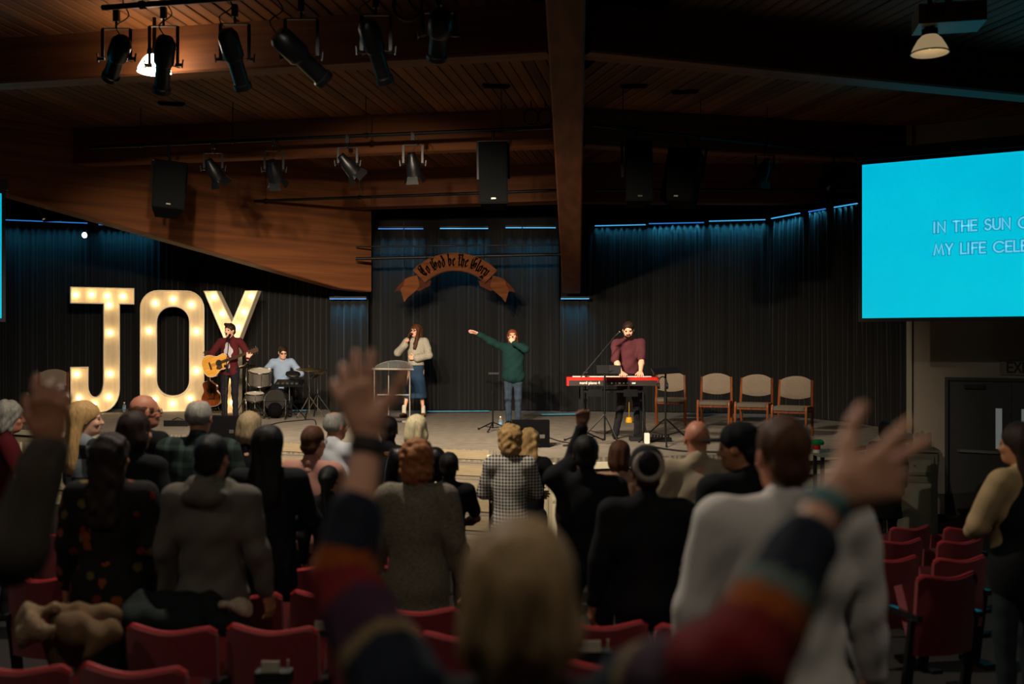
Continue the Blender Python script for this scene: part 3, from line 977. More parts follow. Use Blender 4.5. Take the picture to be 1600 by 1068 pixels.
def smooth_path(pts, n=6):
    pts = [Vector(p) for p in pts]
    out = []
    for i in range(len(pts) - 1):
        p0 = pts[max(i - 1, 0)]; p1 = pts[i]; p2 = pts[i + 1]; p3 = pts[min(i + 2, len(pts) - 1)]
        for k in range(n):
            t = k / n
            out.append(0.5 * ((2 * p1) + (p2 - p0) * t + (2 * p0 - 5 * p1 + 4 * p2 - p3) * t * t + (3 * p1 - p0 - 3 * p2 + p3) * t ** 3))
    out.append(pts[-1])
    return out
WARM = (1.0, 0.81, 0.61)
def spotlight(label, rear, front, Y, hang_py, aim=None, power=1.0, depth=0.35, rr=0.085, spot=56):
    a = P(rear[0], rear[1], Y); b = P(front[0], front[1], Y + depth)
    c = (a + b) / 2
    t = thing('stage_spotlight', label, 'spotlight', c, 0, 'long spotlights on the nearest lighting bar')
    d = (b - a); L = d.length; d.normalize()
    m = MB()
    m.lathe([(0.0, 0), (rr * 0.75, 0.005), (rr * 1.08, 0.05), (rr * 1.1, L * 0.22), (rr * 1.1, L * 0.45), (rr * 0.9, L * 0.5)], 16, a - c, d)
    m.build('lamp_housing', M_blackmetal, t, True)
    m = MB(); m.lathe([(rr * 0.9, L * 0.48), (rr * 0.82, L * 0.52), (rr * 0.8, L * 0.9), (rr * 0.98, L * 0.92), (rr * 0.98, L), (rr * 0.85, L), (rr * 0.8, L * 0.94)], 16, a - c, d)
    m.build('lens_tube', M_blackmetal, t, True)
    MB().lathe([(0.0, L * 0.935), (rr * 0.8, L * 0.94)], 16, a - c, d).build('lens', M_lens, t)
    u = d.cross(Vector((0, 0, 1))).normalized()
    for s in (-1, 1):      # shutter handles
        m = MB(); m.bar((a - c) + d * L * 0.5 + u * s * rr, (a - c) + d * L * 0.52 + u * s * (rr + 0.06), 0.02, 0.006); m.build('shutter_handle', M_blackmetal, t)
    yoke(t, P(c.x / c.y * FPX + 800, hang_py, c.y) - c, Vector((0, 0, 0)), rr * 2 + 0.09, 0.0)
    q = a - c
    cable(t, [q, q + Vector((-0.05, -0.03, 0.1)), q + Vector((0.06, -0.02, 0.2)), q + Vector((-0.02, 0.05, 0.36)), q + Vector((0.05, 0.1, 0.52))])
    if aim is not None:
        lo = add_light('spot_light', 'SPOT', b + d * 0.03, SPOT_POWER * power, WARM, None, aim, 0.05, rad(spot), 0.85)
        lo.parent = t; lo.location = b + d * 0.03 - c
    return t
spotlight('long black spotlight at the left end of the nearest bar', (192, 60), (172, 122), 9.1, 18, (-5.4, 17.4, 1.6), 0.5)
spotlight('long black spotlight hiding part of the glowing house lamp', (259, 58), (252, 143), 9.05, 14, (-5.2, 17.0, 1.6), 0.7)
spotlight('long black spotlight third along the nearest bar, leaning right', (353, 46), (380, 138), 8.9, 10, (-2.6, 17.2, 1.6), 0.8)
spotlight('long black spotlight steeply tilted, in the middle of the nearest bar', (432, 52), (508, 126), 8.8, 2, (-1.8, 16.2, 1.2), 1.0, rr=0.1, spot=76)
spotlight('long black spotlight right of the steeply tilted one', (572, 32), (602, 128), 8.75, -4, (-0.3, 15.2, 1.2), 1.1, spot=76)
spotlight('short black spotlight at the right end of the nearest bar', (690, 18), (682, 90), 8.7, -8, (2.0, 15.0, 1.6), 0.9, rr=0.1)
# cable coil by the nearest bar and rings by the girder
for px, py, Y, r, lab in ((637, 8, 8.8, 0.13, 'coil of black cable hanging beside the short spotlight'), (830, 183, 13.1, 0.1, 'coil of black cable on the bar next to the girder'), (852, 183, 13.2, 0.1, 'second coil of black cable touching the girder')):
    c = P(px, py, Y)
    t = thing('cable_coil', lab, 'cable', c)
    for k in range(3):
        MB().tube([Vector((math.cos(a_) * (r - 0.006 * k), 0.012 * k, math.sin(a_) * (r + 0.004 * k))) for a_ in np.linspace(0, 2 * PI, 24, endpoint=False)], 0.009, 6, closed=True).build('loop', M_black, t, True)
    MB().bar((0, 0, r), (0, 0, r + 0.12), 0.014).build('tie', M_black, t)
def par(label, px, py, Y, hang_py, d, aim=None, power=0.5, r=0.1, L=0.3, spot=95):
    bar = on_bar(px); Y = bar.y
    c = P(px, py, Y)
    t = thing('par_lamp', label, 'spotlight', c, 0, 'small lamps on the stage-front bar')
    d = Vector(d).normalized()
    a = -d * L * 0.5
    m = MB(); m.lathe([(0.0, 0), (r * 0.55, 0.0), (r * 0.6, L * 0.2), (r * 0.98, L * 0.45), (r, L * 0.8), (r * 1.05, L), (r * 0.95, L), (r * 0.9, L * 0.75)], 14, a, d); m.build('can', M_blackmetal, t, True)
    MB().lathe([(0, L * 0.72), (r * 0.92, L * 0.76)], 14, a, d).build('lens', M_lens, t)
    m = MB()
    u = d.cross(Vector((0, 0, 1))).normalized(); w = u.cross(d)
    for s1, s2 in ((u, w), (-u, w), (w, u), (-w, u)):
        m.add([a + d * L + s1 * r * 0.9 + s2 * r * 0.7, a + d * L + s1 * r * 0.9 - s2 * r * 0.7, a + d * (L + 0.1) + s1 * r * 1.35 - s2 * r * 0.9, a + d * (L + 0.1) + s1 * r * 1.35 + s2 * r * 0.9], [(0, 1, 2, 3)])
    m.build('barn_door', M_blackmetal, t)
    hz = bar.z - c.z
    yoke(t, (0, 0, hz), (0, 0, 0), 2 * r + 0.06, 0.0)
    cable(t, [a, a + Vector((0.08, -0.05, 0.1)), (0.1, 0, hz * 0.7), (0.02, 0.02, hz)], 0.005)
    if aim is not None:
        lo = add_light('par_light', 'SPOT', c + d * (L * 0.55), SPOT_POWER * power, WARM, None, aim, 0.06, rad(spot), 0.7)
        lo.parent = t; lo.location = d * (L * 0.55)
par('small black lamp nearest the hanging speaker at the left', 333, 264, 14.2, 224, (0.35, 0.5, -0.8), (-5.5, 16.6, 1.0), 0.06)
par('small black lamp second from the left on the stage-front bar', 428, 266, 14.0, 220, (0.1, 0.6, -0.8), (-4.0, 16.2, 1.0), 0.06)
par('small black lamp tilted to the right in the middle of the bar', 543, 256, 13.8, 213, (0.6, 0.45, -0.75), (-2.2, 16.0, 1.0), 0.06)
par('small black lamp with a round knob beneath it, left of the big speaker', 645, 256, 13.6, 207, (0.1, 0.4, -0.9), (-0.4, 15.4, 1.0), 0.06)
par('small black lamp right of the pair of hanging speakers', 1195, 264, 14.3, 222, (-0.2, 0.4, -0.9), (2.2, 15.0, 1.0), 0.06)
par('small black lamp close to the top corner of the cyan screen', 1303, 272, 14.6, 236, (-0.5, 0.4, -0.8), (4.0, 15.8, 1.0), 0.03)
M_spk = mat('speaker_black', '#08080a', 0.9, spec=0.04, var=0.2, scale=40, bump=0.2, bscale=300)
M_grille = mat('speaker_grille', '#0a0b0b', 0.9, 0.0, spec=0.04, var=0.3, scale=200, bump=0.4, bscale=400)
def hung_speaker(label, px, py, Y, w, h, d, rx, rz, roll, hang_py):
    bar = on_bar(px); Y = bar.y
    c = P(px, py, Y)
    t = thing('hanging_speaker', label, 'speaker', c, 0, 'loudspeakers hung over the stage front')
    R = Euler((rx, roll, rz)).to_matrix()
    m = MB(); n0 = len(m.v)
    # trapezoid cabinet: narrower at the back
    vs = [R @ Vector((x * (w / 2), y, z * h / 2)) for z in (-1, 1) for x, y in ((-1, -d / 2), (1, -d / 2), (0.68, d / 2), (-0.68, d / 2))]
    m.add(vs, [(3, 2, 1, 0), (4, 5, 6, 7), (0, 1, 5, 4), (1, 2, 6, 5), (2, 3, 7, 6), (3, 0, 4, 7)]); m.build('cabinet', M_spk, t)
    m = MB(); m.box(R @ Vector((0, -d / 2 - 0.006, -0.01)), (w * 0.92, 0.012, h * 0.94), R); m.build('grille', M_grille, t)
    m = MB(); m.box(R @ Vector((0, -d / 2 - 0.015, -h * 0.42)), (0.06, 0.006, 0.02), R); m.build('badge', M_steel, t)
    hz = bar.z - c.z
    m = MB()
    for s in (-1, 1):
        m.bar(R @ Vector((s * (w / 2 + 0.015), 0, -h * 0.05)), R @ Vector((s * (w / 2 + 0.015), 0, h / 2 + 0.06)), 0.035, 0.01, up=(0, 1, 0))
    m.bar(R @ Vector((-w / 2 - 0.02, 0, h / 2 + 0.06)), R @ Vector((w / 2 + 0.02, 0, h / 2 + 0.06)), 0.035, 0.01)
    m.build('bracket', M_blackmetal, t)
    MB().cyl(R @ Vector((0, 0, h / 2 + 0.06)), (0, 0, hz), 0.02, n=8).build('hanger', M_blackmetal, t)
hung_speaker('black loudspeaker hanging over the letters, tilted down', 263, 296, 14.2, 0.44, 0.72, 0.4, rad(-14), rad(22), rad(4), 222)
hung_speaker('black loudspeaker hanging left of the overhead girder', 771, 275, 13.4, 0.38, 0.84, 0.36, rad(-6), rad(0), rad(-1), 208)
hung_speaker('black loudspeaker hanging upright just right of the girder', 995, 272, 13.3, 0.36, 0.82, 0.36, rad(-6), rad(4), 0, 204)
hung_speaker('black loudspeaker twisted sideways, beside the upright one', 1070, 279, 13.6, 0.46, 0.74, 0.4, rad(-10), rad(-30), rad(6), 212)
# small fittings
t = thing('ceiling_projector', 'pale grey projector box fixed above the dome lamp, upper right corner', 'projector', P(1482, 28, 8.6), rad(-12))
MB().box((0, 0, 0), (0.54, 0.34, 0.17)).build('case', mat('projector_grey', '#6f6c62', 0.5, var=0.05), t)
MB().cyl((0.1, -0.17, 0), (0.1, -0.2, 0), 0.05, n=14).build('lens', M_lens, t)
MB().cyl((0, 0, 0.08), (0, 0, CEIL - Z(28, 8.6)), 0.03, n=8).build('mount_pole', M_steel, t)
for k in range(5):
    MB().box((-0.2 + 0.03 * k, -0.172, 0.0), (0.008, 0.006, 0.1)).build('vent_slot', M_black, t)
M_dome = bpy.data.materials.new('prismatic_dome'); M_dome.use_nodes = True; MATS['prismatic_dome'] = M_dome
b = M_dome.node_tree.nodes['Principled BSDF']
b.inputs['Base Color'].default_value = rgb('#d9c08c') + (1,); b.inputs['Roughness'].default_value = 0.35
b.inputs['Emission Color'].default_value = (1.0, 0.72, 0.38, 1); b.inputs['Emission Strength'].default_value = 0.25
M_domehot = emit('glowing_dome', (1.0, 0.80, 0.58), 35.0)
def dome_lamp(label, px, py, Y, r, hot=False, power=1.0):
    c = P(px, py, Y)
    t = thing('dome_lamp', label, 'lamp', c)
    prof = [(r * 0.42, r * 0.95), (r * 0.62, r * 0.75), (r * 0.85, r * 0.35), (r, 0), (r * 0.96, -0.005), (r * 0.80, r * 0.35), (r * 0.55, r * 0.72), (r * 0.36, r * 0.9)]
    MB().lathe(prof, 28, (0, 0, 0)).build('dome', M_domehot if hot else M_dome, t, 'all')
    MB().tube([(r * 1.0 * math.cos(a_), r * 1.0 * math.sin(a_), 0) for a_ in np.linspace(0, 2 * PI, 28, endpoint=False)], 0.006, 5, closed=True).build('rim', M_black, t, True)
    MB().lathe([(0.001, r * 0.86), (r * 0.42, r * 0.86), (r * 0.42, r * 1.3), (r * 0.15, r * 1.4), (0.02, r * 1.6), (0.02, CEIL - c.z)], 16).build('ballast', M_blackmetal, t, True)
    MB().sph((0, 0, r * 0.5), (r * 0.2, r * 0.2, r * 0.3), 10).build('bulb', emit('bulb_hot' if hot else 'bulb_dim', (1.0, 0.75, 0.45), 8.0 if hot else 1.2), t, True)
    lo = add_light('lamp_light', 'POINT', (0, 0, r * 0.35), power, (1.0, 0.90, 0.76), None, None, r * 0.3)
    lo.parent = t
    return t
dome_lamp('dim ribbed glass dome lamp under the projector box', 1453, 83, 8.6, 0.158, power=0.25)
dome_lamp('brightly glowing dome lamp half hidden behind a spotlight', 241, 112, 10.4, 0.175, True, power=12.0)
for x_, y_ in ((-4.5, 2.0), (0.0, 0.5), (4.5, 2.0)):  # added out of view to put dim light on the audience's backs
    dome_lamp('added unseen dome lamp lighting the seats %s' % {-4.5: 'on the left', 0.0: 'in the middle', 4.5: 'on the right'}[x_], x_ / y_ * FPX + 800, HZ - 2.95 / y_ * FPX, y_, 0.17, power=FILL_POWER)
dome_lamp('lit dome house lamp above the front rows, just out of the picture', -1.6 / 6.6 * FPX + 800, HZ - 3.0 / 6.6 * FPX, 6.6, 0.17, power=900.0)
# small lit spot on the left curtain rail
t = thing('rail_spot', 'small round white spotlight shining under the deep girder', 'spotlight', P(132, 367, 20.3))
MB().cyl((0.02, 0.1, 0.02), (0, 0, 0), 0.05, 0.07, 14).build('can', M_blackmetal, t, True)
MB().cyl((0, -0.004, -0.002), (-0.002, -0.012, -0.003), 0.062, 0.058, 14).build('lens', emit('spot_lens_lit', (1, 0.93, 0.82), 3.0), t)
MB().bar((0.02, 0.1, 0.02), (0.03, 0.15, 0.3), 0.02).build('bracket', M_blackmetal, t)
t = thing('metal_strut', 'slanting grey strut by the left curtain rail', 'strut', P(52, 315, 17.5))
MB().bar((0, 0, 0), P(68, 342, 17.5) - P(52, 315, 17.5), 0.07, 0.04).build('bar', M_steel, t)
MB().bar(P(68, 345, 17.5) - P(52, 315, 17.5), P(95, 344, 17.3) - P(52, 315, 17.5), 0.03).build('arm', M_steel, t)

# ================================================================ RIBBON SIGN
M_ribbon = wood_mat('carved_wood', '#44240f', '#613619', 2.5, (1, 6, 6), 0.95)
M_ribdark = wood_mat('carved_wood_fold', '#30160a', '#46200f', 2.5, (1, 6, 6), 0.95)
M_ink = mat('sign_lettering_black', '#0d0907', 0.95, var=0.05, spec=0.0)
YR = 19.0
sc_ = YR / FPX
sg = thing('ribbon_sign', 'carved wooden ribbon sign with black old-style lettering above the stage', 'sign', P(711, 489, YR), rad(4))
Rr = 94 * sc_ ; Rin = 66 * sc_
a0 = math.asin(66 * sc_ / Rr)
def ringp(a, r, y): return Vector((r * math.sin(a), y, r * math.cos(a)))
mb = MB(); n = 28; vs = []
for i in range(n + 1):
    a = -a0 + 2 * a0 * i / n
    bulge = 0.03 * math.sin(PI * i / n)
    for r, y in ((Rr, -0.02 - bulge), (Rr, 0.02 - bulge), (Rin, 0.02 - bulge), (Rin, -0.02 - bulge)):
        vs.append(ringp(a, r, y))
mb.add(vs, [(i * 4 + j, i * 4 + (j + 1) % 4, i * 4 + 4 + (j + 1) % 4, i * 4 + 4 + j) for i in range(n) for j in range(4)] + [(3, 2, 1, 0), (n * 4, n * 4 + 1, n * 4 + 2, n * 4 + 3)])
mb.build('band', M_ribbon, sg)
for dr in (Rr - 0.012, Rin + 0.012):
    MB().tube([ringp(-a0 + 2 * a0 * i / n, dr, -0.024 - 0.03 * math.sin(PI * i / n)) for i in range(n + 1)], 0.008, 5).build('raised_edge', M_ribbon, sg, True)
def rel(px, py): return ((px - 711) * sc_, (489 - py) * sc_)
for side in (-1, 1):
    mx = lambda px: 711 + (px - 711) if side < 0 else 711 + (711 - px)
    fold = [rel(mx(x), y) for x, y in ((648, 434), (657, 436), (674, 438), (672, 446), (655, 454), (646, 452))]
    main = [rel(mx(x), y) for x, y in ((633, 436), (642, 432), (652, 430), (656, 446), (652, 452), (644, 459), (637, 465), (632, 472), (629, 462), (626, 452), (630, 447))]
    tip = [rel(mx(x), y) for x, y in ((633, 436), (628, 441), (622, 447), (616, 456), (623, 454), (630, 456), (634, 450))]
    MB().prism(fold, 0.05, 0.08).build('ribbon_fold', M_ribdark, sg)
    MB().prism(main, 0.015, 0.05).build('ribbon_tail', M_ribbon, sg)
    MB().prism(tip, 0.05, 0.085).build('ribbon_tip', M_ribdark, sg)
for s in (-0.55, 0.55):
    MB().cyl((s, 0.02, Rr * 0.82), (s, 0.02, Rr + 0.4), 0.008, n=6).build('hanging_rod', M_blackmetal, sg)
# old-style lettering drawn with a broad slanted nib
BL = {
 'T': (0.62, [[(0.05, 0.72), (0.2, 0.82), (0.4, 0.78), (0.6, 0.86)], [(0.06, 0.7), (0.02, 0.45), (0.1, 0.2), (0.2, 0.12)], [(0.36, 0.78), (0.34, 0.14), (0.42, 0.04)], [(0.2, 0.62), (0.22, 0.3)], [(0.2, 0.1), (0.34, 0.02), (0.5, 0.12)]]),
 'o': (0.44, [[(0.1, 0.4), (0.1, 0.1), (0.2, 0.02)], [(0.1, 0.42), (0.22, 0.5), (0.32, 0.4), (0.32, 0.12), (0.2, 0.02)]]),
 'G': (0.72, [[(0.3, 0.84), (0.1, 0.66), (0.08, 0.3), (0.2, 0.06), (0.36, 0.02)], [(0.3, 0.86), (0.46, 0.74), (0.58, 0.84)], [(0.3, 0.7), (0.28, 0.2)], [(0.38, 0.44), (0.52, 0.5), (0.6, 0.4), (0.6, 0.14), (0.38, 0.02)], [(0.42, 0.4), (0.42, 0.14)], [(0.14, 0.1), (0.02, -0.02)]]),
 'd': (0.46, [[(0.1, 0.36), (0.1, 0.1), (0.2, 0.02), (0.32, 0.12), (0.32, 0.44), (0.12, 0.8), (0.06, 0.76)], [(0.1, 0.38), (0.22, 0.5), (0.32, 0.42)]]),
 'b': (0.46, [[(0.06, 0.86), (0.12, 0.8), (0.1, 0.1), (0.2, 0.02), (0.33, 0.12), (0.33, 0.4), (0.22, 0.5), (0.1, 0.4)]]),
 'e': (0.4, [[(0.1, 0.4), (0.1, 0.1), (0.2, 0.02), (0.33, 0.1)], [(0.1, 0.42), (0.22, 0.5), (0.31, 0.4), (0.12, 0.26)]]),
 't': (0.32, [[(0.14, 0.84), (0.14, 0.1), (0.2, 0.02), (0.3, 0.1)], [(0.02, 0.52), (0.28, 0.54)], [(0.02, 0.74), (0.4, 0.76)]]),
 'h': (0.46, [[(0.06, 0.86), (0.12, 0.8), (0.11, 0.08), (0.16, 0.02)], [(0.12, 0.4), (0.24, 0.5), (0.33, 0.4), (0.32, 0.12), (0.26, -0.08)]]),
 'l': (0.26, [[(0.06, 0.86), (0.12, 0.8), (0.12, 0.1), (0.2, 0.02), (0.26, 0.08)]]),
 'r': (0.36, [[(0.05, 0.46), (0.12, 0.42), (0.12, 0.08), (0.18, 0.02)], [(0.13, 0.4), (0.24, 0.5), (0.32, 0.42)]]),
 'y': (0.48, [[(0.05, 0.46), (0.11, 0.4), (0.11, 0.12), (0.2, 0.04), (0.32, 0.14)], [(0.3, 0.5), (0.34, 0.42), (0.33, 0.06), (0.2, -0.16), (0.02, -0.24), (-0.1, -0.16), (0.0, -0.1), (0.3, -0.22)]]),
 ' ': (0.26, []),
}
txt = 'To God be the Glory'
em = 0.28
tot = sum(BL[c][0] for c in txt) * em
span = 2 * a0 * ((Rr + Rin) / 2) * 0.9
k_ = span / tot
u = -tot / 2
nib = Vector((0.075, 0.05)) * em
for ch in txt:
    mb = MB()
    adv, sts = BL[ch]
    for st in sts:
        for (ax, ay), (bx, by) in zip(st[:-1], st[1:]):
            A = Vector((u + ax * em, ay * em)); B = Vector((u + bx * em, by * em))
            ext = (B - A).normalized() * 0.006; A = A - ext; B = B + ext
            q = [A - nib, A + nib, B + nib, B - nib]
            if abs((B - A).x * nib.y - (B - A).y * nib.x) < 2e-4:
                e = Vector((-nib.y, nib.x)).normalized() * 0.006
                q = [A - nib - e, A - nib + e, B + nib + e, B + nib - e]
            vs = []
            for dep in (0.0, 0.008):
                for v in q:
                    a = v.x * k_ / ((Rr + Rin) / 2)
                    fr = (a + a0) / (2 * a0)
                    vs.append(ringp(a, Rin + 0.095 + v.y * 1.0, -0.021 - 0.03 * math.sin(PI * min(max(fr, 0), 1)) - dep))
            mb.add(vs, [(0, 1, 2, 3), (7, 6, 5, 4), (0, 4, 5, 1), (1, 5, 6, 2), (2, 6, 7, 3), (3, 7, 4, 0)])
    u += adv * em
    if sts:
        mb.build('letter', M_ink, sg)

# ================================================================ MARQUEE LETTERS
M_let = mat('letter_cream', '#d8c39c', 0.6, var=0.08, scale=3, stretch=(6, 6, 0.6))
M_rim = mat('letter_rim', '#efe2c6', 0.5, var=0.04)
M_side = mat('letter_side', '#b99f78', 0.6, var=0.1)
M_bulb = emit('marquee_bulb', (1.0, 0.80, 0.50), 14.0)
M_socket = mat('bulb_socket', '#4a3a28', 0.5, var=0.05)
def rrect(x0, z0, x1, z1, r, n=7):
    out = []
    for cx, cz, a in ((x1 - r, z1 - r, 0), (x0 + r, z1 - r, 90), (x0 + r, z0 + r, 180), (x1 - r, z0 + r, 270)):
        out += [(cx + r * math.cos(rad(a + 90 * i / n)), cz + r * math.sin(rad(a + 90 * i / n))) for i in range(n + 1)]
    return out
def inset(pts, d):
    n = len(pts); out = []
    area = sum(pts[i][0] * pts[(i + 1) % n][1] - pts[(i + 1) % n][0] * pts[i][1] for i in range(n))
    sg_ = 1 if area > 0 else -1
    for i in range(n):
        p0 = Vector(pts[i - 1]); p = Vector(pts[i]); p1 = Vector(pts[(i + 1) % n])
        d0 = (p - p0); d1 = (p1 - p)
        d0 = d0.normalized() if d0.length > 1e-6 else d1.normalized(); d1 = d1.normalized() if d1.length > 1e-6 else d0
        n0 = Vector((-d0.y, d0.x)) * sg_; n1 = Vector((-d1.y, d1.x)) * sg_
        m = (n0 + n1).normalized(); k = d / max(0.5, m.dot(n0))
        out.append(tuple(p + m * k))
    return out
def letter(label, name, loc, rz, outline, hole, bulbs, depth=0.22):
    t = thing(name, label, 'letter', loc, rz)
    D = depth
    holes = [hole] if hole else None
    MB().prism(outline, -D + 0.07, -D + 0.09, holes=holes).build('face_panel', M_let, t)
    MB().prism(outline, 0.0, 0.02, holes=holes).build('back_panel', M_side, t)
    for k, lp in enumerate([outline] + ([hole] if hole else [])):
        n = len(lp)
        inn = inset(lp, 0.022 if k == 0 else -0.022)
        m = MB()
        vs = []
        for y, L_ in ((0.02, lp), (-D, lp), (-D, inn), (0.02, inn)):
            vs += [Vector((x, y, z)) for x, z in L_]
        m.add(vs, [(j * n + i, j * n + (i + 1) % n, ((j + 1) % 4) * n + (i + 1) % n, ((j + 1) % 4) * n + i) for j in range(4) for i in range(n)])
        m.build('rim', M_rim, t)
    first = None
    for x, z in bulbs:
        if first is None:
            bo = MB().sph((0, 0, 0), 0.042, 10).build('bulb', M_bulb, t, 'all')
            so = MB().cyl((0, 0.06, 0), (0, 0.03, 0), 0.026, n=8).build('socket', M_socket, bo)
            first = bo
        else:
            bo = first.copy(); COL.objects.link(bo)
            so = first.children[0].copy(); COL.objects.link(so); so.parent = bo
        bo.location = (x, -D + 0.03, z)
        lo = add_light('bulb_light', 'POINT', (x, -D - 0.035, z), BULB_POWER, (1.0, 0.74, 0.42), None, None, 0.03)
        lo.parent = t
    return t
q_ = 20.0 / FPX / 4.64
def zp(x, y, x0, y1, k=1.0): return ((x - x0) * q_ * k, (y1 - y) * q_ * k)
J = [(92, 88), (553, 88), (553, 208), (447, 208), (447, 830)] + [(447 - 130 * (1 - math.cos(rad(a))), 830 + 165 * math.sin(rad(a))) for a in range(15, 91, 15)] + [(200, 998), (130, 985), (95, 940), (92, 665), (222, 665), (220, 790)] + [(272 - 52 * math.cos(rad(a)), 800 + 85 * math.sin(rad(a))) for a in range(20, 161, 20)] + [(328, 790), (328, 208), (92, 208)]
Jb = [(132, 145), (245, 142), (358, 148), (472, 150), (372, 215), (378, 418), (378, 718), (140, 718), (155, 893), (262, 940), (368, 888)]
Yj = 20.0
def sqz(p, k): return (p[0] * k, p[1])
letter('giant lit marquee letter J at the left of the stage', 'marquee_letter_j', (X(108.5, Yj), Yj, STAGE), rad(27), [sqz(zp(x, y, 92, 1000), 0.94) for x, y in J], None, [sqz(zp(x, y, 92, 1000), 0.94) for x, y in Jb])
Yo = 20.45
ko = Yo / 20
O = [sqz(p, 0.945) for p in rrect(0, 0, 468 * q_ * ko, 878 * q_ * ko, 0.37)]
Oh = [sqz(p, 0.945) for p in rrect(122 * q_ * ko, 115 * q_ * ko, 356 * q_ * ko, 758 * q_ * ko, 0.31)]
Ob = [(695, 197), (825, 168), (960, 205), (652, 397), (997, 400), (652, 687), (997, 687), (690, 893), (823, 925), (950, 890)]
letter('giant lit marquee letter O between the two others', 'marquee_letter_o', (X(219.5, Yo), Yo, STAGE), rad(17), O, Oh, [sqz(zp(x, y, 587, 981, ko), 0.945) for x, y in Ob])
Yy = 20.2
ky = Yy / 20
YL = [(1080, 108), (1178, 108), (1288, 335), (1385, 108), (1478, 108), (1336, 470), (1336, 985), (1238, 985), (1238, 470)]
Yb = [(1150, 150), (1215, 272), (1262, 380), (1425, 150), (1372, 262), (1330, 370), (1288, 455), (1288, 590), (1288, 740), (1288, 910)]
letter('giant lit marquee letter Y behind the guitar player', 'marquee_letter_y', (X(324, Yy), Yy, STAGE), rad(-4), [zp(x, y, 1080, 985, ky) for x, y in YL], None, [zp(x, y, 1080, 985, ky) for x, y in Yb])

# ================================================================ STAGE FURNITURE
M_oak = wood_mat('chair_wood', '#5c2d15', '#834722', 3, (8, 8, 1), 0.35)
M_seat = mat('chair_fabric', '#75695a', 0.95, var=0.1, scale=60, bump=0.2, bscale=250)
M_seatdk = mat('chair_seat_fabric', '#595246', 0.95, var=0.1, scale=60, bump=0.2, bscale=250)
def stage_chair():
    t = thing('stage_chair', '', 'chair', (0, 0, 0), 0, 'wooden chairs on the stage')
    # faces -Y
    m = MB(); pts = rrect(-0.25, -0.24, 0.25, 0.24, 0.07, 4)
    m.prism(pts, 0.40, 0.455, fn=lambda v: Vector((v.x, v.z, v.y))); m.build('seat', M_seatdk, t)
    # padded back, curved in plan, arched top
    m = MB(); nx, nz = 12, 8; vs = []
    for s in (0, 1):
        for j in range(nz + 1):
            for i in range(nx + 1):
                u = -1 + 2 * i / nx; w = j / nz
                top = 0.84 + 0.06 * (1 - abs(u) ** 2.2); bot = 0.57 + 0.02 * abs(u) ** 2 - 0.02 * (1 - u * u)
                z = bot + (top - bot) * w
                y = 0.24 + 0.06 * (1 - u * u) + 0.05 * (z - 0.57) - 0.055 * (1 - s) * (0.5 + 0.5 * min(1, 4 * (1 - abs(u))) * min(1, 4 * w + .3, 4 * (1 - w) + .3))
                vs.append(Vector((u * 0.225, y, z)))
    N = (nx + 1) * (nz + 1)
    fs = []
    for j in range(nz):
        for i in range(nx):
            a = j * (nx + 1) + i
            fs.append((a, a + 1, a + nx + 2, a + nx + 1)); fs.append((N + a + nx + 1, N + a + nx + 2, N + a + 1, N + a))
    rim = [i for i in range(nx + 1)] + [j * (nx + 1) + nx for j in range(1, nz + 1)] + [nz * (nx + 1) + i for i in range(nx - 1, -1, -1)] + [j * (nx + 1) for j in range(nz - 1, 0, -1)]
    for i in range(len(rim)):
        a, b_ = rim[i], rim[(i + 1) % len(rim)]
        fs.append((a, a + N, b_ + N, b_))
    m.add(vs, fs); m.build('backrest', M_seat, t, True)
    for s in (-1, 1):
        m = MB(); pts = [(s * 0.245, -0.24, 0), (s * 0.25, -0.23, 0.25), (s * 0.25, -0.22, 0.42), (s * 0.25, -0.19, 0.47)]
        m.tube(smooth_path(pts, 4), [0.019] * 13, 8); m.build('leg', M_oak, t, True)
        m = MB(); pts = [(s * 0.24, 0.28, 0), (s * 0.245, 0.23, 0.25), (s * 0.25, 0.22, 0.45), (s * 0.245, 0.24, 0.62), (s * 0.24, 0.275, 0.84)]
        m.tube(smooth_path(pts, 4), [0.022] * 17, 8); m.build('leg', M_oak, t, True)
        m = MB(); m.bar((s * 0.25, -0.22, 0.39), (s * 0.25, 0.23, 0.39), 0.03, 0.04); m.build('side_rail', M_oak, t)
    m = MB(); m.bar((-0.25, -0.2, 0.38), (0.25, -0.2, 0.38), 0.03, 0.04); m.build('front_rail', M_oak, t)
    return t
proto = stage_chair()
spots = [(1048, 664, -9, 'wooden chair with padded beige back, partly behind the keyboard end'), (1117, 671, -18, 'second wooden padded chair from the keyboard'), (1178, 676, -24, 'third wooden padded chair from the keyboard'), (1238, 684, -28, 'last wooden padded chair in the row, nearest the side wall'), (82, 652, 20, 'single wooden padded chair left of the letter J')]
for i, (px, py, a, lab) in enumerate(spots):
    Y = deckY(py) + 0.22
    o = proto if i == 0 else copy_tree(proto)
    o.location = (X(px, Y), Y, STAGE); o.rotation_euler = (0, 0, rad(a)); o['label'] = lab

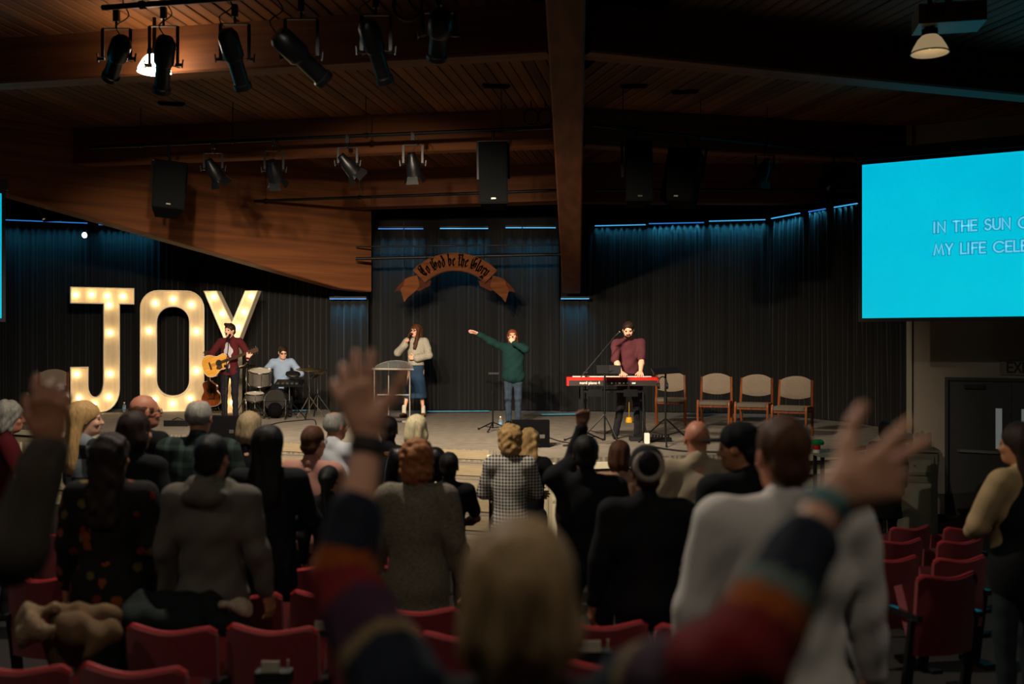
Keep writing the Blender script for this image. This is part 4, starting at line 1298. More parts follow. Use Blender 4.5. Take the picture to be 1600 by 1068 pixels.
# acrylic lectern
M_acr = bpy.data.materials.new('clear_acrylic'); M_acr.use_nodes = True; MATS['clear_acrylic'] = M_acr
b = M_acr.node_tree.nodes['Principled BSDF']
b.inputs['Base Color'].default_value = (0.92, 0.95, 0.94, 1); b.inputs['Roughness'].default_value = 0.06
b.inputs['Transmission Weight'].default_value = 0.92; b.inputs['IOR'].default_value = 1.2
M_acre = mat('acrylic_edge', '#8c857a', 0.2, var=0.05, spec=0.8)
YL_ = 17.6
t = thing('acrylic_lectern', 'clear acrylic lectern with a curved slanting top', 'lectern', (X(617, YL_), YL_, STAGE), rad(-4))
hw = 31 * YL_ / FPX
m = MB(); pts = [(-hw, 0.0), (hw, 0.0)] + [(hw * math.cos(rad(a)), 0.36 * math.sin(rad(a))) for a in range(15, 166, 15)]
m.prism(pts, 0, 0.015, fn=lambda v: Vector((v.x, -0.2 + v.z, 0.93 + v.z * 0.42 + v.y))); m.build('top_shelf', M_acr, t)
edge = [Vector((x, -0.2 + z, 0.94 + z * 0.42)) for x, z in pts]
MB().tube(edge, 0.007, 6, closed=True).build('top_edge', M_acre, t, True)
MB().bar((-hw - 0.01, -0.215, 0.955), (hw + 0.02, -0.215, 0.945), 0.014, 0.025).build('paper_lip', M_acre, t)
for x, y in ((-hw + 0.02, -0.18), (-hw * 0.38, 0.1), (hw * 0.72, 0.1), (hw * 0.84, -0.18)):
    MB().cyl((x, y, 0.02), (x, y, 0.93 + 0.42 * max(0, y + 0.2)), 0.010, n=10).build('leg', M_acre, t, True)
MB().box((0.03, -0.04, 0.5), (1.6 * hw, 0.3, 0.012)).build('shelf', M_acr, t)
MB().bar((-0.8 * hw, -0.19, 0.5), (0.86 * hw, -0.19, 0.5), 0.012, 0.016).build('shelf_edge', M_acre, t)
MB().box((0, -0.04, 0.01), (1.9 * hw, 0.4, 0.02)).build('base', M_acr, t)

# floor monitor wedges
def wedge(label, px, py, rz, w=0.5, flip=False):
    Y = deckY(py)
    t = thing('monitor_wedge', label, 'speaker', (X(px, Y), Y + 0.2, STAGE), rz, 'wedge monitors at the stage edge')
    prof = [(-0.2, 0), (0.2, 0), (0.2, 0.12), (0.02, 0.36), (-0.2, 0.36)]
    m = MB(); m.prism([(y, z) for y, z in prof], -w / 2, w / 2, fn=lambda v: Vector((v.y, v.x, v.z))); m.build('cabinet', M_spk, t)
    d = Vector((0, 0.18, -0.24)).normalized()
    R = Matrix(((1, 0, 0), (0, d.y, -d.z), (0, d.z, d.y)))
    m = MB(); m.box(Vector((0, 0.115, 0.245)), (w * 0.9, 0.26, 0.012), R); m.build('grille', M_grille, t)
    m = MB(); m.box((w * 0.3, -0.203, 0.15), (0.07, 0.008, 0.05)); m.build('connector_plate', M_steel, t)
    for s in (-1, 1):
        MB().box((s * (w / 2 + 0.004), 0, 0.2), (0.008, 0.12, 0.05)).build('handle', M_blackmetal, t)
wedge('black wedge monitor in front of the woman in the teal blouse', 829, 699, rad(2))
wedge('black wedge monitor in front of the guitar player', 352, 690, rad(-14), 0.5)

# stands
def tripod(t, r, h, feet=3, rot=0.3, folded=None):
    for k in range(feet):
        a = rot + 2 * PI * k / feet
        e = Vector((math.cos(a) * r, math.sin(a) * r, 0.012))
        m = MB(); m.tube([Vector((0, 0, h)), e], 0.011, 6); m.build('leg', M_blackmetal, t, True)
        MB().cyl(e - Vector((0, 0, 0.01)), e + Vector((0, 0, 0.02)), 0.017, n=6).build('rubber_foot', M_black, t)
        m = MB(); m.bar((0, 0, h * 0.35), e * 0.55 + Vector((0, 0, h * 0.45)), 0.012); m.build('brace', M_blackmetal, t)
def mic_stand(label, px, py, h, boom=None, mic=None, rot=0.3):
    Y = deckY(py)
    t = thing('microphone_stand', label, 'mic stand', (X(px, Y), Y, STAGE))
    m = MB(); m.cyl((0, 0, 0.05), (0, 0, h * 0.6), 0.013, n=8); m.build('lower_tube', M_blackmetal, t, True)
    m = MB(); m.cyl((0, 0, h * 0.55), (0, 0, h), 0.009, n=8); m.build('upper_tube', M_blackmetal, t, True)
    m = MB(); m.cyl((0, 0, h * 0.56), (0, 0, h * 0.62), 0.024, n=8); m.build('clutch', M_blackmetal, t, True)
    tripod(t, 0.32, 0.14, rot=rot)
    tip = Vector((0, 0, h))
    if boom:
        b0, b1 = Vector(boom[0]), Vector(boom[1])
        MB().cyl(b0, b1, 0.008, n=8).build('boom_arm', M_blackmetal, t, True)
        MB().cyl(tip - Vector((0.03, 0, 0)), tip + Vector((0.03, 0, 0)), 0.025, n=8).build('boom_joint', M_blackmetal, t, True)
        tip = b1
    return t, tip, Y
def mic(label, p, d, L=0.17, cols=None):
    t = thing('microphone', label, 'microphone', p)
    d = Vector(d).normalized()
    MB().lathe([(0.0, -L), (0.011, -L), (0.013, -L * 0.4), (0.018, -0.02), (0.018, 0.0)], 10, (0, 0, 0), d).build('handle', M_blackmetal, t, True)
    MB().sph(d * 0.018, 0.025, 10).build('grille', M_grille, t, 'all')
    MB().lathe([(0.024, 0.004), (0.026, 0.01), (0.024, 0.016)], 10, (0, 0, 0), d).build('collar', M_steel, t, True)
    return t
st, tip, Y = mic_stand('empty microphone stand beside the woman in the teal blouse', 770, 673, 1.05)
MB().bar((-0.07, 0, 0.92), (0.1, 0, 0.92), 0.03).build('accessory_clip', M_blackmetal, st)
MB().cyl((0, 0, 1.0), (0.0, 0.0, 1.32), 0.008, n=8).build('extension_tube', M_blackmetal, st, True)
# guitarist's stand and microphone
Yg = 18.05
st, tip, Y = mic_stand('microphone stand in front of the guitar player', 353, 661, 1.0, ((0, 0, 0.98), (X(357, 18.0) - X(353, deckY(661)) + 0.01, 18.02 - deckY(661), Z(527, 18.0) - STAGE)), rot=0.9)
mic('black microphone at the guitar player\'s mouth', P(358.5, 524, 18.06), (0.06, 0.35, 0.25))
# keyboard player's boom stand
Yk = 13.95
st, tip, Y = mic_stand('boom microphone stand reaching up to the keyboard player', 915, 690, 0.98, (P(905, 592, 14.1) - Vector((X(915, deckY(690)), deckY(690), STAGE)), P(962, 524, 14.25) - Vector((X(915, deckY(690)), deckY(690), STAGE))), rot=0.6)
mic('microphone on the boom at the keyboard player\'s mouth', P(967.5, 519.5, 14.3), (0.6, 0.12, 0.55), 0.16)
# tablet on a tripod stand
Yt = 13.75
t = thing('tablet_stand', 'black tripod stand in front of the red keyboard', 'stand', (X(945, Yt), Yt, STAGE))
MB().cyl((0, 0, 0.06), (0, 0, 0.98), 0.013, n=8).build('pole', M_blackmetal, t, True)
tripod(t, 0.38, 0.42, rot=1.0)
MB().bar((-0.06, 0, 0.98), (0.12, 0, 1.02), 0.02).build('crossbar', M_blackmetal, t)
M_tab = mat('tablet_back', '#141516', 0.7, 0.0, var=0.05, spec=0.15)
tb = thing('tablet', 'pair of dark tablets clipped side by side above the keyboard', 'tablet', P(952, 577, Yt))
for k, (dx, a) in enumerate(((-0.09, 6), (0.075, -12))):
    R = Euler((rad(-22), 0, rad(a))).to_matrix()
    m = MB(); m.box((dx, 0, 0), (0.17, 0.01, 0.125), R); m.build('screen_unit', M_tab, tb)
# spare stand right of the keyboard with a small mixer on top
Ys_ = deckY(694)
t = thing('utility_stand', 'black tripod stand in front of the first padded chair', 'stand', (X(1040, Ys_), Ys_, STAGE))
MB().cyl((0, 0, 0.06), (0, 0, 1.0), 0.014, n=8).build('pole', M_blackmetal, t, True)
tripod(t, 0.42, 0.36, rot=0.4)
MB().cyl((0, 0, 0.58), (0, 0, 0.66), 0.024, n=8).build('collar', M_blackmetal, t, True)
m = MB(); m.box((0, 0, 1.02), (0.36, 0.26, 0.02), Euler((rad(14), rad(-4), 0)).to_matrix()); m.build('tray', M_blackmetal, t)
hp = thing('headphones', 'black headphones hanging from the utility stand', 'headphones', (X(1040, Ys_) - 0.045, Ys_ - 0.03, STAGE + 0.83))
MB().tube([Vector((0.06 * math.cos(a_), 0, 0.11 * math.sin(a_))) for a_ in np.linspace(0, PI, 12)], 0.009, 6).build('headband', M_black, hp, True)
for s in (-1, 1):
    MB().cyl((s * 0.075, 0, -0.02), (s * 0.04, 0, -0.02), 0.042, n=12).build('ear_cup', M_black, hp, True)
# keyboard
M_red = mat('keyboard_red', '#b0211a', 0.35, var=0.04)
M_keysw = mat('key_white', '#d8d4c8', 0.4, var=0.02)
M_panel = mat('keyboard_dark', '#231a18', 0.5, var=0.06)
Kw = 1.24
kb = thing('stage_piano', 'long red stage piano with dark back panel and white lettering', 'keyboard', (X(958, 14.0), 14.0, STAGE + 0.80), rad(-1.5))
MB().box((0, 0.17, 0.065), (Kw, 0.30, 0.11)).build('case', M_red, kb)
m = MB(); m.box((0, 0.01, 0.04), (Kw, 0.012, 0.075)); m.build('back_panel', M_panel, kb)
for s in (-1, 1):
    MB().box((s * (Kw / 2 + 0.015), 0.17, 0.06), (0.03, 0.32, 0.12)).build('end_cheek', M_red, kb)
k0 = None
for i in range(52):
    if k0 is None:
        k0 = MB().box((0, 0, 0), (0.0205, 0.13, 0.015)).build('white_key', M_keysw, kb); o = k0
    else:
        o = k0.copy(); COL.objects.link(o)
    o.location = (-0.55 + i * 0.0216, 0.26, 0.122)
M_prt = mat('white_print', '#d9d5cc', 0.6, var=0.02)
def font_text(text, size, parent, loc, rot, m, extrude=0.001, name='lettering', bold=0.0):
    cu = bpy.data.curves.new('font', 'FONT'); cu.body = text; cu.size = size; cu.extrude = extrude; cu.offset = bold
    o = bpy.data.objects.new('font', cu); COL.objects.link(o)
    dg = bpy.context.evaluated_depsgraph_get(); dg.update()
    me = bpy.data.meshes.new_from_object(o.evaluated_get(dg))
    bpy.data.objects.remove(o)
    me.materials.clear(); me.materials.append(m); me.name = name
    r = link(name, me, parent, loc); r.rotation_euler = rot
    return r
font_text('nord piano 4', 0.055, kb, (-0.47, 0.003, 0.026), (PI / 2, 0, 0), M_prt, bold=0.001)
for x_, w_ in ((0.0, 0.02), (0.06, 0.01), (0.11, 0.03), (0.17, 0.02), (0.22, 0.015), (0.31, 0.05)):
    MB().box((x_ - 0.02, 0.003, 0.04), (w_, 0.004, 0.02)).build('socket_print', M_prt, kb)
ks = thing('keyboard_stand', 'black table stand under the red stage piano', 'stand', (X(958, 14.0), 14.0, STAGE))
for s in (-1, 1):
    m = MB(); m.bar((s * 0.44, 0.02, 0.0), (s * 0.44, 0.02, 0.78), 0.035); m.bar((s * 0.44, 0.36, 0.0), (s * 0.44, 0.36, 0.78), 0.035); m.bar((s * 0.44, 0.0, 0.775), (s * 0.44, 0.4, 0.775), 0.035); m.build('side_frame', M_blackmetal, ks)
    m = MB(); m.box((s * 0.25, 0.03, 0.70), (0.2, 0.05, 0.1)); m.build('clamp_block', M_blackmetal, ks)
m = MB(); m.bar((-0.45, 0.36, 0.72), (0.45, 0.36, 0.72), 0.03); m.bar((-0.45, 0.03, 0.72), (0.45, 0.03, 0.72), 0.03); m.build('crossbar', M_blackmetal, ks)
# pedals, power strip and cables by the keyboard
pd = thing('pedal_unit', 'triple pedal unit on the floor under the red keyboard', 'pedals', (X(1000, 14.3), 14.2, STAGE))
MB().box((0, 0.1, 0.03), (0.3, 0.18, 0.05)).build('box', M_black, pd)
for k in (-1, 0, 1):
    MB().box((k * 0.08, 0.22, 0.03), (0.035, 0.14, 0.015)).build('pedal', M_chrome, pd)
pw = thing('power_adapter', 'white power adapter block on the stage beside the keyboard leg', 'adapter', (X(1010, 13.95), 13.9, STAGE))
m = MB(); m.prism(rrect(-0.035, 0, 0.035, 0.15, 0.015, 3), -0.03, 0.03); m.build('case', M_keysw, pw)
MB().tube(smooth_path([(0, 0, 0.14), (-0.03, 0, 0.3), (-0.05, 0.02, 0.5), (-0.05, 0.05, 0.72)]), 0.006, 5).build('lead', M_black, pw, True)
bx = thing('stage_box', 'low black stage box with cables beside the utility stand', 'stage box', (X(1030, 14.3), 14.2, STAGE))
MB().box((0, 0, 0.03), (0.3, 0.18, 0.06)).build('case', M_blackmetal, bx)
for k in range(6):
    MB().cyl((-0.11 + 0.044 * k, -0.03, 0.06), (-0.11 + 0.044 * k, -0.05, 0.1), 0.012, n=6).build('plug', M_black, bx)
def floor_cable(label, pts, r=0.009):
    pp = [Vector((X(px, deckY(py)), deckY(py), STAGE + r)) for px, py in pts]
    o = MB().tube(smooth_path(pp), r, 5).build('floor_cable', M_black, None, True)
    tag(o, label, 'cable')
floor_cable('thick black cable running along the stage edge to the last chair', [(1018, 699), (1060, 705), (1110, 707), (1170, 709), (1240, 712)], 0.013)
floor_cable('black cable from the wedge monitor towards the keyboard', [(857, 684), (875, 690), (895, 694), (880, 697), (905, 698)])
floor_cable('black cable wandering over the floor in front of the drums', [(415, 666), (440, 660), (470, 657), (490, 656), (494, 664)])
yt = thing('yellow_tag', 'small yellow floor stand with a thin rod behind the keyboard', 'marker', (X(983, 17.6), 17.6, STAGE))
MB().lathe([(0.06, 0), (0.065, 0.03), (0.05, 0.09), (0.015, 0.1)], 12).build('base', mat('yellow_plastic', '#d8a214', 0.5, var=0.05), yt, True)
MB().cyl((0, 0, 0.1), (0, 0, 0.36), 0.008, n=6).build('rod', mat('amber_rod', '#a07a2a', 0.4), yt)
def bottle(label, px, py, capc, Yf=None):
    Y = deckY(py)
    t = thing('water_bottle', label, 'bottle', (X(px, Y), Y, STAGE), 0, 'plastic water bottles on the stage')
    MB().lathe([(0.0, 0), (0.03, 0), (0.033, 0.02), (0.031, 0.07), (0.033, 0.1), (0.032, 0.15), (0.012, 0.19), (0.012, 0.2)], 12).build('body', M_acr, t, 'all')
    MB().lathe([(0.0335, 0.08), (0.0335, 0.12)], 12).build('wrapper', mat('bottle_blue', '#5f8fb8', 0.5), t, 'all')
    MB().lathe([(0.014, 0.2), (0.014, 0.218), (0.0, 0.218)], 12).build('cap', capc, t, True)
bottle('clear water bottle between the letters J and O', 194, 645, M_keysw)
bottle('clear water bottle with blue label by the teal singer\'s feet', 782, 671, M_keysw)
bottle('clear water bottle on the floor near the last chairs', 1158, 655, M_keysw)
db = thing('direct_box', 'flat black box on the stage edge left of the wedge monitor', 'box', (X(281, 17.0), 16.9, STAGE))
MB().box((0, 0, 0.05), (0.4, 0.25, 0.1)).build('case', M_blackmetal, db)
MB().tube([(-0.1, 0, 0.1), (0, 0, 0.14), (0.1, 0, 0.1)], 0.01, 6).build('handle', M_black, db)

# ================================================================ GUITARS
M_spruce = wood_mat('spruce_top', '#b8812f', '#d9a044', 2.5, (2, 10, 14), 0.3)
M_mahog = wood_mat('mahogany', '#7a3a17', '#a4561f', 2.5, (2, 10, 14), 0.3)
M_fret = mat('fretboard', '#3a2215', 0.5, var=0.1)
def guitar(label, loc, R, top):
    """lies in its own xz plane, neck along +x, face towards -y"""
    t = thing('acoustic_guitar', label, 'guitar', loc)
    t.rotation_euler = R
    up = [(-0.26, 0.0), (-0.255, 0.09), (-0.21, 0.165), (-0.13, 0.2), (-0.05, 0.185), (0.02, 0.14), (0.07, 0.125), (0.13, 0.135), (0.19, 0.14), (0.235, 0.1), (0.245, 0.03)]
    lo = [(0.245, -0.03), (0.20, -0.06), (0.17, -0.11), (0.12, -0.135), (0.06, -0.125), (0.02, -0.14), (-0.05, -0.185), (-0.13, -0.2), (-0.21, -0.165), (-0.255, -0.09)]
    out = [(v.x, v.z) for v in smooth_path([Vector((x, 0, z)) for x, z in up + lo + [up[0]]], 4)[:-1]]
    MB().prism(out, -0.045, 0.05).build('body', M_mahog, t)
    MB().prism(inset(out, 0.004), -0.05, -0.0449).build('top', top, t)
    MB().tube([Vector((x, -0.048, z)) for x, z in out], 0.004, 5, closed=True).build('binding', M_keysw, t, True)
    MB().cyl((0.06, -0.049, 0), (0.06, -0.052, 0), 0.05, n=20).build('sound_hole', M_black, t)
    MB().lathe([(0.05, 0), (0.062, 0)], 20, (0.06, -0.0515, 0), (0, -1, 0)).build('rosette', M_fret, t)
    MB().prism([(0.1, -0.045), (0.05, -0.055), (0.0, -0.04), (-0.02, -0.09), (0.04, -0.12), (0.1, -0.1)], -0.0535, -0.0495).build('pickguard', M_fret, t)
    MB().box((-0.11, -0.056, 0), (0.03, 0.012, 0.14)).build('bridge', M_fret, t)
    m = MB(); m.box((0.43, -0.045, 0), (0.48, 0.03, 0.05)); m.build('neck', M_mahog, t)
    m = MB(); m.box((0.40, -0.063, 0), (0.56, 0.008, 0.052)); m.build('fretboard', M_fret, t)
    m = MB(); m.prism([(0.66, -0.027), (0.68, -0.037), (0.83, -0.042), (0.84, 0), (0.83, 0.042), (0.68, 0.037), (0.66, 0.027)], -0.055, -0.035); m.build('headstock', M_fret, t)
    for k in range(3):
        for s in (-1, 1):
            MB().sph((0.71 + 0.045 * k, -0.045, s * 0.058), (0.009, 0.007, 0.014), 8).build('tuning_peg', M_chrome, t, True)
    m = MB()
    for k in range(6):
        z = -0.02 + 0.008 * k
        m.cyl((-0.11, -0.068, z * 1.2), (0.67, -0.07, z), 0.0009, n=4)
    m.build('strings', M_chrome, t)
    return t
# on its stand left of the guitar player
gs = thing('guitar_stand', 'small black guitar stand holding the brown guitar', 'stand', (X(331, 19.6), 19.6, STAGE))
for a_ in (-0.25, 0.25):
    MB().tube([(a_, -0.16, 0.01), (a_ * 0.5, 0.0, 0.12), (0, 0.16, 0.5)], 0.012, 6).build('leg', M_blackmetal, gs, True)
MB().bar((-0.12, -0.14, 0.12), (0.12, -0.14, 0.12), 0.02).build('cradle', M_blackmetal, gs)
guitar('brown acoustic guitar standing on a stand beside the letter O', (X(331, 19.6), 19.56, STAGE + 0.42), (rad(-6), rad(-96), 0), M_mahog)

# ================================================================ DRUM KIT
M_shell = mat('drum_shell_grey', '#57524b', 0.45, 0.2, var=0.1)
M_head = mat('drum_head', '#b9b2a2', 0.5, var=0.05)
M_headblk = mat('drum_head_black', '#121212', 0.35, var=0.1)
M_brass = mat('cymbal_dark', '#5a5138', 0.35, 0.8, var=0.1)
def drum(t, c, ax, r, L, shell, head, lugs=6):
    c = Vector(c); ax = Vector(ax).normalized()
    a = c - ax * L / 2; bb = c + ax * L / 2
    MB().lathe([(r, 0), (r, L)], 20, a, ax).build('shell', shell, t, 'all')
    MB().lathe([(0, 0.003), (r * 0.99, 0.003)], 20, a, ax).build('drum_head', head, t)
    MB().lathe([(0, L - 0.003), (r * 0.99, L - 0.003)], 20, a, ax).build('drum_head', head, t)
    u, v = frame_of(ax)
    for p in (a, bb):
        MB().tube([p + (u * math.cos(q) + v * math.sin(q)) * (r + 0.008) for q in np.linspace(0, 2 * PI, 20, endpoint=False)], 0.011, 5, closed=True).build('hoop', M_chrome, t, True)
    for k in range(lugs):
        q = 2 * PI * k / lugs
        e = (u * math.cos(q) + v * math.sin(q)) * (r + 0.01)
        MB().cyl(a + e + ax * 0.02, bb + e - ax * 0.02, 0.006, n=5).build('lug_rod', M_chrome, t, True)
Yd = 18.55
t = thing('bass_drum', 'small black bass drum with a chrome hoop at the front of the kit', 'drum', (X(431, Yd), Yd, STAGE))
drum(t, (0, 0.1, 0.34), (0, 1, 0), 0.19, 0.34, M_black, M_headblk, 8)
MB().sph((0, -0.05, 0.16), (0.15, 0.12, 0.15), 12).build('pedal_drum_pad', M_spk, t, True)
for s in (-1, 1):
    MB().tube([(s * 0.2, -0.09, 0.0), (s * 0.2, -0.09, 0.36)], 0.012, 6).build('frame_leg', M_chrome, t, True)
    MB().tube([(s * 0.2, -0.16, 0.0), (s * 0.2, 0.05, 0.03)], 0.012, 6).build('frame_foot', M_chrome, t, True)
MB().tube([(-0.22, -0.09, 0.34), (0.22, -0.09, 0.34)], 0.01, 6).build('frame_bar', M_chrome, t, True)
t = thing('tom_drum', 'grey tom drum with chrome lugs left of the drummer', 'drum', (X(406, 18.7), 18.7, STAGE))
drum(t, (0, 0, 0.76), (0.1, -0.25, 1), 0.2, 0.26, M_shell, M_head, 8)
tripod(t, 0.28, 0.5, rot=0.8)
MB().cyl((0, 0, 0.3), (0, 0, 0.66), 0.014, n=8).build('stand_tube', M_chrome, t, True)
t = thing('snare_drum', 'shallow snare drum on a chrome stand under the grey tom', 'drum', (X(398, 18.3), 18.3, STAGE))
drum(t, (0, 0, 0.42), (0.05, -0.15, 1), 0.16, 0.12, M_shell, M_head, 8)
tripod(t, 0.26, 0.3, rot=0.2)
MB().cyl((0, 0, 0.2), (0, 0, 0.36), 0.013, n=8).build('stand_tube', M_chrome, t, True)
t = thing('electronic_drum_pad', 'black electronic pad unit with chrome clamps before the drummer', 'drum pad', (X(452, 18.5), 18.5, STAGE))
MB().box((0, 0, 0.66), (0.5, 0.28, 0.05), Euler((rad(18), 0, 0)).to_matrix()).build('module', M_blackmetal, t)
MB().lathe([(0, 0.05), (0.13, 0.05), (0.14, 0.02), (0.12, 0.0), (0, 0.0)], 16, (0.06, 0.02, 0.8), (0.1, -0.3, 1)).build('round_pad', M_black, t, True)
for k in range(5):
    MB().box((-0.18 + 0.085 * k, -0.1, 0.665), (0.05, 0.05, 0.02), Euler((rad(18), 0, 0)).to_matrix()).build('button', M_steel, t)
MB().cyl((0, 0, 0.3), (0, 0, 0.66), 0.015, n=8).build('stand_tube', M_chrome, t, True)
tripod(t, 0.3, 0.34, rot=0.5)
def cymbal(label, px, Y, h, r, tilt):
    t = thing('cymbal_stand', label, 'cymbal', (X(px, Y), Y, STAGE))
    MB().cyl((0, 0, 0.1), (0, 0, h + 0.06), 0.011, n=8).build('stand_tube', M_chrome, t, True)
    MB().cyl((0, 0, h * 0.55), (0, 0, h * 0.62), 0.02, n=8).build('clutch', M_chrome, t, True)
    ax = Vector(tilt).normalized()
    MB().lathe([(0.008, 0.03), (0.04, 0.02), (0.05, 0.005), (r, -0.02), (r, -0.024), (0.05, 0.0), (0.008, 0.02)], 24, (0, 0, h), ax).build('cymbal_plate', M_brass, t, 'all')
    for k in range(3):
        a = 0.5 + 2 * PI * k / 3
        e = Vector((math.cos(a) * 0.3, math.sin(a) * 0.3, 0.012))
        MB().tube([(0, 0, 0.42), e], 0.011, 6).build('leg', M_chrome, t, True)
        MB().cyl(e, e + Vector((0, 0, 0.025)), 0.018, n=6).build('rubber_foot', M_black, t)
cymbal('dark ride cymbal on a chrome tripod right of the drummer', 483, 18.5, 0.93, 0.24, (0.05, -0.1, 1))
cymbal('dark cymbal low on the left of the drum kit', 385, 19.0, 0.98, 0.2, (-0.1, -0.15, 1))
cymbal('small dark cymbal tilted towards the drummer at the right', 496, 19.2, 0.82, 0.2, (-0.4, -0.25, 1))
t = thing('drum_stool', 'round black stool under the drummer', 'stool', (X(441, 19.35), 19.35, STAGE))
MB().lathe([(0, 0.5), (0.16, 0.5), (0.17, 0.47), (0.16, 0.43), (0, 0.43)], 16).build('seat', M_black, t, True)
MB().cyl((0, 0, 0.15), (0, 0, 0.44), 0.018, n=8).build('post', M_chrome, t, True)
tripod(t, 0.26, 0.25, rot=0.1)

# ================================================================ RIGHT SIDE: CABINET, PAPERS, TABLE THINGS
M_cab = mat('cabinet_sage', '#7c7966', 0.6, var=0.05)
M_cabp = mat('cabinet_panel', '#8f8b76', 0.6, var=0.05)
Yc = 13.45
cb = thing('side_cabinet', 'grey-green panelled cabinet against the wall beside the stage', 'cabinet', (X(1428, Yc), Yc, FZ), rad(-14))
ch_ = Z(702, Yc) - FZ
MB().box((0, 0.2, ch_ / 2 - 0.015), (0.6, 0.4, ch_ - 0.03)).build('body', M_cab, cb)
MB().box((0, 0.19, ch_ - 0.015), (0.66, 0.46, 0.03)).build('top', M_cab, cb)
for i, (z0, z1) in enumerate(((ch_ - 0.34, ch_ - 0.08), (0.1, ch_ - 0.4))):
    d = MB(); d.box((0, -0.008, (z0 + z1) / 2), (0.5, 0.016, z1 - z0)); dd = d.build('drawer' if i == 0 else 'door', M_cabp, cb)
    m = MB()
    for c_, s_ in (((0, -0.02, z1 - 0.02), (0.5, 0.016, 0.04)), ((0, -0.02, z0 + 0.02), (0.5, 0.016, 0.04)), ((-0.23, -0.02, (z0 + z1) / 2), (0.04, 0.016, z1 - z0 - 0.08)), ((0.23, -0.02, (z0 + z1) / 2), (0.04, 0.016, z1 - z0 - 0.08))):
        m.box(c_, s_)
    m.build('panel_frame', M_cab, dd)
    MB().sph((0.0 if i == 0 else -0.2, -0.035, (z0 + z1) / 2), 0.014, 8).build('knob', M_steel, dd, True)
M_paper = mat('paper', '#b3a992', 0.8, var=0.06)
pp = thing('leaflet_rack', 'rack of pale leaflets on top of the grey-green cabinet', 'leaflets', (X(1447, Yc), Yc + 0.12, FZ + ch_))
for k in range(5):
    MB().box((-0.1 + 0.05 * k, 0.02 * (k % 2), 0.1 + 0.01 * (k % 3)), (0.045, 0.02, 0.2 + 0.02 * (k % 3))).build('leaflet', M_paper, pp)
MB().box((0, -0.03, 0.05), (0.28, 0.01, 0.1)).build('holder', M_acr, pp)
Yx = 13.0
sx_ = thing('side_table', 'small dark table carrying a green and red tin at the stage end', 'table', (X(1283, Yx), Yx - 0.55, floorz(Yx)))
hT = Z(699, Yx) - floorz(Yx)
MB().box((0, 0, hT - 0.02), (0.5, 0.4, 0.04)).build('table_top', M_sage, sx_)
for a_ in (-0.2, 0.2):
    for b_ in (-0.15, 0.15):
        MB().bar((a_, b_, 0), (a_, b_, hT - 0.04), 0.04).build('leg', M_black, sx_)
cn = thing('red_canister', 'red canister with white base and a wide green lid', 'canister', (X(1274, Yx - 0.55), Yx - 0.6, floorz(Yx) + hT))
MB().lathe([(0, 0), (0.045, 0), (0.045, 0.04)], 14).build('base', M_keysw, cn, True)
MB().lathe([(0.045, 0.04), (0.048, 0.05), (0.048, 0.09), (0.03, 0.1)], 14).build('body', mat('can_red', '#c01818', 0.5), cn, True)
MB().lathe([(0, 0.1), (0.08, 0.1), (0.085, 0.13), (0.06, 0.16), (0, 0.165)], 14, (0.015, 0.02, 0)).build('lid', mat('can_green', '#0f7a35', 0.5), cn, True)
# ================================================================ PEOPLE
SKINS = {k: mat('skin_' + k, h, 0.5, var=0.05, scale=20) for k, h in (('fair', '#d8a488'), ('light', '#c68f72'), ('tan', '#a8714f'), ('ruddy', '#b9795e'), ('dark', '#5e3826'), ('brown', '#8a583c'))}
M_lips = mat('lips', '#8c4a44', 0.5, var=0.03)
M_mouth = mat('open_mouth', '#2a0d0c', 0.6, var=0.03)
M_eye = mat('eye_dark', '#2a221e', 0.2, var=0.02)
def hairmat(name, h):
    return mat('hair_' + name, h, 0.6, spec=0.2, var=0.35, scale=30, stretch=(4, 4, 0.4), bump=0.5, bscale=40)
HAIR = {k: hairmat(k, h) for k, h in (('black', '#120e0c'), ('darkbrown', '#23150e'), ('brown', '#4a2c1a'), ('auburn', '#6e3a20'), ('ginger', '#8f5a34'), ('blond', '#b48e5c'), ('paleblond', '#f0d3a6'), ('grey', '#8f8a80'), ('silver', '#b8b2a4'), ('ashblond', '#a08a68'), ('beige', '#8d7350'))}
def cloth(name, h, var=0.1, rough=0.9, bump=0.25, bscale=120, scale=10):
    return mat('cloth_' + name, h, rough, var=var, bump=bump, bscale=bscale, scale=scale, spec=0.2)

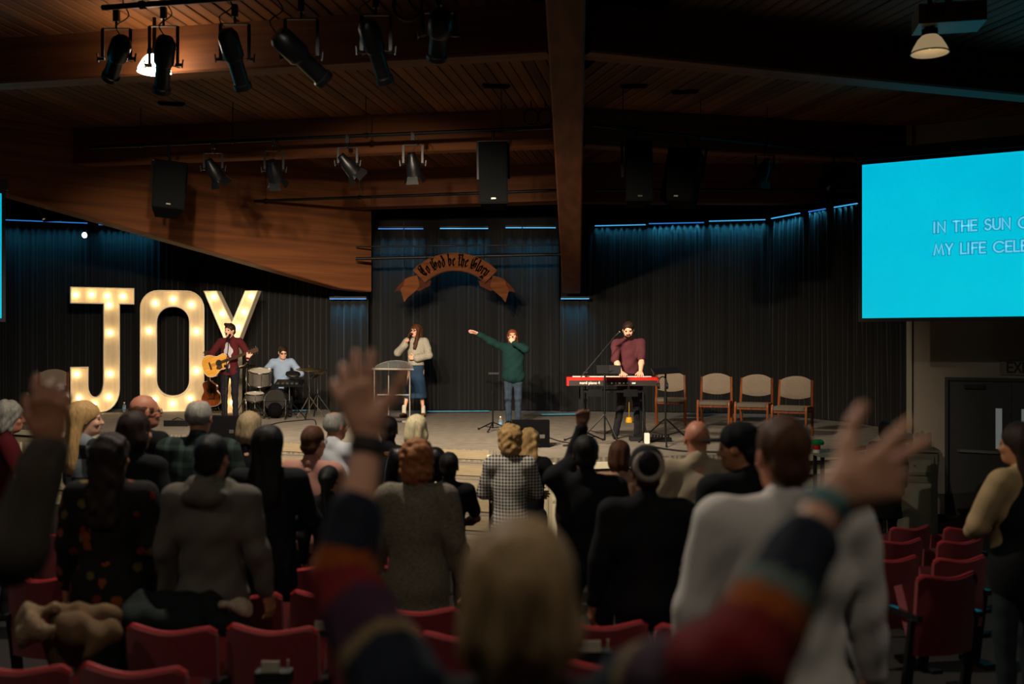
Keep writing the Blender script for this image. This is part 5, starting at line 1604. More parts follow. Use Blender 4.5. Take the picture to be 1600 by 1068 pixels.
def v3(*a): return np.array(a, float)
def unit(a): return a / max(np.linalg.norm(a), 1e-9)
def ik(S, T, l1, l2, pole):
    D = T - S; d = np.linalg.norm(D)
    dr = D / max(d, 1e-9)
    d = min(max(d, 0.08), (l1 + l2) * 0.998)
    a = (l1 * l1 - l2 * l2 + d * d) / (2 * d)
    h = math.sqrt(max(l1 * l1 - a * a, 0))
    p = pole - dr * (pole @ dr)
    E = S + dr * a + unit(p) * h
    return E, S + dr * d
def hand(sd, wrist, d, n, side, curl=0.35, spread=0.12, thumb=0.6, k=0.007, sc=1.0, curls=None):
    """fingers along d, palm faces n, side = +1 when the thumb is towards cross(d, n)"""
    d = unit(np.array(d, float)); n = np.array(n, float); n = unit(n - d * (n @ d))
    t = np.cross(d, n) * side
    W = np.array(wrist, float)
    sd.cap(W - d * 0.03 * sc, W + d * 0.02 * sc, 0.026 * sc, 0.027 * sc, 0.012, (n, 0.75))
    lens = (0.072, 0.08, 0.074, 0.058); offs = (0.031, 0.0105, -0.0105, -0.030); kn = (0.088, 0.092, 0.087, 0.078)
    for i in range(4):
        base = W + d * 0.012 * sc + t * offs[i] * 0.55 * sc
        K = W + d * kn[i] * sc + t * offs[i] * sc
        sd.cap(base, K, 0.0165 * sc, 0.0125 * sc, 0.014, (n, 0.85))
        c = curls[i] if curls else curl
        fd = unit(d + t * spread * (1.5 - i)); p = K
        ang = 0.0
        for j, (fr, r0, r1) in enumerate(((0.45, 0.0105, 0.0095), (0.31, 0.0095, 0.0085), (0.24, 0.0085, 0.0068))):
            ang += c * (0.9, 1.1, 0.7)[j]
            q = p + (fd * math.cos(ang) + n * math.sin(ang)) * lens[i] * fr * sc
            sd.cap(p, q, r0 * sc, r1 * sc, k)
            p = q
    b = W + d * 0.02 * sc + t * 0.022 * sc
    a1 = b + (t * (0.4 + thumb * 0.45) + d * 0.75 + n * 0.25) * 0.043 * sc
    a2 = a1 + (t * thumb * 0.75 + d * 0.85 + n * 0.15) * 0.03 * sc
    a3 = a2 + (t * thumb * 0.55 + d * 0.95 + n * 0.1) * 0.026 * sc
    sd.cap(b, a1, 0.0185 * sc, 0.014 * sc, 0.014); sd.cap(a1, a2, 0.012 * sc, 0.0105 * sc, k); sd.cap(a2, a3, 0.0105 * sc, 0.008 * sc, k)
def rotm(yaw, pitch, roll):
    """yaw to the person's left is positive (about z), pitch up positive, roll about the nose"""
    return np.array(Euler((rad(pitch), rad(roll), rad(yaw)), 'XYZ').to_matrix())
def xf(ch, R, c):
    v, f, l = ch
    return v @ R.T + c, f, l
def head_chunks(R, c, mouth_open=False, beard=False, h=0.0075):
    s = SDF()
    s.ell((0, -0.014, 0.036), (0.076, 0.098, 0.085), k=0.02)
    s.ell((0, 0.02, -0.03), (0.062, 0.075, 0.088), k=0.03)
    s.ell((0, 0.048, -0.085), (0.042, 0.042, 0.034), k=0.03)
    s.cap((0, -0.02, -0.06), (0, -0.045, -0.2), 0.054, 0.058, 0.03)
    s.ell((0, 0.082, 0.02), (0.052, 0.016, 0.011), k=0.015)
    for e in (-1, 1):
        s.ell((e * 0.03, 0.104, 0.002), (0.019, 0.016, 0.012), k=0.01, op=-1)
        s.ell((e * 0.04, 0.068, -0.03), (0.022, 0.02, 0.02), k=0.02)
        s.ell((e * 0.077, -0.008, -0.005), (0.009, 0.021, 0.032), k=0.008)
    s.cap((0, 0.092, 0.008), (0, 0.112, -0.03), 0.008, 0.012, 0.012)
    s.ell((0, 0.108, -0.034), (0.017, 0.011, 0.009), k=0.008)
    s.ell((0, 0.088, -0.058), (0.024, 0.012, 0.007), k=0.008)
    s.ell((0, 0.087, -0.07), (0.021, 0.011, 0.007), k=0.008)
    if beard:
        s.ell((0, 0.046, -0.082), (0.05, 0.052, 0.042), k=0.015, lab=3)
        for e in (-1, 1):
            s.cap((e * 0.05, 0.04, -0.065), (e * 0.066, 0.012, -0.015), 0.018, 0.01, 0.015, lab=3)
        s.cap((-0.02, 0.096, -0.05), (0.02, 0.096, -0.05), 0.008, 0.008, 0.006, lab=3)
    for e in (-1, 1):
        s.ell((e * 0.03, 0.083, 0.002), 0.0115, k=0.003, lab=2)
    s.ell((0, 0.097, -0.064), (0.02, 0.007, 0.012 if mouth_open else 0.005), k=0.003, lab=1)
    return xf(s.mesh(h), R, c)
def hair_chunks(style, R, c, rnd, h=0.009):
    if style == 'none':
        return None
    s = SDF(); ph = rnd.uniform(0, 6)
    amp = 0.0035
    fr = 60
    def face(z0=-0.2, w=0.068, y=0.108, top=0.045):
        s.ell((0, y + 0.03, (z0 + top) / 2 - 0.02), (w, 0.085, (top - z0) / 2 + 0.02), k=0.012, op=-1)
    if style in ('short', 'crop', 'quiff', 'fade'):
        e = {'short': 0.010, 'crop': 0.009, 'quiff': 0.012, 'fade': 0.007}[style]
        s.ell((0, -0.018, 0.04), (0.076 + e, 0.1 + e, 0.085 + e * 1.3), k=0.01)
        s.ell((0, -0.075, -0.03), (0.062 + e, 0.035 + e, 0.055), k=0.02)
        if style == 'quiff':
            s.cap((-0.04, 0.06, 0.105), (0.045, 0.065, 0.11), 0.028, 0.03, 0.02)
        face(-0.2, 0.07, 0.102, 0.078)
        for q in (-1, 1):
            s.ell((q * 0.085, 0.0, -0.04), (0.03, 0.045, 0.05), k=0.01, op=-1)
    elif style in ('bald', 'thin'):
        s.ell((0, -0.022, 0.012), (0.084, 0.098, 0.066), k=0.01)
        if style == 'bald':
            s.ell((0, 0.01, 0.1), (0.085, 0.105, 0.072), k=0.01, op=-1)
        else:
            s.ell((0, -0.02, 0.04), (0.08, 0.103, 0.09), k=0.02)
            s.ell((0, -0.03, 0.125), (0.034, 0.05, 0.02), k=0.02, op=-1)
        s.ell((0, 0.11, -0.02), (0.085, 0.09, 0.13), k=0.01, op=-1)
        s.plane((0, 0.2, -1), 0.06)
    elif style == 'bob':
        s.ell((0, -0.018, 0.042), (0.09, 0.112, 0.097), k=0.02)
        s.ell((0, -0.035, -0.045), (0.1, 0.095, 0.095), k=0.04)
        face()
        amp = 0.005
    elif style == 'curly':
        s.ell((0, -0.02, 0.045), (0.11, 0.122, 0.108), k=0.02)
        s.ell((0, -0.045, -0.055), (0.1, 0.095, 0.085), k=0.04)
        face(); amp = 0.006; fr = 120; h = 0.0075
    elif style in ('long', 'wavy', 'longfront'):
        s.ell((0, -0.018, 0.042), (0.09, 0.112, 0.098), k=0.02)
        s.cap((0, -0.06, 0.0), (0, -0.105, -0.30), 0.098, 0.105, 0.05, ((0, 1, 0), 0.6))
        if style == 'wavy':
            amp = 0.006; fr = 100
        if style == 'longfront':
            for q in (-1, 1):
                s.cap((q * 0.07, 0.02, 0.04), (q * 0.088, 0.06, -0.12), 0.032, 0.035, 0.03)
                s.cap((q * 0.088, 0.06, -0.12), (q * 0.075, 0.115, -0.34), 0.036, 0.026, 0.03)
            amp = 0.007
        face(-0.2, 0.066)
    elif style == 'pony':
        s.ell((0, -0.018, 0.042), (0.086, 0.108, 0.094), k=0.02)
        s.ell((0, -0.07, -0.02), (0.06, 0.04, 0.06), k=0.03)
        s.cap((0, -0.12, 0.03), (0.01, -0.15, -0.28), 0.042, 0.03, 0.02)
        face()
    if style == 'curly' or style == 'wavy':
        ks = [(rnd.gauss(0, 1), rnd.gauss(0, 1), rnd.gauss(0, 0.6), rnd.uniform(0, 6.3), rnd.uniform(0.55, 1.25) * fr) for _ in range(12)]
        ks = [(a / math.sqrt(a * a + b * b + c_ * c_), b / math.sqrt(a * a + b * b + c_ * c_), c_ / math.sqrt(a * a + b * b + c_ * c_), p, f) for a, b, c_, p, f in ks]
        s.disp = lambda x, y, z: amp * 0.3 * sum(np.sin(f * (a * x + b * y + c_ * z) + p) for a, b, c_, p, f in ks)
    else:
        s.disp = lambda x, y, z: amp * np.sin(x * 95 + ph + 1.5 * np.sin(z * 12 + ph)) * np.clip((0.1 - z) * 12, 0.3, 1) + 0.4 * amp * np.sin(y * 110 + ph)
    return xf(s.mesh(h), R, c)
def tube_np(pts, r, closed=False):
    mb = MB().tube([Vector(p) for p in pts], r, 5, closed=closed)
    return np.array([tuple(v) for v in mb.v]), mb

def person(label, px, Y, H=None, top_py=None, z=None, yaw=0.0, w=1.0, depth=1.0, head=(0, 0, 0), hair=('short', 'brown'), skin='light',
           top=None, bottom=None, shoes=None, arms=None, seated=False, lean=0.0, leanx=0.0, beard=False, mouth=False, glasses=False, fine=1.0, legs=None, extra=None, hat=None, hair_h=0.009, hips=1.0):
    if z is None:
        z = floorz(Y)
    if H is None:
        H = Z(top_py, Y) - z
    S = H / 1.75
    rnd = random.Random(label)
    root = thing('person', label, 'person', (X(px, Y), Y, z), rad(yaw))
    sk = SKINS[skin]
    dz = -0.40 if seated else 0.0
    def U(p):
        p = np.array(p, float)
        u = max(p[2] - 0.92, 0)
        return p + v3(leanx * u, lean * u, dz)
    NB = U((0, -0.03, 1.49)); HC = U((0, 0.0, 1.63))
    R = rotm(*head)
    hc = NB + R @ (HC - NB)
    # ---- arms
    A = {}
    arms = arms or {}
    for side in (-1, 1):
        a = dict(arms.get(side, {}))
        Sh = U((side * 0.185 * w, -0.02, 1.425))
        if 'raise' in a:
            Sh = Sh + v3(0, 0.0, 0.05)
        T = np.array(a.get('t', (side * 0.27 * w, 0.05, 0.90)), float)
        if 't' not in a:
            T = U(T) if not seated else T
        al = a.get('len', 1.0)
        E, Wp = ik(Sh, T, 0.285 * al, 0.255 * al, np.array(a.get('pole', (side * 0.35, -1, -0.1)), float))
        d = np.array(a.get('d', Wp - E), float)
        n = np.array(a.get('n', (-side, 0.2, 0)), float)
        A[side] = (Sh, E, Wp, d, n, a)
    # ---- legs
    LG = {}
    for side in (-1, 1):
        if seated:
            LG[side] = [v3(side * 0.1, 0, 0.92 + dz), v3(side * 0.2, 0.38, 0.52), v3(side * 0.2, 0.40, 0.09)]
        else:
            LG[side] = [v3(side * 0.092, -0.01, 0.9), v3(side * 0.1, 0.015, 0.49), v3(side * 0.105, -0.02, 0.085)]
        if legs and side in legs:
            LG[side] = [np.array(q, float) for q in legs[side]]
    # ---- skin: one mesh
    body = SDF()
    body.ell(U((0, -0.01, 1.27)), (0.13 * w, 0.085, 0.2), k=0.04)
    body.ell(U((0, 0, 1.0)), (0.12 * w, 0.08, 0.17), k=0.05)
    body.cap(NB, U((0, -0.02, 1.36)), 0.05, 0.07, 0.04)
    for side in (-1, 1):
        Sh, E, Wp = A[side][:3]
        body.cap(U((side * 0.08, -0.02, 1.40)), Sh, 0.045, 0.04, 0.03); body.cap(Sh, E, 0.04, 0.033, 0.03); body.cap(E, E + (Wp - E) * 0.9, 0.031, 0.024, 0.02)
        h0, k0, a0_ = LG[side]
        body.cap(h0, k0, 0.07, 0.045, 0.04); body.cap(k0, a0_, 0.045, 0.03, 0.03); body.cap(a0_, a0_ + v3(0, 0.05, -0.045), 0.028, 0.02, 0.02)
    chunks = [body.mesh(0.026)]
    chunks.append(head_chunks(R, hc, mouth, beard, 0.0075 * fine))
    for side in (-1, 1):
        Sh, E, Wp, d, n, a = A[side]
        if a.get('hide'):
            continue
        s = SDF()
        s.cap(E, E + (Wp - E) * 0.35, 0.038, 0.04, 0.03); s.cap(E + (Wp - E) * 0.35, Wp, 0.04, 0.026, 0.03)
        # thumb towards cross(d, n) for the right hand
        hand(s, Wp + unit(d) * 0.01, d, n, a.get('ts', side), a.get('curl', 0.4), a.get('spread', 0.08), a.get('thumb', 0.6), curls=a.get('curls'))
        chunks.append(s.mesh(0.0052 * fine))
    bo = np_object('body', chunks, [sk, M_mouth if mouth else M_lips, M_eye, HAIR[hair[1]] if hair[1] in HAIR else sk], root, S)
    # ---- hair
    hcnk = hair_chunks(hair[0], R, hc, rnd, hair_h)
    if hcnk is not None:
        np_object('hair', [hcnk], HAIR[hair[1]], root, S)
    # ---- top
    tp = dict(kind='shirt', mat=cloth('grey', '#555555'), hem=0.86, sleeve=1.97, fat=0.0, coll=True)
    tp.update(top or {})
    q = tp['fat']
    s = SDF()
    s.ell(U((0, -0.012, 1.27)), (0.168 * w + q, 0.112 * depth + q, 0.215), k=0.05)
    s.cap(U((-0.13 * w, -0.02, 1.415)), U((0.13 * w, -0.02, 1.415)), 0.06 + q * 0.6, None, 0.06)
    for side in (-1, 1):
        s.cap(U((side * 0.03, -0.035, 1.47)), U((side * 0.15 * w, -0.02, 1.43)), 0.042, 0.05, 0.05)
    s.ell(U((0, 0.008, 1.06)), (0.155 * w * (0.5 + 0.5 * hips) + q, 0.118 * depth + q, 0.17), k=0.06)
    s.ell(U((0, -0.005, 0.90)), (0.172 * w * hips + q, 0.125 * depth + q, 0.15), k=0.06)
    if tp['hem'] < 0.74:
        s.cap(U((0, -0.005, 0.9)), v3(0, 0, tp['hem'] - 0.15) if not seated else U((0, 0, .7)), 0.17 * w * hips + q, 0.2 * w * hips + q, 0.05, ((0, 1, 0), 0.78))
    sl = tp['sleeve']
    sw = tp.get('sw', 0.008)
    for side in (-1, 1):
        Sh, E, Wp = A[side][:3]
        s.cap(Sh, E, 0.056 + sw, 0.046 + sw, 0.04) if sl >= 1 else s.cap(Sh, Sh + (E - Sh) * sl, 0.056 + sw, 0.052 + sw, 0.04)
        if sl > 1:
            s.cap(E, E + (Wp - E) * (sl - 1) * 0.97, 0.046 + sw, 0.036 + sw * (1.6 if tp.get('cuffwide') else 0.6), 0.03)
    if tp.get('vneck'):
        s.ell(U((0, 0.13, 1.45)), (0.05, 0.08, 0.13), k=0.01, op=-1)
    if tp.get('open'):
        s.cap(U((0.0, 0.13, 1.52)), U((0, 0.15, 1.2)), tp['open'] * 1.1, tp['open'] * 0.8, k=0.01, op=-1); s.cap(U((0, 0.15, 1.2)), U((0, 0.16, 0.8)), tp['open'] * 0.8, tp['open'] * 1.5, k=0.01, op=-1)
    if tp.get('coll'):
        s.cap(NB + v3(0, -0.012, -0.005), NB + R @ v3(0, -0.006, 0.025), 0.064, 0.06, 0.02)
    if tp.get('hood'):
        s.ell(U((0, -0.12, 1.45)), (0.12, 0.06, 0.075), k=0.03)
        s.cap(U((-0.09, -0.02, 1.49)), U((0.09, -0.02, 1.49)), 0.05, 0.05, 0.03)
    if tp.get('turtle'):
        s.cap(NB, NB + R @ v3(0, 0, 0.06), 0.066, 0.064, 0.02)
    p1, p2 = rnd.uniform(0, 6), rnd.uniform(0, 6)
    wa = tp.get('wrinkle', 0.0045)
    s.disp = lambda x, y, z_: wa * (np.sin(19 * z_ + 8 * x + p1) * np.sin(13 * x + 9 * y + p2) + 0.7 * np.sin(37 * (z_ + 0.5 * x * np.sign(np.sin(p1))) + p2) * np.sin(16 * x + p1 + 7 * y))
    s.plane((0, 0, -1), -(tp['hem'] + dz))
    labs = tp.get('mats')
    np_object(tp.get('name', 'shirt'), [s.mesh(tp.get('h', 0.0145))], tp['mat'], root, S)
    if tp.get('under') is not None:
        s = SDF()
        s.ell(U((0, 0.004, 1.25)), (0.13 * w, 0.106 * depth, 0.215), k=0.05); s.ell(U((0, 0.012, 1.04)), (0.14 * w, 0.112 * depth, 0.18), k=0.06)
        s.cap(NB + v3(0, 0, -0.03), NB + R @ v3(0, 0.0, 0.02), 0.06, 0.058, 0.02)
        if tp.get('vneck_under'):
            s.ell(U((0, 0.12, 1.47)), (0.05, 0.07, 0.1), k=0.01, op=-1)
        np_object('undershirt', [s.mesh(0.013)], tp['under'], root, S)
    # ---- bottom
    bt = dict(kind='trousers', mat=cloth('darktrousers', '#17171a'), fat=0.0)
    bt.update(bottom or {})
    s = SDF(); q = bt['fat']
    if bt['kind'] == 'trousers':
        s.ell(v3(0, -0.01, 0.93 + dz), (0.158 * w * hips, 0.115 * depth, 0.125), k=0.04)
        for side in (-1, 1):
            h0, k0, a0_ = LG[side]
            s.cap(h0, k0, 0.088 + q, 0.062 + q, 0.04); s.cap(k0, a0_ + v3(0, 0, -0.035), 0.06 + q, 0.05 + q * 1.2, 0.03)
        s.plane((0, 0, 1), 1.02 + dz); s.plane((0, 0, -1), -0.045)
        s.disp = lambda x, y, z_: 0.004 * np.sin(45 * z_ + 10 * x + p1) * np.sin(20 * y + p2 + 5 * z_)
    else:
        hem = bt.get('hem', 0.45)
        s.cap(v3(0, -0.005, 0.95), v3(0, 0.0, hem - 0.1), 0.14 * hips, bt.get('r', 0.215), 0.03, ((0, 1, 0), 0.8))
        s.ell(v3(0, -0.01, 0.93), (0.165 * w * hips, 0.12, 0.14), k=0.05)
        s.plane((0, 0, 1), 1.04); s.plane((0, 0, -1), -hem)
        s.disp = lambda x, y, z_: 0.006 * np.sin(38 * x + p1) * np.clip((0.95 - z_) * 2.5, 0, 1)
    np_object('trousers' if bt['kind'] == 'trousers' else 'skirt', [s.mesh(0.017)], bt['mat'], root, S)
    # ---- shoes
    sm = (shoes or {}).get('mat', cloth('shoe_black', '#121212', rough=0.5, bump=0.0))
    for side in (-1, 1):
        a0_ = LG[side][2]
        s = SDF()
        fd = unit(np.array((shoes or {}).get('dir%d' % side, (side * 0.2, 1, 0)), float))
        s.cap(a0_ + v3(0, 0, -0.045) - fd * 0.04, a0_ + v3(0, 0, -0.055) + fd * 0.13, 0.043, 0.034, 0.03, None)
        s.cap(a0_ + v3(0, 0, -0.03), a0_ + v3(0, 0, -0.005), 0.042, 0.038, 0.02)
        s.plane((0, 0, -1), -(0.002 + (a0_[2] - 0.085)))
        np_object('shoe', [s.mesh(0.012)], sm, root, S)
        if (shoes or {}).get('sock') is not None:
            s = SDF(); s.cap(a0_ + v3(0, 0, -0.02), a0_ + v3(0, 0, 0.11), 0.042, 0.04, 0.02); np_object('sock', [s.mesh(0.011)], shoes['sock'], root, S)
    # ---- glasses
    if glasses:
        mb = MB()
        for e in (-1, 1):
            mb.tube([Vector(hc + R @ v3(e * 0.032 + 0.023 * math.cos(q_), 0.104, 0.0 + 0.019 * math.sin(q_))) for q_ in np.linspace(0, 2 * PI, 12, endpoint=False)], 0.003, 5, closed=True)
            mb.tube([Vector(hc + R @ v3(e * 0.055, 0.102, 0.005)), Vector(hc + R @ v3(e * 0.081, 0.04, 0.005)), Vector(hc + R @ v3(e * 0.083, -0.02, 0.0))], 0.003, 5)
        mb.tube([Vector(hc + R @ v3(-0.01, 0.108, 0.003)), Vector(hc + R @ v3(0.01, 0.108, 0.003))], 0.003, 5)
        mb.v = [tuple(S * np.array(v)) for v in mb.v]
        mb.build('glasses', M_black, root, True)
    if hat == 'cap':
        hm = cloth('cap_black', '#0d0d0f')
        s = SDF(); s.ell((0, -0.016, 0.055), (0.092, 0.112, 0.09), k=0.02); s.plane((0, 0, -1), -0.03)
        s.disp = lambda x, y, z_: 0.002 * np.sin(8 * np.arctan2(x, y))
        c1 = np_object('cap_crown', [xf(s.mesh(0.008), R, hc)], hm, root, S)
        s = SDF(); s.ell((0, 0.125, 0.045), (0.078, 0.085, 0.012), k=0.01)
        s.ell((0, 0.14, -0.01), (0.09, 0.12, 0.05), k=0.01, op=-1)
        np_object('cap_peak', [xf(s.mesh(0.007), R, hc)], hm, root, S)
    if hat == 'beanie':
        s = SDF(); s.ell((0, -0.02, 0.06), (0.098, 0.115, 0.105), k=0.02); s.plane((0, 0, -1), 0.005)
        s.disp = lambda x, y, z_: 0.0025 * np.sin(40 * np.arctan2(x, y + .02))
        np_object('beanie', [xf(s.mesh(0.007), R, hc)], cloth('beanie_dark', '#151414'), root, S)
        pts = [R @ v3(0.07 * math.cos(a_), -0.098 + 0.012 * math.sin(a_), 0.052 + 0.07 * math.sin(a_)) + hc for a_ in np.linspace(0, 2 * PI, 28, endpoint=False)]
        mb = MB().tube([Vector(p * S) for p in pts], 0.019 * S, 8, closed=True)
        mb.build('beanie_band', cloth('beanie_grey', '#8a8074', bump=0.5), root, 'all')
    if extra:
        extra(root, dict(A=A, hc=hc, R=R, S=S, U=U, NB=NB, LG=LG))
    root['pose_scale'] = S
    return root, dict(A=A, hc=hc, R=R, S=S, U=U, H=H, NB=NB)
def world_of(root, p, S):
    M = Matrix.Translation(root.location) @ root.rotation_euler.to_matrix().to_4x4()
    return M @ Vector(tuple(np.array(p) * S))

# ---------------------------------------------------------------- cloth patterns
def pattern(name, build, rough=0.9):
    m, nt, b, tc = nodes_of(name, rough)
    b.inputs['Specular IOR Level'].default_value = 0.2
    build(nt, b, tc)
    return m
def sep(nt, tc, scale=1.0):
    mp = nt.nodes.new('ShaderNodeMapping'); mp.inputs['Scale'].default_value = (scale,) * 3
    nt.links.new(tc.outputs['Object'], mp.inputs[0])
    sx = nt.nodes.new('ShaderNodeSeparateXYZ'); nt.links.new(mp.outputs[0], sx.inputs[0])
    return sx.outputs
def hound(nt, b, tc):
    o = sep(nt, tc, 1.0)
    a = mathn(nt, 'GREATER_THAN', mathn(nt, 'SINE', mathn(nt, 'MULTIPLY', o[0], 235.0)), 0.0)
    c = mathn(nt, 'GREATER_THAN', mathn(nt, 'SINE', mathn(nt, 'MULTIPLY', o[2], 235.0)), 0.0)
    f = mathn(nt, 'MULTIPLY', mathn(nt, 'ADD', a, c), 0.5)
    nt.links.new(mixc(nt, f, rgb('#141211'), rgb('#d8cfc2')), b.inputs['Base Color'])
M_hound = pattern('houndstooth', hound)
def floral(nt, b, tc):
    vn = nt.nodes.new('ShaderNodeTexVoronoi'); vn.inputs['Scale'].default_value = 11
    nt.links.new(tc.outputs['Object'], vn.inputs['Vector'])
    nz = nt.nodes.new('ShaderNodeTexNoise'); nz.inputs['Scale'].default_value = 25; nt.links.new(tc.outputs['Object'], nz.inputs['Vector'])
    near = mathn(nt, 'LESS_THAN', mathn(nt, 'ADD', vn.outputs['Distance'], mathn(nt, 'MULTIPLY', nz.outputs['Fac'], 0.4)), 0.50)
    hs = nt.nodes.new('ShaderNodeSeparateColor'); nt.links.new(vn.outputs['Color'], hs.inputs[0])
    rp = nt.nodes.new('ShaderNodeValToRGB'); rp.color_ramp.interpolation = 'CONSTANT'
    rp.color_ramp.elements[0].color = rgb('#7a3d1a') + (1,); rp.color_ramp.elements[1].position = 0.45; rp.color_ramp.elements[1].color = rgb('#5c4a26') + (1,)
    e = rp.color_ramp.elements.new(0.75); e.color = rgb('#6e2018') + (1,)
    nt.links.new(hs.outputs[0], rp.inputs[0])
    nt.links.new(mixc(nt, near, rgb('#15120f'), rp.outputs[0]), b.inputs['Base Color'])
M_floral = pattern('floral', floral)
def plaid(nt, b, tc):
    o = sep(nt, tc, 1.0)
    a = mathn(nt, 'GREATER_THAN', mathn(nt, 'SINE', mathn(nt, 'MULTIPLY', o[0], 55.0)), 0.55)
    c = mathn(nt, 'GREATER_THAN', mathn(nt, 'SINE', mathn(nt, 'MULTIPLY', o[2], 55.0)), 0.55)
    f = mathn(nt, 'MULTIPLY', mathn(nt, 'ADD', a, c), 0.4)
    nt.links.new(mixc(nt, f, rgb('#1a2420'), rgb('#3f4f48')), b.inputs['Base Color'])
M_plaid = pattern('plaid', plaid)
def denimcheck(nt, b, tc):
    o = sep(nt, tc, 1.0)
    a = mathn(nt, 'GREATER_THAN', mathn(nt, 'SINE', mathn(nt, 'MULTIPLY', o[0], 22.0)), 0.2)
    c = mathn(nt, 'GREATER_THAN', mathn(nt, 'SINE', mathn(nt, 'ADD', mathn(nt, 'MULTIPLY', o[2], 26.0), 1.0)), 0.2)
    f = mathn(nt, 'ABSOLUTE', mathn(nt, 'SUBTRACT', a, c))
    nt.links.new(mixc(nt, f, rgb('#23262a'), rgb('#6f7478')), b.inputs['Base Color'])
M_blockjacket = pattern('block_jacket', denimcheck)
M_tweed = mat('tweed_knit', '#6b6454', 0.95, var=0.45, scale=70, stretch=(1, 1, 2.2), bump=0.6, bscale=90)
M_jeans = mat('blue_jeans', '#263544', 0.9, var=0.3, scale=9, bump=0.2, bscale=200)
M_denimskirt = mat('denim_skirt', '#19334c', 0.9, var=0.18, scale=6, bump=0.2, bscale=200)
M_teal = cloth('teal_blouse', '#0b2a29', 0.12)
M_knit = mat('grey_cardigan', '#9c9788', 0.95, var=0.2, scale=50, bump=0.5, bscale=90)
# ================================================================ ON THE STAGE
HOLD = 1.25
# guitar player (seen from the front; his right hand is at our left)
Yg = 18.3
gp, G = person('man in a maroon blazer singing and playing a yellow acoustic guitar', 359, Yg, top_py=506, z=STAGE, yaw=174, w=1.0, head=(-14, 2, 0), hair=('quiff', 'darkbrown'), skin='fair', mouth=True, fine=0.8,
       top=dict(mat=cloth('maroon_blazer', '#4a161a', 0.08), name='blazer', hem=0.80, open=0.055, under=cloth('pale_shirt', '#b9b4bc', 0.05), sw=0.014, h=0.012, coll=True),
       bottom=dict(mat=cloth('black_trousers', '#16161a')),
       arms={1: dict(t=(0.20, 0.20, 1.02), pole=(1.2, -0.5, 0.2), d=(-0.8, 0.1, -0.6), n=(0, -1, 0.1), curl=0.5), -1: dict(t=(-0.44, 0.26, 1.13), pole=(-0.7, -0.4, -1), d=(-0.2, 0.1, 1), n=(0.2, -1, 0), curl=0.9)})
gl = world_of(gp, (0.155, 0.215, 1.02), G['S'])
guitar('bright yellow acoustic guitar held by the man in the maroon blazer', (gl.x, gl.y + 0.0, gl.z), (0, rad(-19), rad(-6)), M_spruce)
# drummer
M_blueshirt = cloth('pale_blue_shirt', '#8294ac', 0.08)
person('seated drummer in a pale blue shirt and dark glasses', 441, 19.35, H=1.75, z=STAGE, yaw=184, head=(20, -12, 0), hair=('short', 'darkbrown'), skin='fair', seated=True, glasses=True, fine=0.85, lean=0.1,
       top=dict(mat=M_blueshirt, hem=0.86, sleeve=1.25, sw=0.018, h=0.0105, wrinkle=0.008), bottom=dict(mat=cloth('black_trousers', '#16161a')),
       arms={1: dict(t=(0.30, 0.26, 0.80), pole=(0.6, -0.6, -0.6), d=(-0.3, 0.9, -0.3), n=(0, 0, -1), curl=1.1), -1: dict(t=(-0.22, 0.28, 0.84), pole=(-0.8, -0.5, -0.6), d=(0.1, 0.9, -0.2), n=(0, 0, -1), curl=1.1)})
for sgn, px, py, lab in ((1, 416, 592, 'wooden drumstick in the drummer\'s hand over the grey tom'), (-1, 463, 588, 'wooden drumstick in the drummer\'s hand over the round pad')):
    a = P(px, py, 19.0)
    t = thing('drumstick', lab, 'drumstick', a)
    MB().tube([(0, 0.08, 0.0), (-0.02 * sgn, -0.3, -0.02)], [0.008, 0.006], 6).build('shaft', M_keysw, t, True)
    MB().sph((-0.02 * sgn, -0.31, -0.02), 0.01, 8).build('tip', M_keysw, t, True)
# woman in cardigan and denim skirt
Yw = 18.9
wm, W_ = person('woman in a grey cardigan and long denim skirt singing into a microphone', 650, Yw, top_py=507, z=STAGE, yaw=170, w=0.93, hips=0.95, head=(-22, 4, 0), hair=('longfront', 'brown'), skin='fair', glasses=True, fine=0.8, mouth=True,
       top=dict(mat=M_knit, name='cardigan', hem=0.98, sw=0.024, fat=0.014, vneck=True, under=cloth('black_top', '#121212'), vneck_under=True, h=0.0125, cuffwide=True, coll=False),
       bottom=dict(kind='skirt', mat=M_denimskirt, hem=0.36, r=0.235), shoes=dict(mat=cloth('tan_shoe', '#7d5a2c', rough=0.5), sock=cloth('pale_sock', '#c4c0b0')),
       legs={1: [(0.09, 0, 0.9), (0.15, 0.04, 0.49), (0.21, 0.08, 0.09)], -1: [(-0.09, -0.01, 0.9), (-0.11, 0, 0.49), (-0.13, -0.04, 0.085)]},
       arms={1: dict(t=(0.15, 0.23, 1.37), pole=(0.9, 0.1, -1), d=(-0.3, 0.3, 0.9), n=(-0.8, 0.1, 0), curl=1.2), -1: dict(t=(-0.06, 0.20, 1.12), pole=(-1, -0.3, -0.4), d=(0.95, 0.15, 0.1), n=(0, -1, 0), curl=0.4)})
mc = world_of(wm, W_['hc'] + W_['R'] @ v3(0.015, 0.135, -0.085), W_['S'])
mic('black microphone held by the woman in the denim skirt', mc, (0.35, 0.4, 0.75), 0.19)
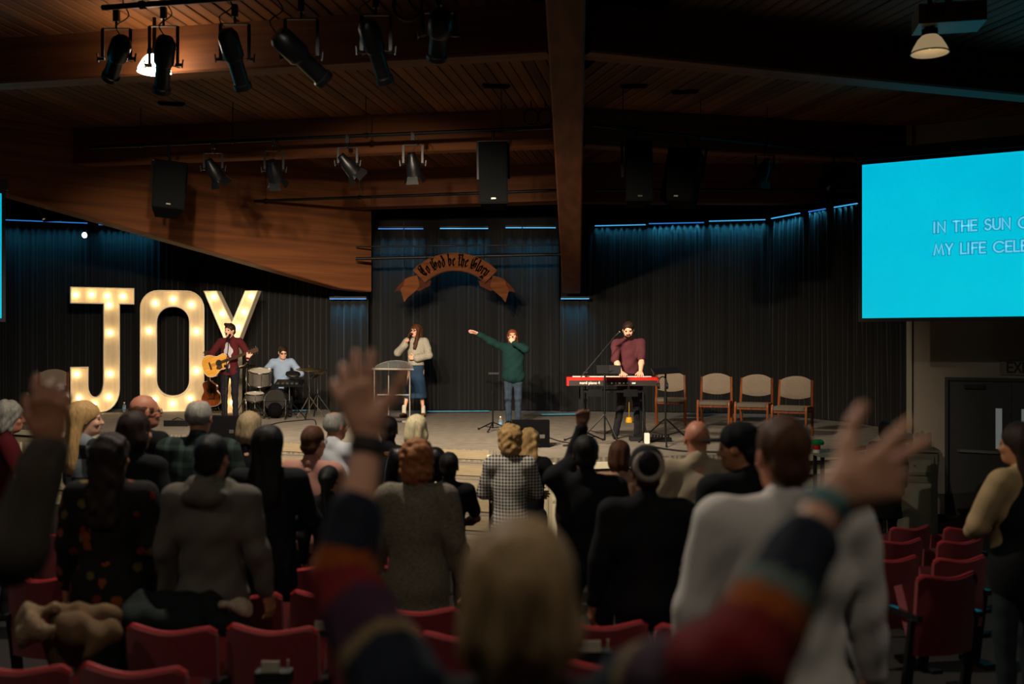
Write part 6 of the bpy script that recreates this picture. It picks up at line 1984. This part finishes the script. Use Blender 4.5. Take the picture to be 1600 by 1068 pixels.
# teal singer
Ys2 = 17.15
tsn, T_ = person('woman in a teal blouse and jeans singing with one arm stretched out', 802, Ys2, top_py=515, z=STAGE, yaw=176, w=1.06, depth=1.1, hips=1.06, head=(4, 18, 6), hair=('long', 'auburn'), skin='fair', mouth=True, fine=0.8,
       top=dict(mat=M_teal, name='blouse', hem=0.74, sw=0.022, fat=0.03, h=0.011, wrinkle=0.008), bottom=dict(mat=M_jeans, fat=0.004),
       legs={1: [(0.09, 0, 0.9), (0.09, 0.02, 0.49), (0.085, -0.02, 0.085)], -1: [(-0.09, 0, 0.9), (-0.09, 0.015, 0.49), (-0.085, -0.02, 0.085)]},
       arms={1: dict(t=(0.66, 0.16, 1.69), pole=(0.3, -0.4, -1), d=(0.9, 0.1, 0.28), n=(0, 0.6, -0.9), curl=0.12, spread=0.14), -1: dict(t=(-0.02, 0.24, 1.50), pole=(-1.0, 0.3, -0.5), d=(0.5, -0.15, 0.8), n=(0.3, -0.7, 0.3), curl=1.1)})
mc = world_of(tsn, T_['hc'] + T_['R'] @ v3(-0.005, 0.135, -0.08), T_['S'])
mic('black microphone held to the mouth of the woman in teal', mc, (-0.1, 0.9, 0.5), 0.17)
# keyboard player
Yp = 14.62
person('bearded man in a plum shirt playing the red stage piano', 982, Yp, top_py=502, z=STAGE, yaw=187, w=1.06, head=(-14, -12, 0), hair=('fade', 'darkbrown'), skin='fair', beard=True, fine=0.75,
       top=dict(mat=cloth('plum_shirt', '#4d262c', 0.1), hem=0.97, sleeve=1.12, sw=0.014, h=0.0105, wrinkle=0.008), bottom=dict(mat=cloth('black_jeans', '#17171c')),
       lean=0.04,
       legs={1: [(0.092, -0.01, 0.9), (0.12, 0.03, 0.49), (0.2, -0.02, 0.085)], -1: [(-0.092, -0.01, 0.9), (-0.13, 0.03, 0.49), (-0.14, -0.02, 0.085)]},
       arms={1: dict(t=(0.19, 0.32, 1.0), pole=(1, -0.8, 0), d=(0.05, 1, -0.15), n=(0, -0.2, -1), curl=0.35, spread=0.14), -1: dict(t=(-0.10, 0.33, 1.0), pole=(-1.1, -0.6, 0), d=(0.25, 1, -0.25), n=(0, -0.3, -1), curl=0.3, spread=0.16)})

# ================================================================ THE CONGREGATION
def vest(root, g):
    s = SDF(); U = g['U']
    s.ell(U((0, -0.02, 1.24)), (0.172, 0.15, 0.24), k=0.05); s.ell(U((0, -0.01, 0.9)), (0.20, 0.16, 0.26), k=0.06)
    s.plane((0, 0, 1), 1.43); s.plane((0, 0, -1), -0.62)
    np_object('vest', [s.mesh(0.014)], blk, root, g['S'])
FOLD = lambda s: dict(t=(s * 0.08, 0.26, 1.08), pole=(s, -0.5, -0.6), d=(-s, 0.4, 0), n=(0, -1, 0))
fold = {1: FOLD(1), -1: FOLD(-1)}
blk = cloth('black_knit', '#0f0f11', 0.15)
dark = cloth('charcoal', '#1c1b1b', 0.15)
navy = cloth('dark_navy', '#11141b', 0.1)
white = cloth('white_shirt', '#c6bfb8', 0.05)
person('grey-haired woman in a dark red jacket at the far left edge', 14, 8.6, top_py=630, yaw=-62, w=0.95, hair=('curly', 'grey'), skin='ruddy', top=dict(mat=cloth('dark_red', '#4d0d14'), name='jacket', hem=0.75, sw=0.014), arms=fold)
person('blonde woman in a grey and black block jacket looking right', 133, 7.6, top_py=629, yaw=-30, head=(-35, 0, 0), w=0.92, hair=('long', 'blond'), skin='fair', top=dict(mat=M_blockjacket, name='jacket', hem=0.72, sw=0.014), arms=fold)
person('woman with long dark hair in a dark orange floral dress', 176, 5.1, top_py=680, yaw=-5, w=1.08, hips=1.1, hair=('wavy', 'darkbrown'), skin='tan', top=dict(mat=M_floral, name='dress', hem=0.42, sw=0.02, fat=0.015))
person('dark-haired woman in black, in front of the floral dress', 211, 6.2, top_py=645, yaw=-12, head=(-8, 0, 0), w=0.9, hair=('bob', 'darkbrown'), skin='light', top=dict(mat=blk, name='sweater', hem=0.8))
person('balding man in a black jacket turned towards the right', 226, 7.9, top_py=617, yaw=-30, head=(-25, 0, 0), w=1.02, hair=('bald', 'brown'), skin='ruddy', glasses=True, top=dict(mat=blk, name='jacket', hem=0.8, sw=0.014))
person('broad man in a dark green plaid shirt with thin grey hair', 312, 7.1, top_py=625, yaw=-4, w=1.18, depth=1.15, hair=('thin', 'grey'), skin='ruddy', top=dict(mat=M_plaid, hem=0.8, sw=0.016, fat=0.015), bottom=dict(mat=navy))
person('man in a grey-brown hooded sweatshirt with short dark hair', 332, 4.95, top_py=682, yaw=-6, w=1.05, depth=1.1, hair=('crop', 'black'), skin='tan', top=dict(mat=cloth('grey_hoodie', '#5a544b', 0.12), name='hoodie', hem=0.78, sw=0.022, fat=0.018, hood=True, wrinkle=0.007), bottom=dict(mat=dark))
person('woman with an ash-blonde bob wearing black, behind the wedge monitor', 391, 7.9, top_py=645, yaw=-6, w=0.92, hair=('bob', 'ashblond'), skin='fair', top=dict(mat=blk, name='sweater', hem=0.8))
person('woman with long straight black hair in a black top', 421, 5.9, top_py=667, yaw=-4, w=1.0, hair=('long', 'black'), skin='tan', top=dict(mat=blk, name='top', hem=0.75, sw=0.016, fat=0.01), arms=fold)
person('man in a dusty pink shirt with short brown hair and glasses', 489, 7.2, top_py=667, yaw=-8, head=(-12, 0, 0), w=1.0, hair=('crop', 'brown'), skin='fair', glasses=True, top=dict(mat=cloth('dusty_pink', '#a8786a', 0.05), hem=0.8, sw=0.014), bottom=dict(mat=navy), arms=fold)
person('grey-haired man in a crisp white shirt near the steps', 523, 8.6, top_py=644, yaw=-20, head=(-16, 0, 0), w=1.0, hair=('thin', 'grey'), skin='ruddy', glasses=True, top=dict(mat=cloth('bright_white', '#c9c9cc', 0.04), hem=0.78, sw=0.016), bottom=dict(mat=navy), arms=fold)
person('dark-haired girl in a black dress, small among the seats', 514, 6.85, top_py=729, yaw=-6, w=0.9, hair=('pony', 'black'), skin='tan', top=dict(mat=blk, name='dress', hem=0.5))
person('man with short black hair in a charcoal shirt before the steps', 608, 9.0, top_py=652, yaw=-4, head=(10, 0, 0), w=1.02, hair=('crop', 'black'), skin='brown', top=dict(mat=dark, hem=0.8, sw=0.014), arms=fold)
person('woman with shining pale blonde hair in a black leather jacket', 651, 8.2, top_py=650, yaw=-4, w=0.92, hair=('bob', 'paleblond'), skin='fair', top=dict(mat=mat('black_leather', '#121113', 0.4, var=0.1, bump=0.2, bscale=50), name='leather_jacket', hem=0.85, sw=0.014), arms=fold)
person('woman with ginger hair in a chunky grey tweed sweater', 652, 5.5, top_py=692, yaw=-4, w=1.0, depth=1.1, hips=1.0, hair=('curly', 'ginger'), skin='fair', top=dict(mat=M_tweed, name='sweater', hem=0.72, sw=0.022, fat=0.02), bottom=dict(mat=blk))
person('boy with cropped black hair in a black t-shirt', 702, 7.3, top_py=708, yaw=-2, w=0.92, hair=('crop', 'black'), skin='dark', top=dict(mat=blk, name='t_shirt', hem=0.82, sleeve=0.7), arms=fold)
person('woman in a black and white houndstooth coat', 797, 8.3, top_py=667, yaw=0, w=0.88, hips=0.98, hair=('curly', 'blond'), skin='fair', top=dict(mat=M_hound, name='coat', hem=0.45, sw=0.018, fat=0.012, turtle=False), arms=fold)
person('woman with wavy blonde hair in black holding a paper slip', 829, 8.95, top_py=671, yaw=-25, w=0.88, hair=('wavy', 'blond'), skin='fair', top=dict(mat=blk, name='top', hem=0.8), arms={1: dict(t=(0.30, 0.20, 1.22), pole=(0.6, -1, -0.5), d=(0.2, 0.4, 0.9), n=(-1, 0, 0), curl=0.9), -1: FOLD(-1)})
def fist_arm(px, py, Y, root_px, H_, zf): return None
person('man in black raising one fist straight up', 915, 6.0, top_py=682, yaw=-2, w=1.12, depth=1.1, hair=('short', 'black'), skin='dark', top=dict(mat=blk, name='sweater', hem=0.8, sw=0.02, fat=0.015), arms={-1: dict(t=(-0.02, 0.17, 1.80), pole=(0.35, 1, -0.4), d=(0, 0, 1), n=(0, 1, 0), curl=1.5, thumb=0.2, **{'raise': 1}), 1: FOLD(1)})
person('woman with short brown hair in a peach top, half hidden', 968, 7.4, top_py=690, yaw=-6, head=(-8, 0, 0), w=0.92, hair=('bob', 'brown'), skin='fair', top=dict(mat=cloth('peach_top', '#a67e66', 0.05), name='top', hem=0.8), arms=fold)
person('man in a dark knitted beanie with a grey band', 1010, 4.9, top_py=706, yaw=0, w=1.08, depth=1.1, hair=('crop', 'darkbrown'), skin='brown', hat='beanie', top=dict(mat=blk, name='jacket', hem=0.76, sw=0.02, fat=0.015))
person('bald man in a crumpled beige shirt', 1089, 6.2, top_py=657, yaw=-4, w=1.04, depth=1.1, hair=('none', 'none'), skin='ruddy', top=dict(mat=cloth('beige_shirt', '#9a8a72', 0.06), hem=0.78, sw=0.02, fat=0.01, wrinkle=0.009), bottom=dict(mat=navy))
person('man in a black flat-peaked cap turned to the left', 1160, 5.1, top_py=664, yaw=18, head=(40, -4, 0), w=1.05, depth=1.1, hair=('crop', 'black'), skin='tan', hat='cap', top=dict(mat=blk, name='jacket', hem=0.78, sw=0.02, fat=0.015))
person('large man in a white shirt close by, seen from behind', 1222, 3.1, top_py=655, yaw=6, w=1.2, depth=1.15, hair=('crop', 'brown'), skin='ruddy', top=dict(mat=white, hem=0.74, sw=0.024, fat=0.022, wrinkle=0.007), bottom=dict(mat=navy))
person('woman in a beige blouse with long dark hair at the right edge', 1592, 5.6, top_py=663, yaw=24, head=(10, 0, 0), w=0.98, hair=('long', 'darkbrown'), skin='tan', top=dict(mat=cloth('beige_blouse', '#a58c66', 0.06), name='blouse', hem=0.74, sw=0.02, fat=0.012), bottom=dict(mat=cloth('slate_trousers', '#1d2526')), arms=fold, extra=vest)
person('person in a black coat standing by the grey-green cabinet', 1384, 12.4, H=1.66, yaw=10, w=1.05, hair=('bob', 'darkbrown'), skin='tan', top=dict(mat=blk, name='coat', hem=0.5, sw=0.02, fat=0.015))

# ---- worshipper in the rainbow cardigan, close to the lens
Yf = 1.42
fz = floorz(Yf)
STRIPES = [cloth('knit_navy', '#0e1420', 0.1, bump=0.6), cloth('knit_orange', '#7a390a', 0.1, bump=0.6), cloth('knit_red', '#5e0c10', 0.1, bump=0.6), cloth('knit_purple', '#2c1526', 0.1, bump=0.6), cloth('knit_sand', '#6a583c', 0.1, bump=0.6), cloth('knit_sage', '#4e5a52', 0.1, bump=0.6)]
Hf = Z(818, Yf) - fz
Sf = Hf / 1.75
def loc_of(px, py, Y):
    p = P(px, py, Y)
    return ((p.x - X(812, Yf)) / Sf, (Y - Yf) / Sf, (p.z - fz) / Sf)
def cardigan(root, g):
    s = SDF(); U = g['U']
    s.ell(U((0, -0.012, 1.27)), (0.185, 0.13, 0.215), k=0.05, lab=3)
    s.cap(U((-0.13, -0.02, 1.415)), U((0.13, -0.02, 1.415)), 0.068, None, 0.06, lab=0)
    s.ell(U((0, 0.0, 0.98)), (0.19, 0.145, 0.24), k=0.06, lab=0)
    for side in (-1, 1):
        Sh, E, Wp = g['A'][side][:3]
        segs = [(0.0, 0.22, 0), (0.22, 0.32, 4), (0.32, 0.70, 3), (0.70, 1.0, 2)]
        for a, b_, l in segs:
            s.cap(Sh + (E - Sh) * a, Sh + (E - Sh) * b_, 0.075 - 0.012 * a, 0.075 - 0.012 * b_, 0.02, lab=l)
        seq = [(0.0, 0.05, 2), (0.05, 0.2, 1), (0.2, 0.46, 0)] if side < 0 else [(0.0, 0.14, 2), (0.14, 0.28, 1), (0.28, 0.38, 5), (0.38, 0.68, 0)]
        for a, b_, l in seq:
            s.cap(E + (Wp - E) * a, E + (Wp - E) * b_, 0.062 - 0.018 * a, 0.062 - 0.018 * b_, 0.012, lab=l)
    s.plane((0, 0, -1), -0.7)
    s.disp = lambda x, y, z_: 0.003 * np.sin(60 * z_ + 20 * x) * np.sin(50 * x + 9 * y)
    np_object('cardigan', [s.mesh(0.011)], STRIPES, root, g['S'])
lh = loc_of(576, 684, 1.75); rh = loc_of(1298, 778, 1.30)
fgp, FG = person('blonde worshipper in a rainbow-striped cardigan with both arms raised', 812, Yf, H=Hf, yaw=0, w=1.0, head=(0, 4, 0), hair=('bob', 'beige'), skin='light', fine=0.7,
       top=dict(mat=blk, name='undershirt', hem=0.8, sleeve=0.3), bottom=dict(mat=navy),
       arms={-1: dict(t=lh, len=1.16, pole=(-0.5, 0.1, -1), d=(-0.30, 0.10, 0.95), n=(0.15, 1, -0.1), curls=(0.1, 0.2, 0.3, 0.35), spread=0.22, thumb=1.25, **{'raise': 1}), 1: dict(t=rh, len=1.18, pole=(-0.8, -0.6, -0.9), d=(0.93, 0.1, 0.38), n=(0.15, 1, -0.1), curls=(0.06, 0.1, 0.55, 0.75), spread=0.24, thumb=1.15, **{'raise': 1})},
       extra=cardigan)
S_ = FG['S']
for side, mname, m_, r_ in ((1, 'bracelet', mat('teal_beads', '#5e7f7c', 0.35, var=0.3, scale=60), 0.006), (-1, 'watch_strap', mat('dark_strap', '#2a2420', 0.6), 0.007)):
    Sh, E, Wp = FG['A'][side][:3]
    ax = unit(Wp - E); u, v = frame_of(Vector(ax)); u = np.array(u); v = np.array(v)
    for k in range(3):
        c = E + (Wp - E) * (0.90 + 0.035 * k) 
        MB().tube([Vector((c + (u * math.cos(q) + v * math.sin(q)) * 0.031) * S_) for q in np.linspace(0, 2 * PI, 20, endpoint=False)], r_ * S_, 6, closed=True).build(mname, m_, fgp, True)

# ---- raised arm at the left edge: only this worshipper's near side is in the picture
Yl = 2.2
zl = floorz(Yl)
Hl = 1.72
def loc_l(px, py, Y, px0):
    p = P(px, py, Y); S = Hl / 1.75
    return ((p.x - X(px0, Yl)) / S, (Y - Yl) / S, (p.z - zl) / S)
person('worshipper in a taupe sleeve reaching a hand up at the left edge', -310, Yl, H=Hl, yaw=0, w=1.05, head=(0, 0, 0), hair=('short', 'darkbrown'), skin='brown', fine=0.8,
       top=dict(mat=cloth('taupe_sleeve', '#3a332b', 0.1), name='sweater', hem=0.74, sw=0.022, fat=0.02),
       arms={1: dict(t=loc_l(76, 695, 2.25, -310), pole=(0.5, 0, -1), d=(-0.05, 0.15, 1), n=(-0.1, 1, 0.1), curls=(0.2, 0.5, 0.6, 0.7), thumb=0.4, **{'raise': 1})})

# ================================================================ SEATS
M_redf = mat('red_seat_fabric', '#72121a', 0.85, var=0.12, scale=60, bump=0.25, bscale=220, sheen=0.3)
M_redlit = mat('red_seat_lit_edge', '#a51c20', 0.6, var=0.08)  # brighter red: stage light painted onto the seats' top edges
M_arm = mat('armrest_lacquer', '#1a1817', 0.22, var=0.05, spec=0.7)
M_iron = mat('seat_iron', '#14110f', 0.6, 0.3, var=0.1)
def theatre_seat():
    t = thing('theatre_seat', '', 'seat', (0, 0, 0), 0, 'red tip-up seats of the auditorium')
    nx, nz = 12, 8; vs = []
    HWd = 0.214
    def yb(u, z): return 0.045 * u * u - 0.10 * (z - 0.3)
    def top(u): return 0.755 - 0.012 * math.cos(u * PI) - 0.03 * max(0, abs(u) - 0.86) / 0.14
    for s in (0, 1):
        for j in range(nz + 1):
            for i in range(nx + 1):
                u = -1 + 2 * i / nx; w = j / nz
                z = 0.28 + (top(u) - 0.28) * w
                vs.append(Vector((u * HWd * (1 - 0.02 * (1 - w)), yb(u, z) + (0.05 * (0.4 + 0.6 * min(1, 3 * (1 - abs(u)) + .2)) if s else 0), z)))
    N = (nx + 1) * (nz + 1); fs = []
    for j in range(nz):
        for i in range(nx):
            a = j * (nx + 1) + i
            fs.append((a, a + 1, a + nx + 2, a + nx + 1)); fs.append((N + a + nx + 1, N + a + nx + 2, N + a + 1, N + a))
    rim = [i for i in range(nx + 1)] + [j * (nx + 1) + nx for j in range(1, nz + 1)] + [nz * (nx + 1) + i for i in range(nx - 1, -1, -1)] + [j * (nx + 1) for j in range(nz - 1, 0, -1)]
    for i in range(len(rim)):
        a, b_ = rim[i], rim[(i + 1) % len(rim)]
        fs.append((a, a + N, b_ + N, b_))
    m = MB(); m.add(vs, fs); m.build('backrest', M_redf, t, True)
    pts = [Vector((u * HWd, yb(u, top(u)) + 0.02, top(u) + 0.002)) for u in np.linspace(-0.97, 0.97, 16)]
    MB().tube(pts, 0.012, 6).build('lit_top_edge', M_redlit, t, True)
    R = Euler((rad(68), 0, 0)).to_matrix()
    m = MB(); m.box((0, 0.14, 0.5), (0.40, 0.36, 0.08), R); m.build('tip_up_seat', M_redf, t)
    for s in (-1, 1):
        m = MB(); m.bar((s * 0.214, 0.12, 0), (s * 0.214, 0.04, 0.5), 0.03, 0.06, up=(1, 0, 0)); m.box((s * 0.214, 0.1, 0.015), (0.08, 0.26, 0.03)); m.build('leg', M_iron, t)
        m = MB(); m.prism([(-0.02, 0.0), (0.26, 0.0), (0.28, 0.02), (0.26, 0.035), (-0.02, 0.035)], -0.018, 0.018, fn=lambda v, s=s: Vector((s * 0.214 + v.y, v.x, 0.5 + v.z))); m.build('armrest', M_arm, t)
    return t
seat = theatre_seat()
first = [True]
def put_seat(px, Y, yaw, lab):
    o = seat if first[0] else copy_tree(seat)
    first[0] = False
    o.location = (X(px, Y), Y, floorz(Y)); o.rotation_euler = (0, 0, rad(yaw)); o['label'] = lab
SEATS = [
 (82, 8.3, -14, 'red seat at the far left beside the red-jacketed woman'), (445, 8.1, -10, 'red seat farthest forward, at the elbow of the woman with straight black hair'),
 (462, 7.35, -9, 'red seat right of the hooded man, upper of the two one above the other'), (560, 7.35, -9, 'red seat behind the girl in the black dress'),
 (458, 6.35, -9, 'red seat right of the hooded man, lower of the two one above the other'), (566, 6.35, -9, 'red seat half hidden by the rainbow sleeve, upper row'),
 (380, 5.35, -9, 'red seat touching the right hem of the hooded sweatshirt'), (512, 5.35, -9, 'red seat in the middle of the dim aisle rows, left of the rainbow sleeve'), (652, 4.9, -6, 'red seat directly behind the tweed sweater woman'),
 (60, 5.9, -12, 'red seat at the left edge beyond the raised taupe sleeve'), (266, 4.45, -8, 'red seat with dark clothes draped on its far side'), (424, 4.45, -8, 'broad red seat behind the hooded man, bottom of the picture'), (582, 4.45, -8, 'red seat partly behind the rainbow forearm, bottom row'), (730, 4.3, -4, 'red seat just left of the blonde worshipper\'s head'),
 (25, 3.75, -8, 'red seat in the bottom left corner'), (205, 3.72, -8, 'red seat at the bottom edge under the draped coat'),
 (940, 4.55, 0, 'red seat just right of the blonde worshipper\'s head, upper one'), (1097, 4.5, 4, 'red seat beside the white-shirted man\'s left elbow'), (960, 3.8, 0, 'red seat just right of the blonde worshipper\'s head, lower one'),
 (1394, 6.75, 14, 'large red seat right of the white-shirted man'), (1502, 6.75, 16, 'red seat next to the large one, towards the right edge woman'), (1482, 6.0, 16, 'red seat with the lowest top edge on the right side'),
 (1408, 7.75, 18, 'red seat mostly hidden behind the large seat on the right'), (1502, 7.75, 18, 'red seat straight behind the one next to the right edge woman'), (1424, 8.75, 18, 'red seat in front of the grey-green cabinet'), (1508, 8.75, 18, 'red seat below the dark double door'), (1345, 8.9, 14, 'red seat beside the white-shirted man\'s raised bracelet arm'),
]
for q in SEATS:
    put_seat(*q)
# cup racks with cards on the backs
M_card = mat('white_card', '#9c9482', 0.7, var=0.06)
def rack(px, py, Y, lab, w=0.075):
    c = P(px, py, Y)
    t = thing('card_rack', lab, 'card rack', c)
    MB().box((0, 0, 0), (0.15, 0.07, 0.05)).build('tray', M_black, t)
    MB().box((-0.01, -0.02, 0.045), (w, 0.012, 0.05), Euler((rad(-10), 0, 0)).to_matrix()).build('card', M_card, t)
    MB().cyl((0.06, 0.0, 0.02), (0.06, 0.0, 0.07), 0.004, n=6).build('pencil', M_card, t)
rack(508, 990, 4.9, 'small dark rack with a white card on the seat back left of the rainbow sleeve')
rack(428, 1056, 4.22, 'small dark rack with a white card at the very bottom of the picture')
rack(928, 1024, 4.3, 'small dark rack with a white card right of the blonde head')
# clothes laid over the seats
def heap(name, label, cat, prims, m, parts=()):
    s = SDF()
    for a, b_, ra, rb in prims:
        s.cap(a, b_, ra, rb, 0.05, ((0, 0, 1), 0.8))
    ph = len(label)
    s.disp = lambda x, y, z: 0.011 * np.sin(28 * x + 10 * z + ph) * np.sin(17 * y - 14 * z + ph) + 0.006 * np.sin(55 * x + 30 * y)
    o = np_object(name, [s.mesh(0.014)], m)
    tag(o, label, cat)
    return o
def pl(px, py, Y): return tuple(P(px, py, Y))
ct = thing('draped_coat', 'tan coat with a furry hood lying over a seat, lower left', 'coat', (0, 0, 0))
def heap_part(name, prims, m, parent, amp=0.011):
    s = SDF()
    for a, b_, ra, rb in prims:
        s.cap(a, b_, ra, rb, 0.05)
    s.disp = lambda x, y, z: amp * np.sin(28 * x + 10 * z) * np.sin(17 * y - 14 * z) + 0.5 * amp * np.sin(55 * x + 30 * y + 25 * z)
    return np_object(name, [s.mesh(0.013)], m, parent)
heap_part('coat_body', [(pl(95, 962, 4.5), pl(175, 962, 4.5), 0.06, 0.05), (pl(110, 980, 4.35), pl(165, 990, 4.35), 0.07, 0.06), (pl(150, 1000, 4.3), pl(140, 1022, 4.25), 0.05, 0.03), (pl(100, 1000, 4.45), pl(100, 1050, 4.45), 0.09, 0.07)], cloth('tan_coat', '#5c4630', 0.15), ct)
heap_part('fur_trim', [(pl(45, 965, 4.35), pl(50, 985, 4.3), 0.045, 0.05), (pl(50, 958, 4.4), pl(85, 950, 4.45), 0.045, 0.035), (pl(52, 988, 4.3), pl(80, 985, 4.3), 0.05, 0.03)], mat('fur', '#7a6248', 0.95, var=0.4, scale=60, bump=0.9, bscale=110), ct, 0.016)
heap('draped_jacket', 'very dark green jacket heaped across the seats, lower left', 'jacket', [(pl(225, 950, 4.75), pl(320, 950, 4.8), 0.10, 0.10), (pl(215, 968, 4.6), pl(300, 975, 4.62), 0.09, 0.07), (pl(310, 965, 4.7), pl(385, 985, 4.7), 0.09, 0.05)], cloth('dark_green_jacket', '#0c1613', 0.2))
heap('lace_scarf', 'small pale lace scarf on the dark jacket', 'scarf', [(pl(352, 944, 4.72), pl(378, 947, 4.72), 0.03, 0.035), (pl(378, 947, 4.72), pl(390, 960, 4.7), 0.03, 0.012)], mat('lace', '#a3927c', 0.9, var=0.35, scale=60, bump=0.6))
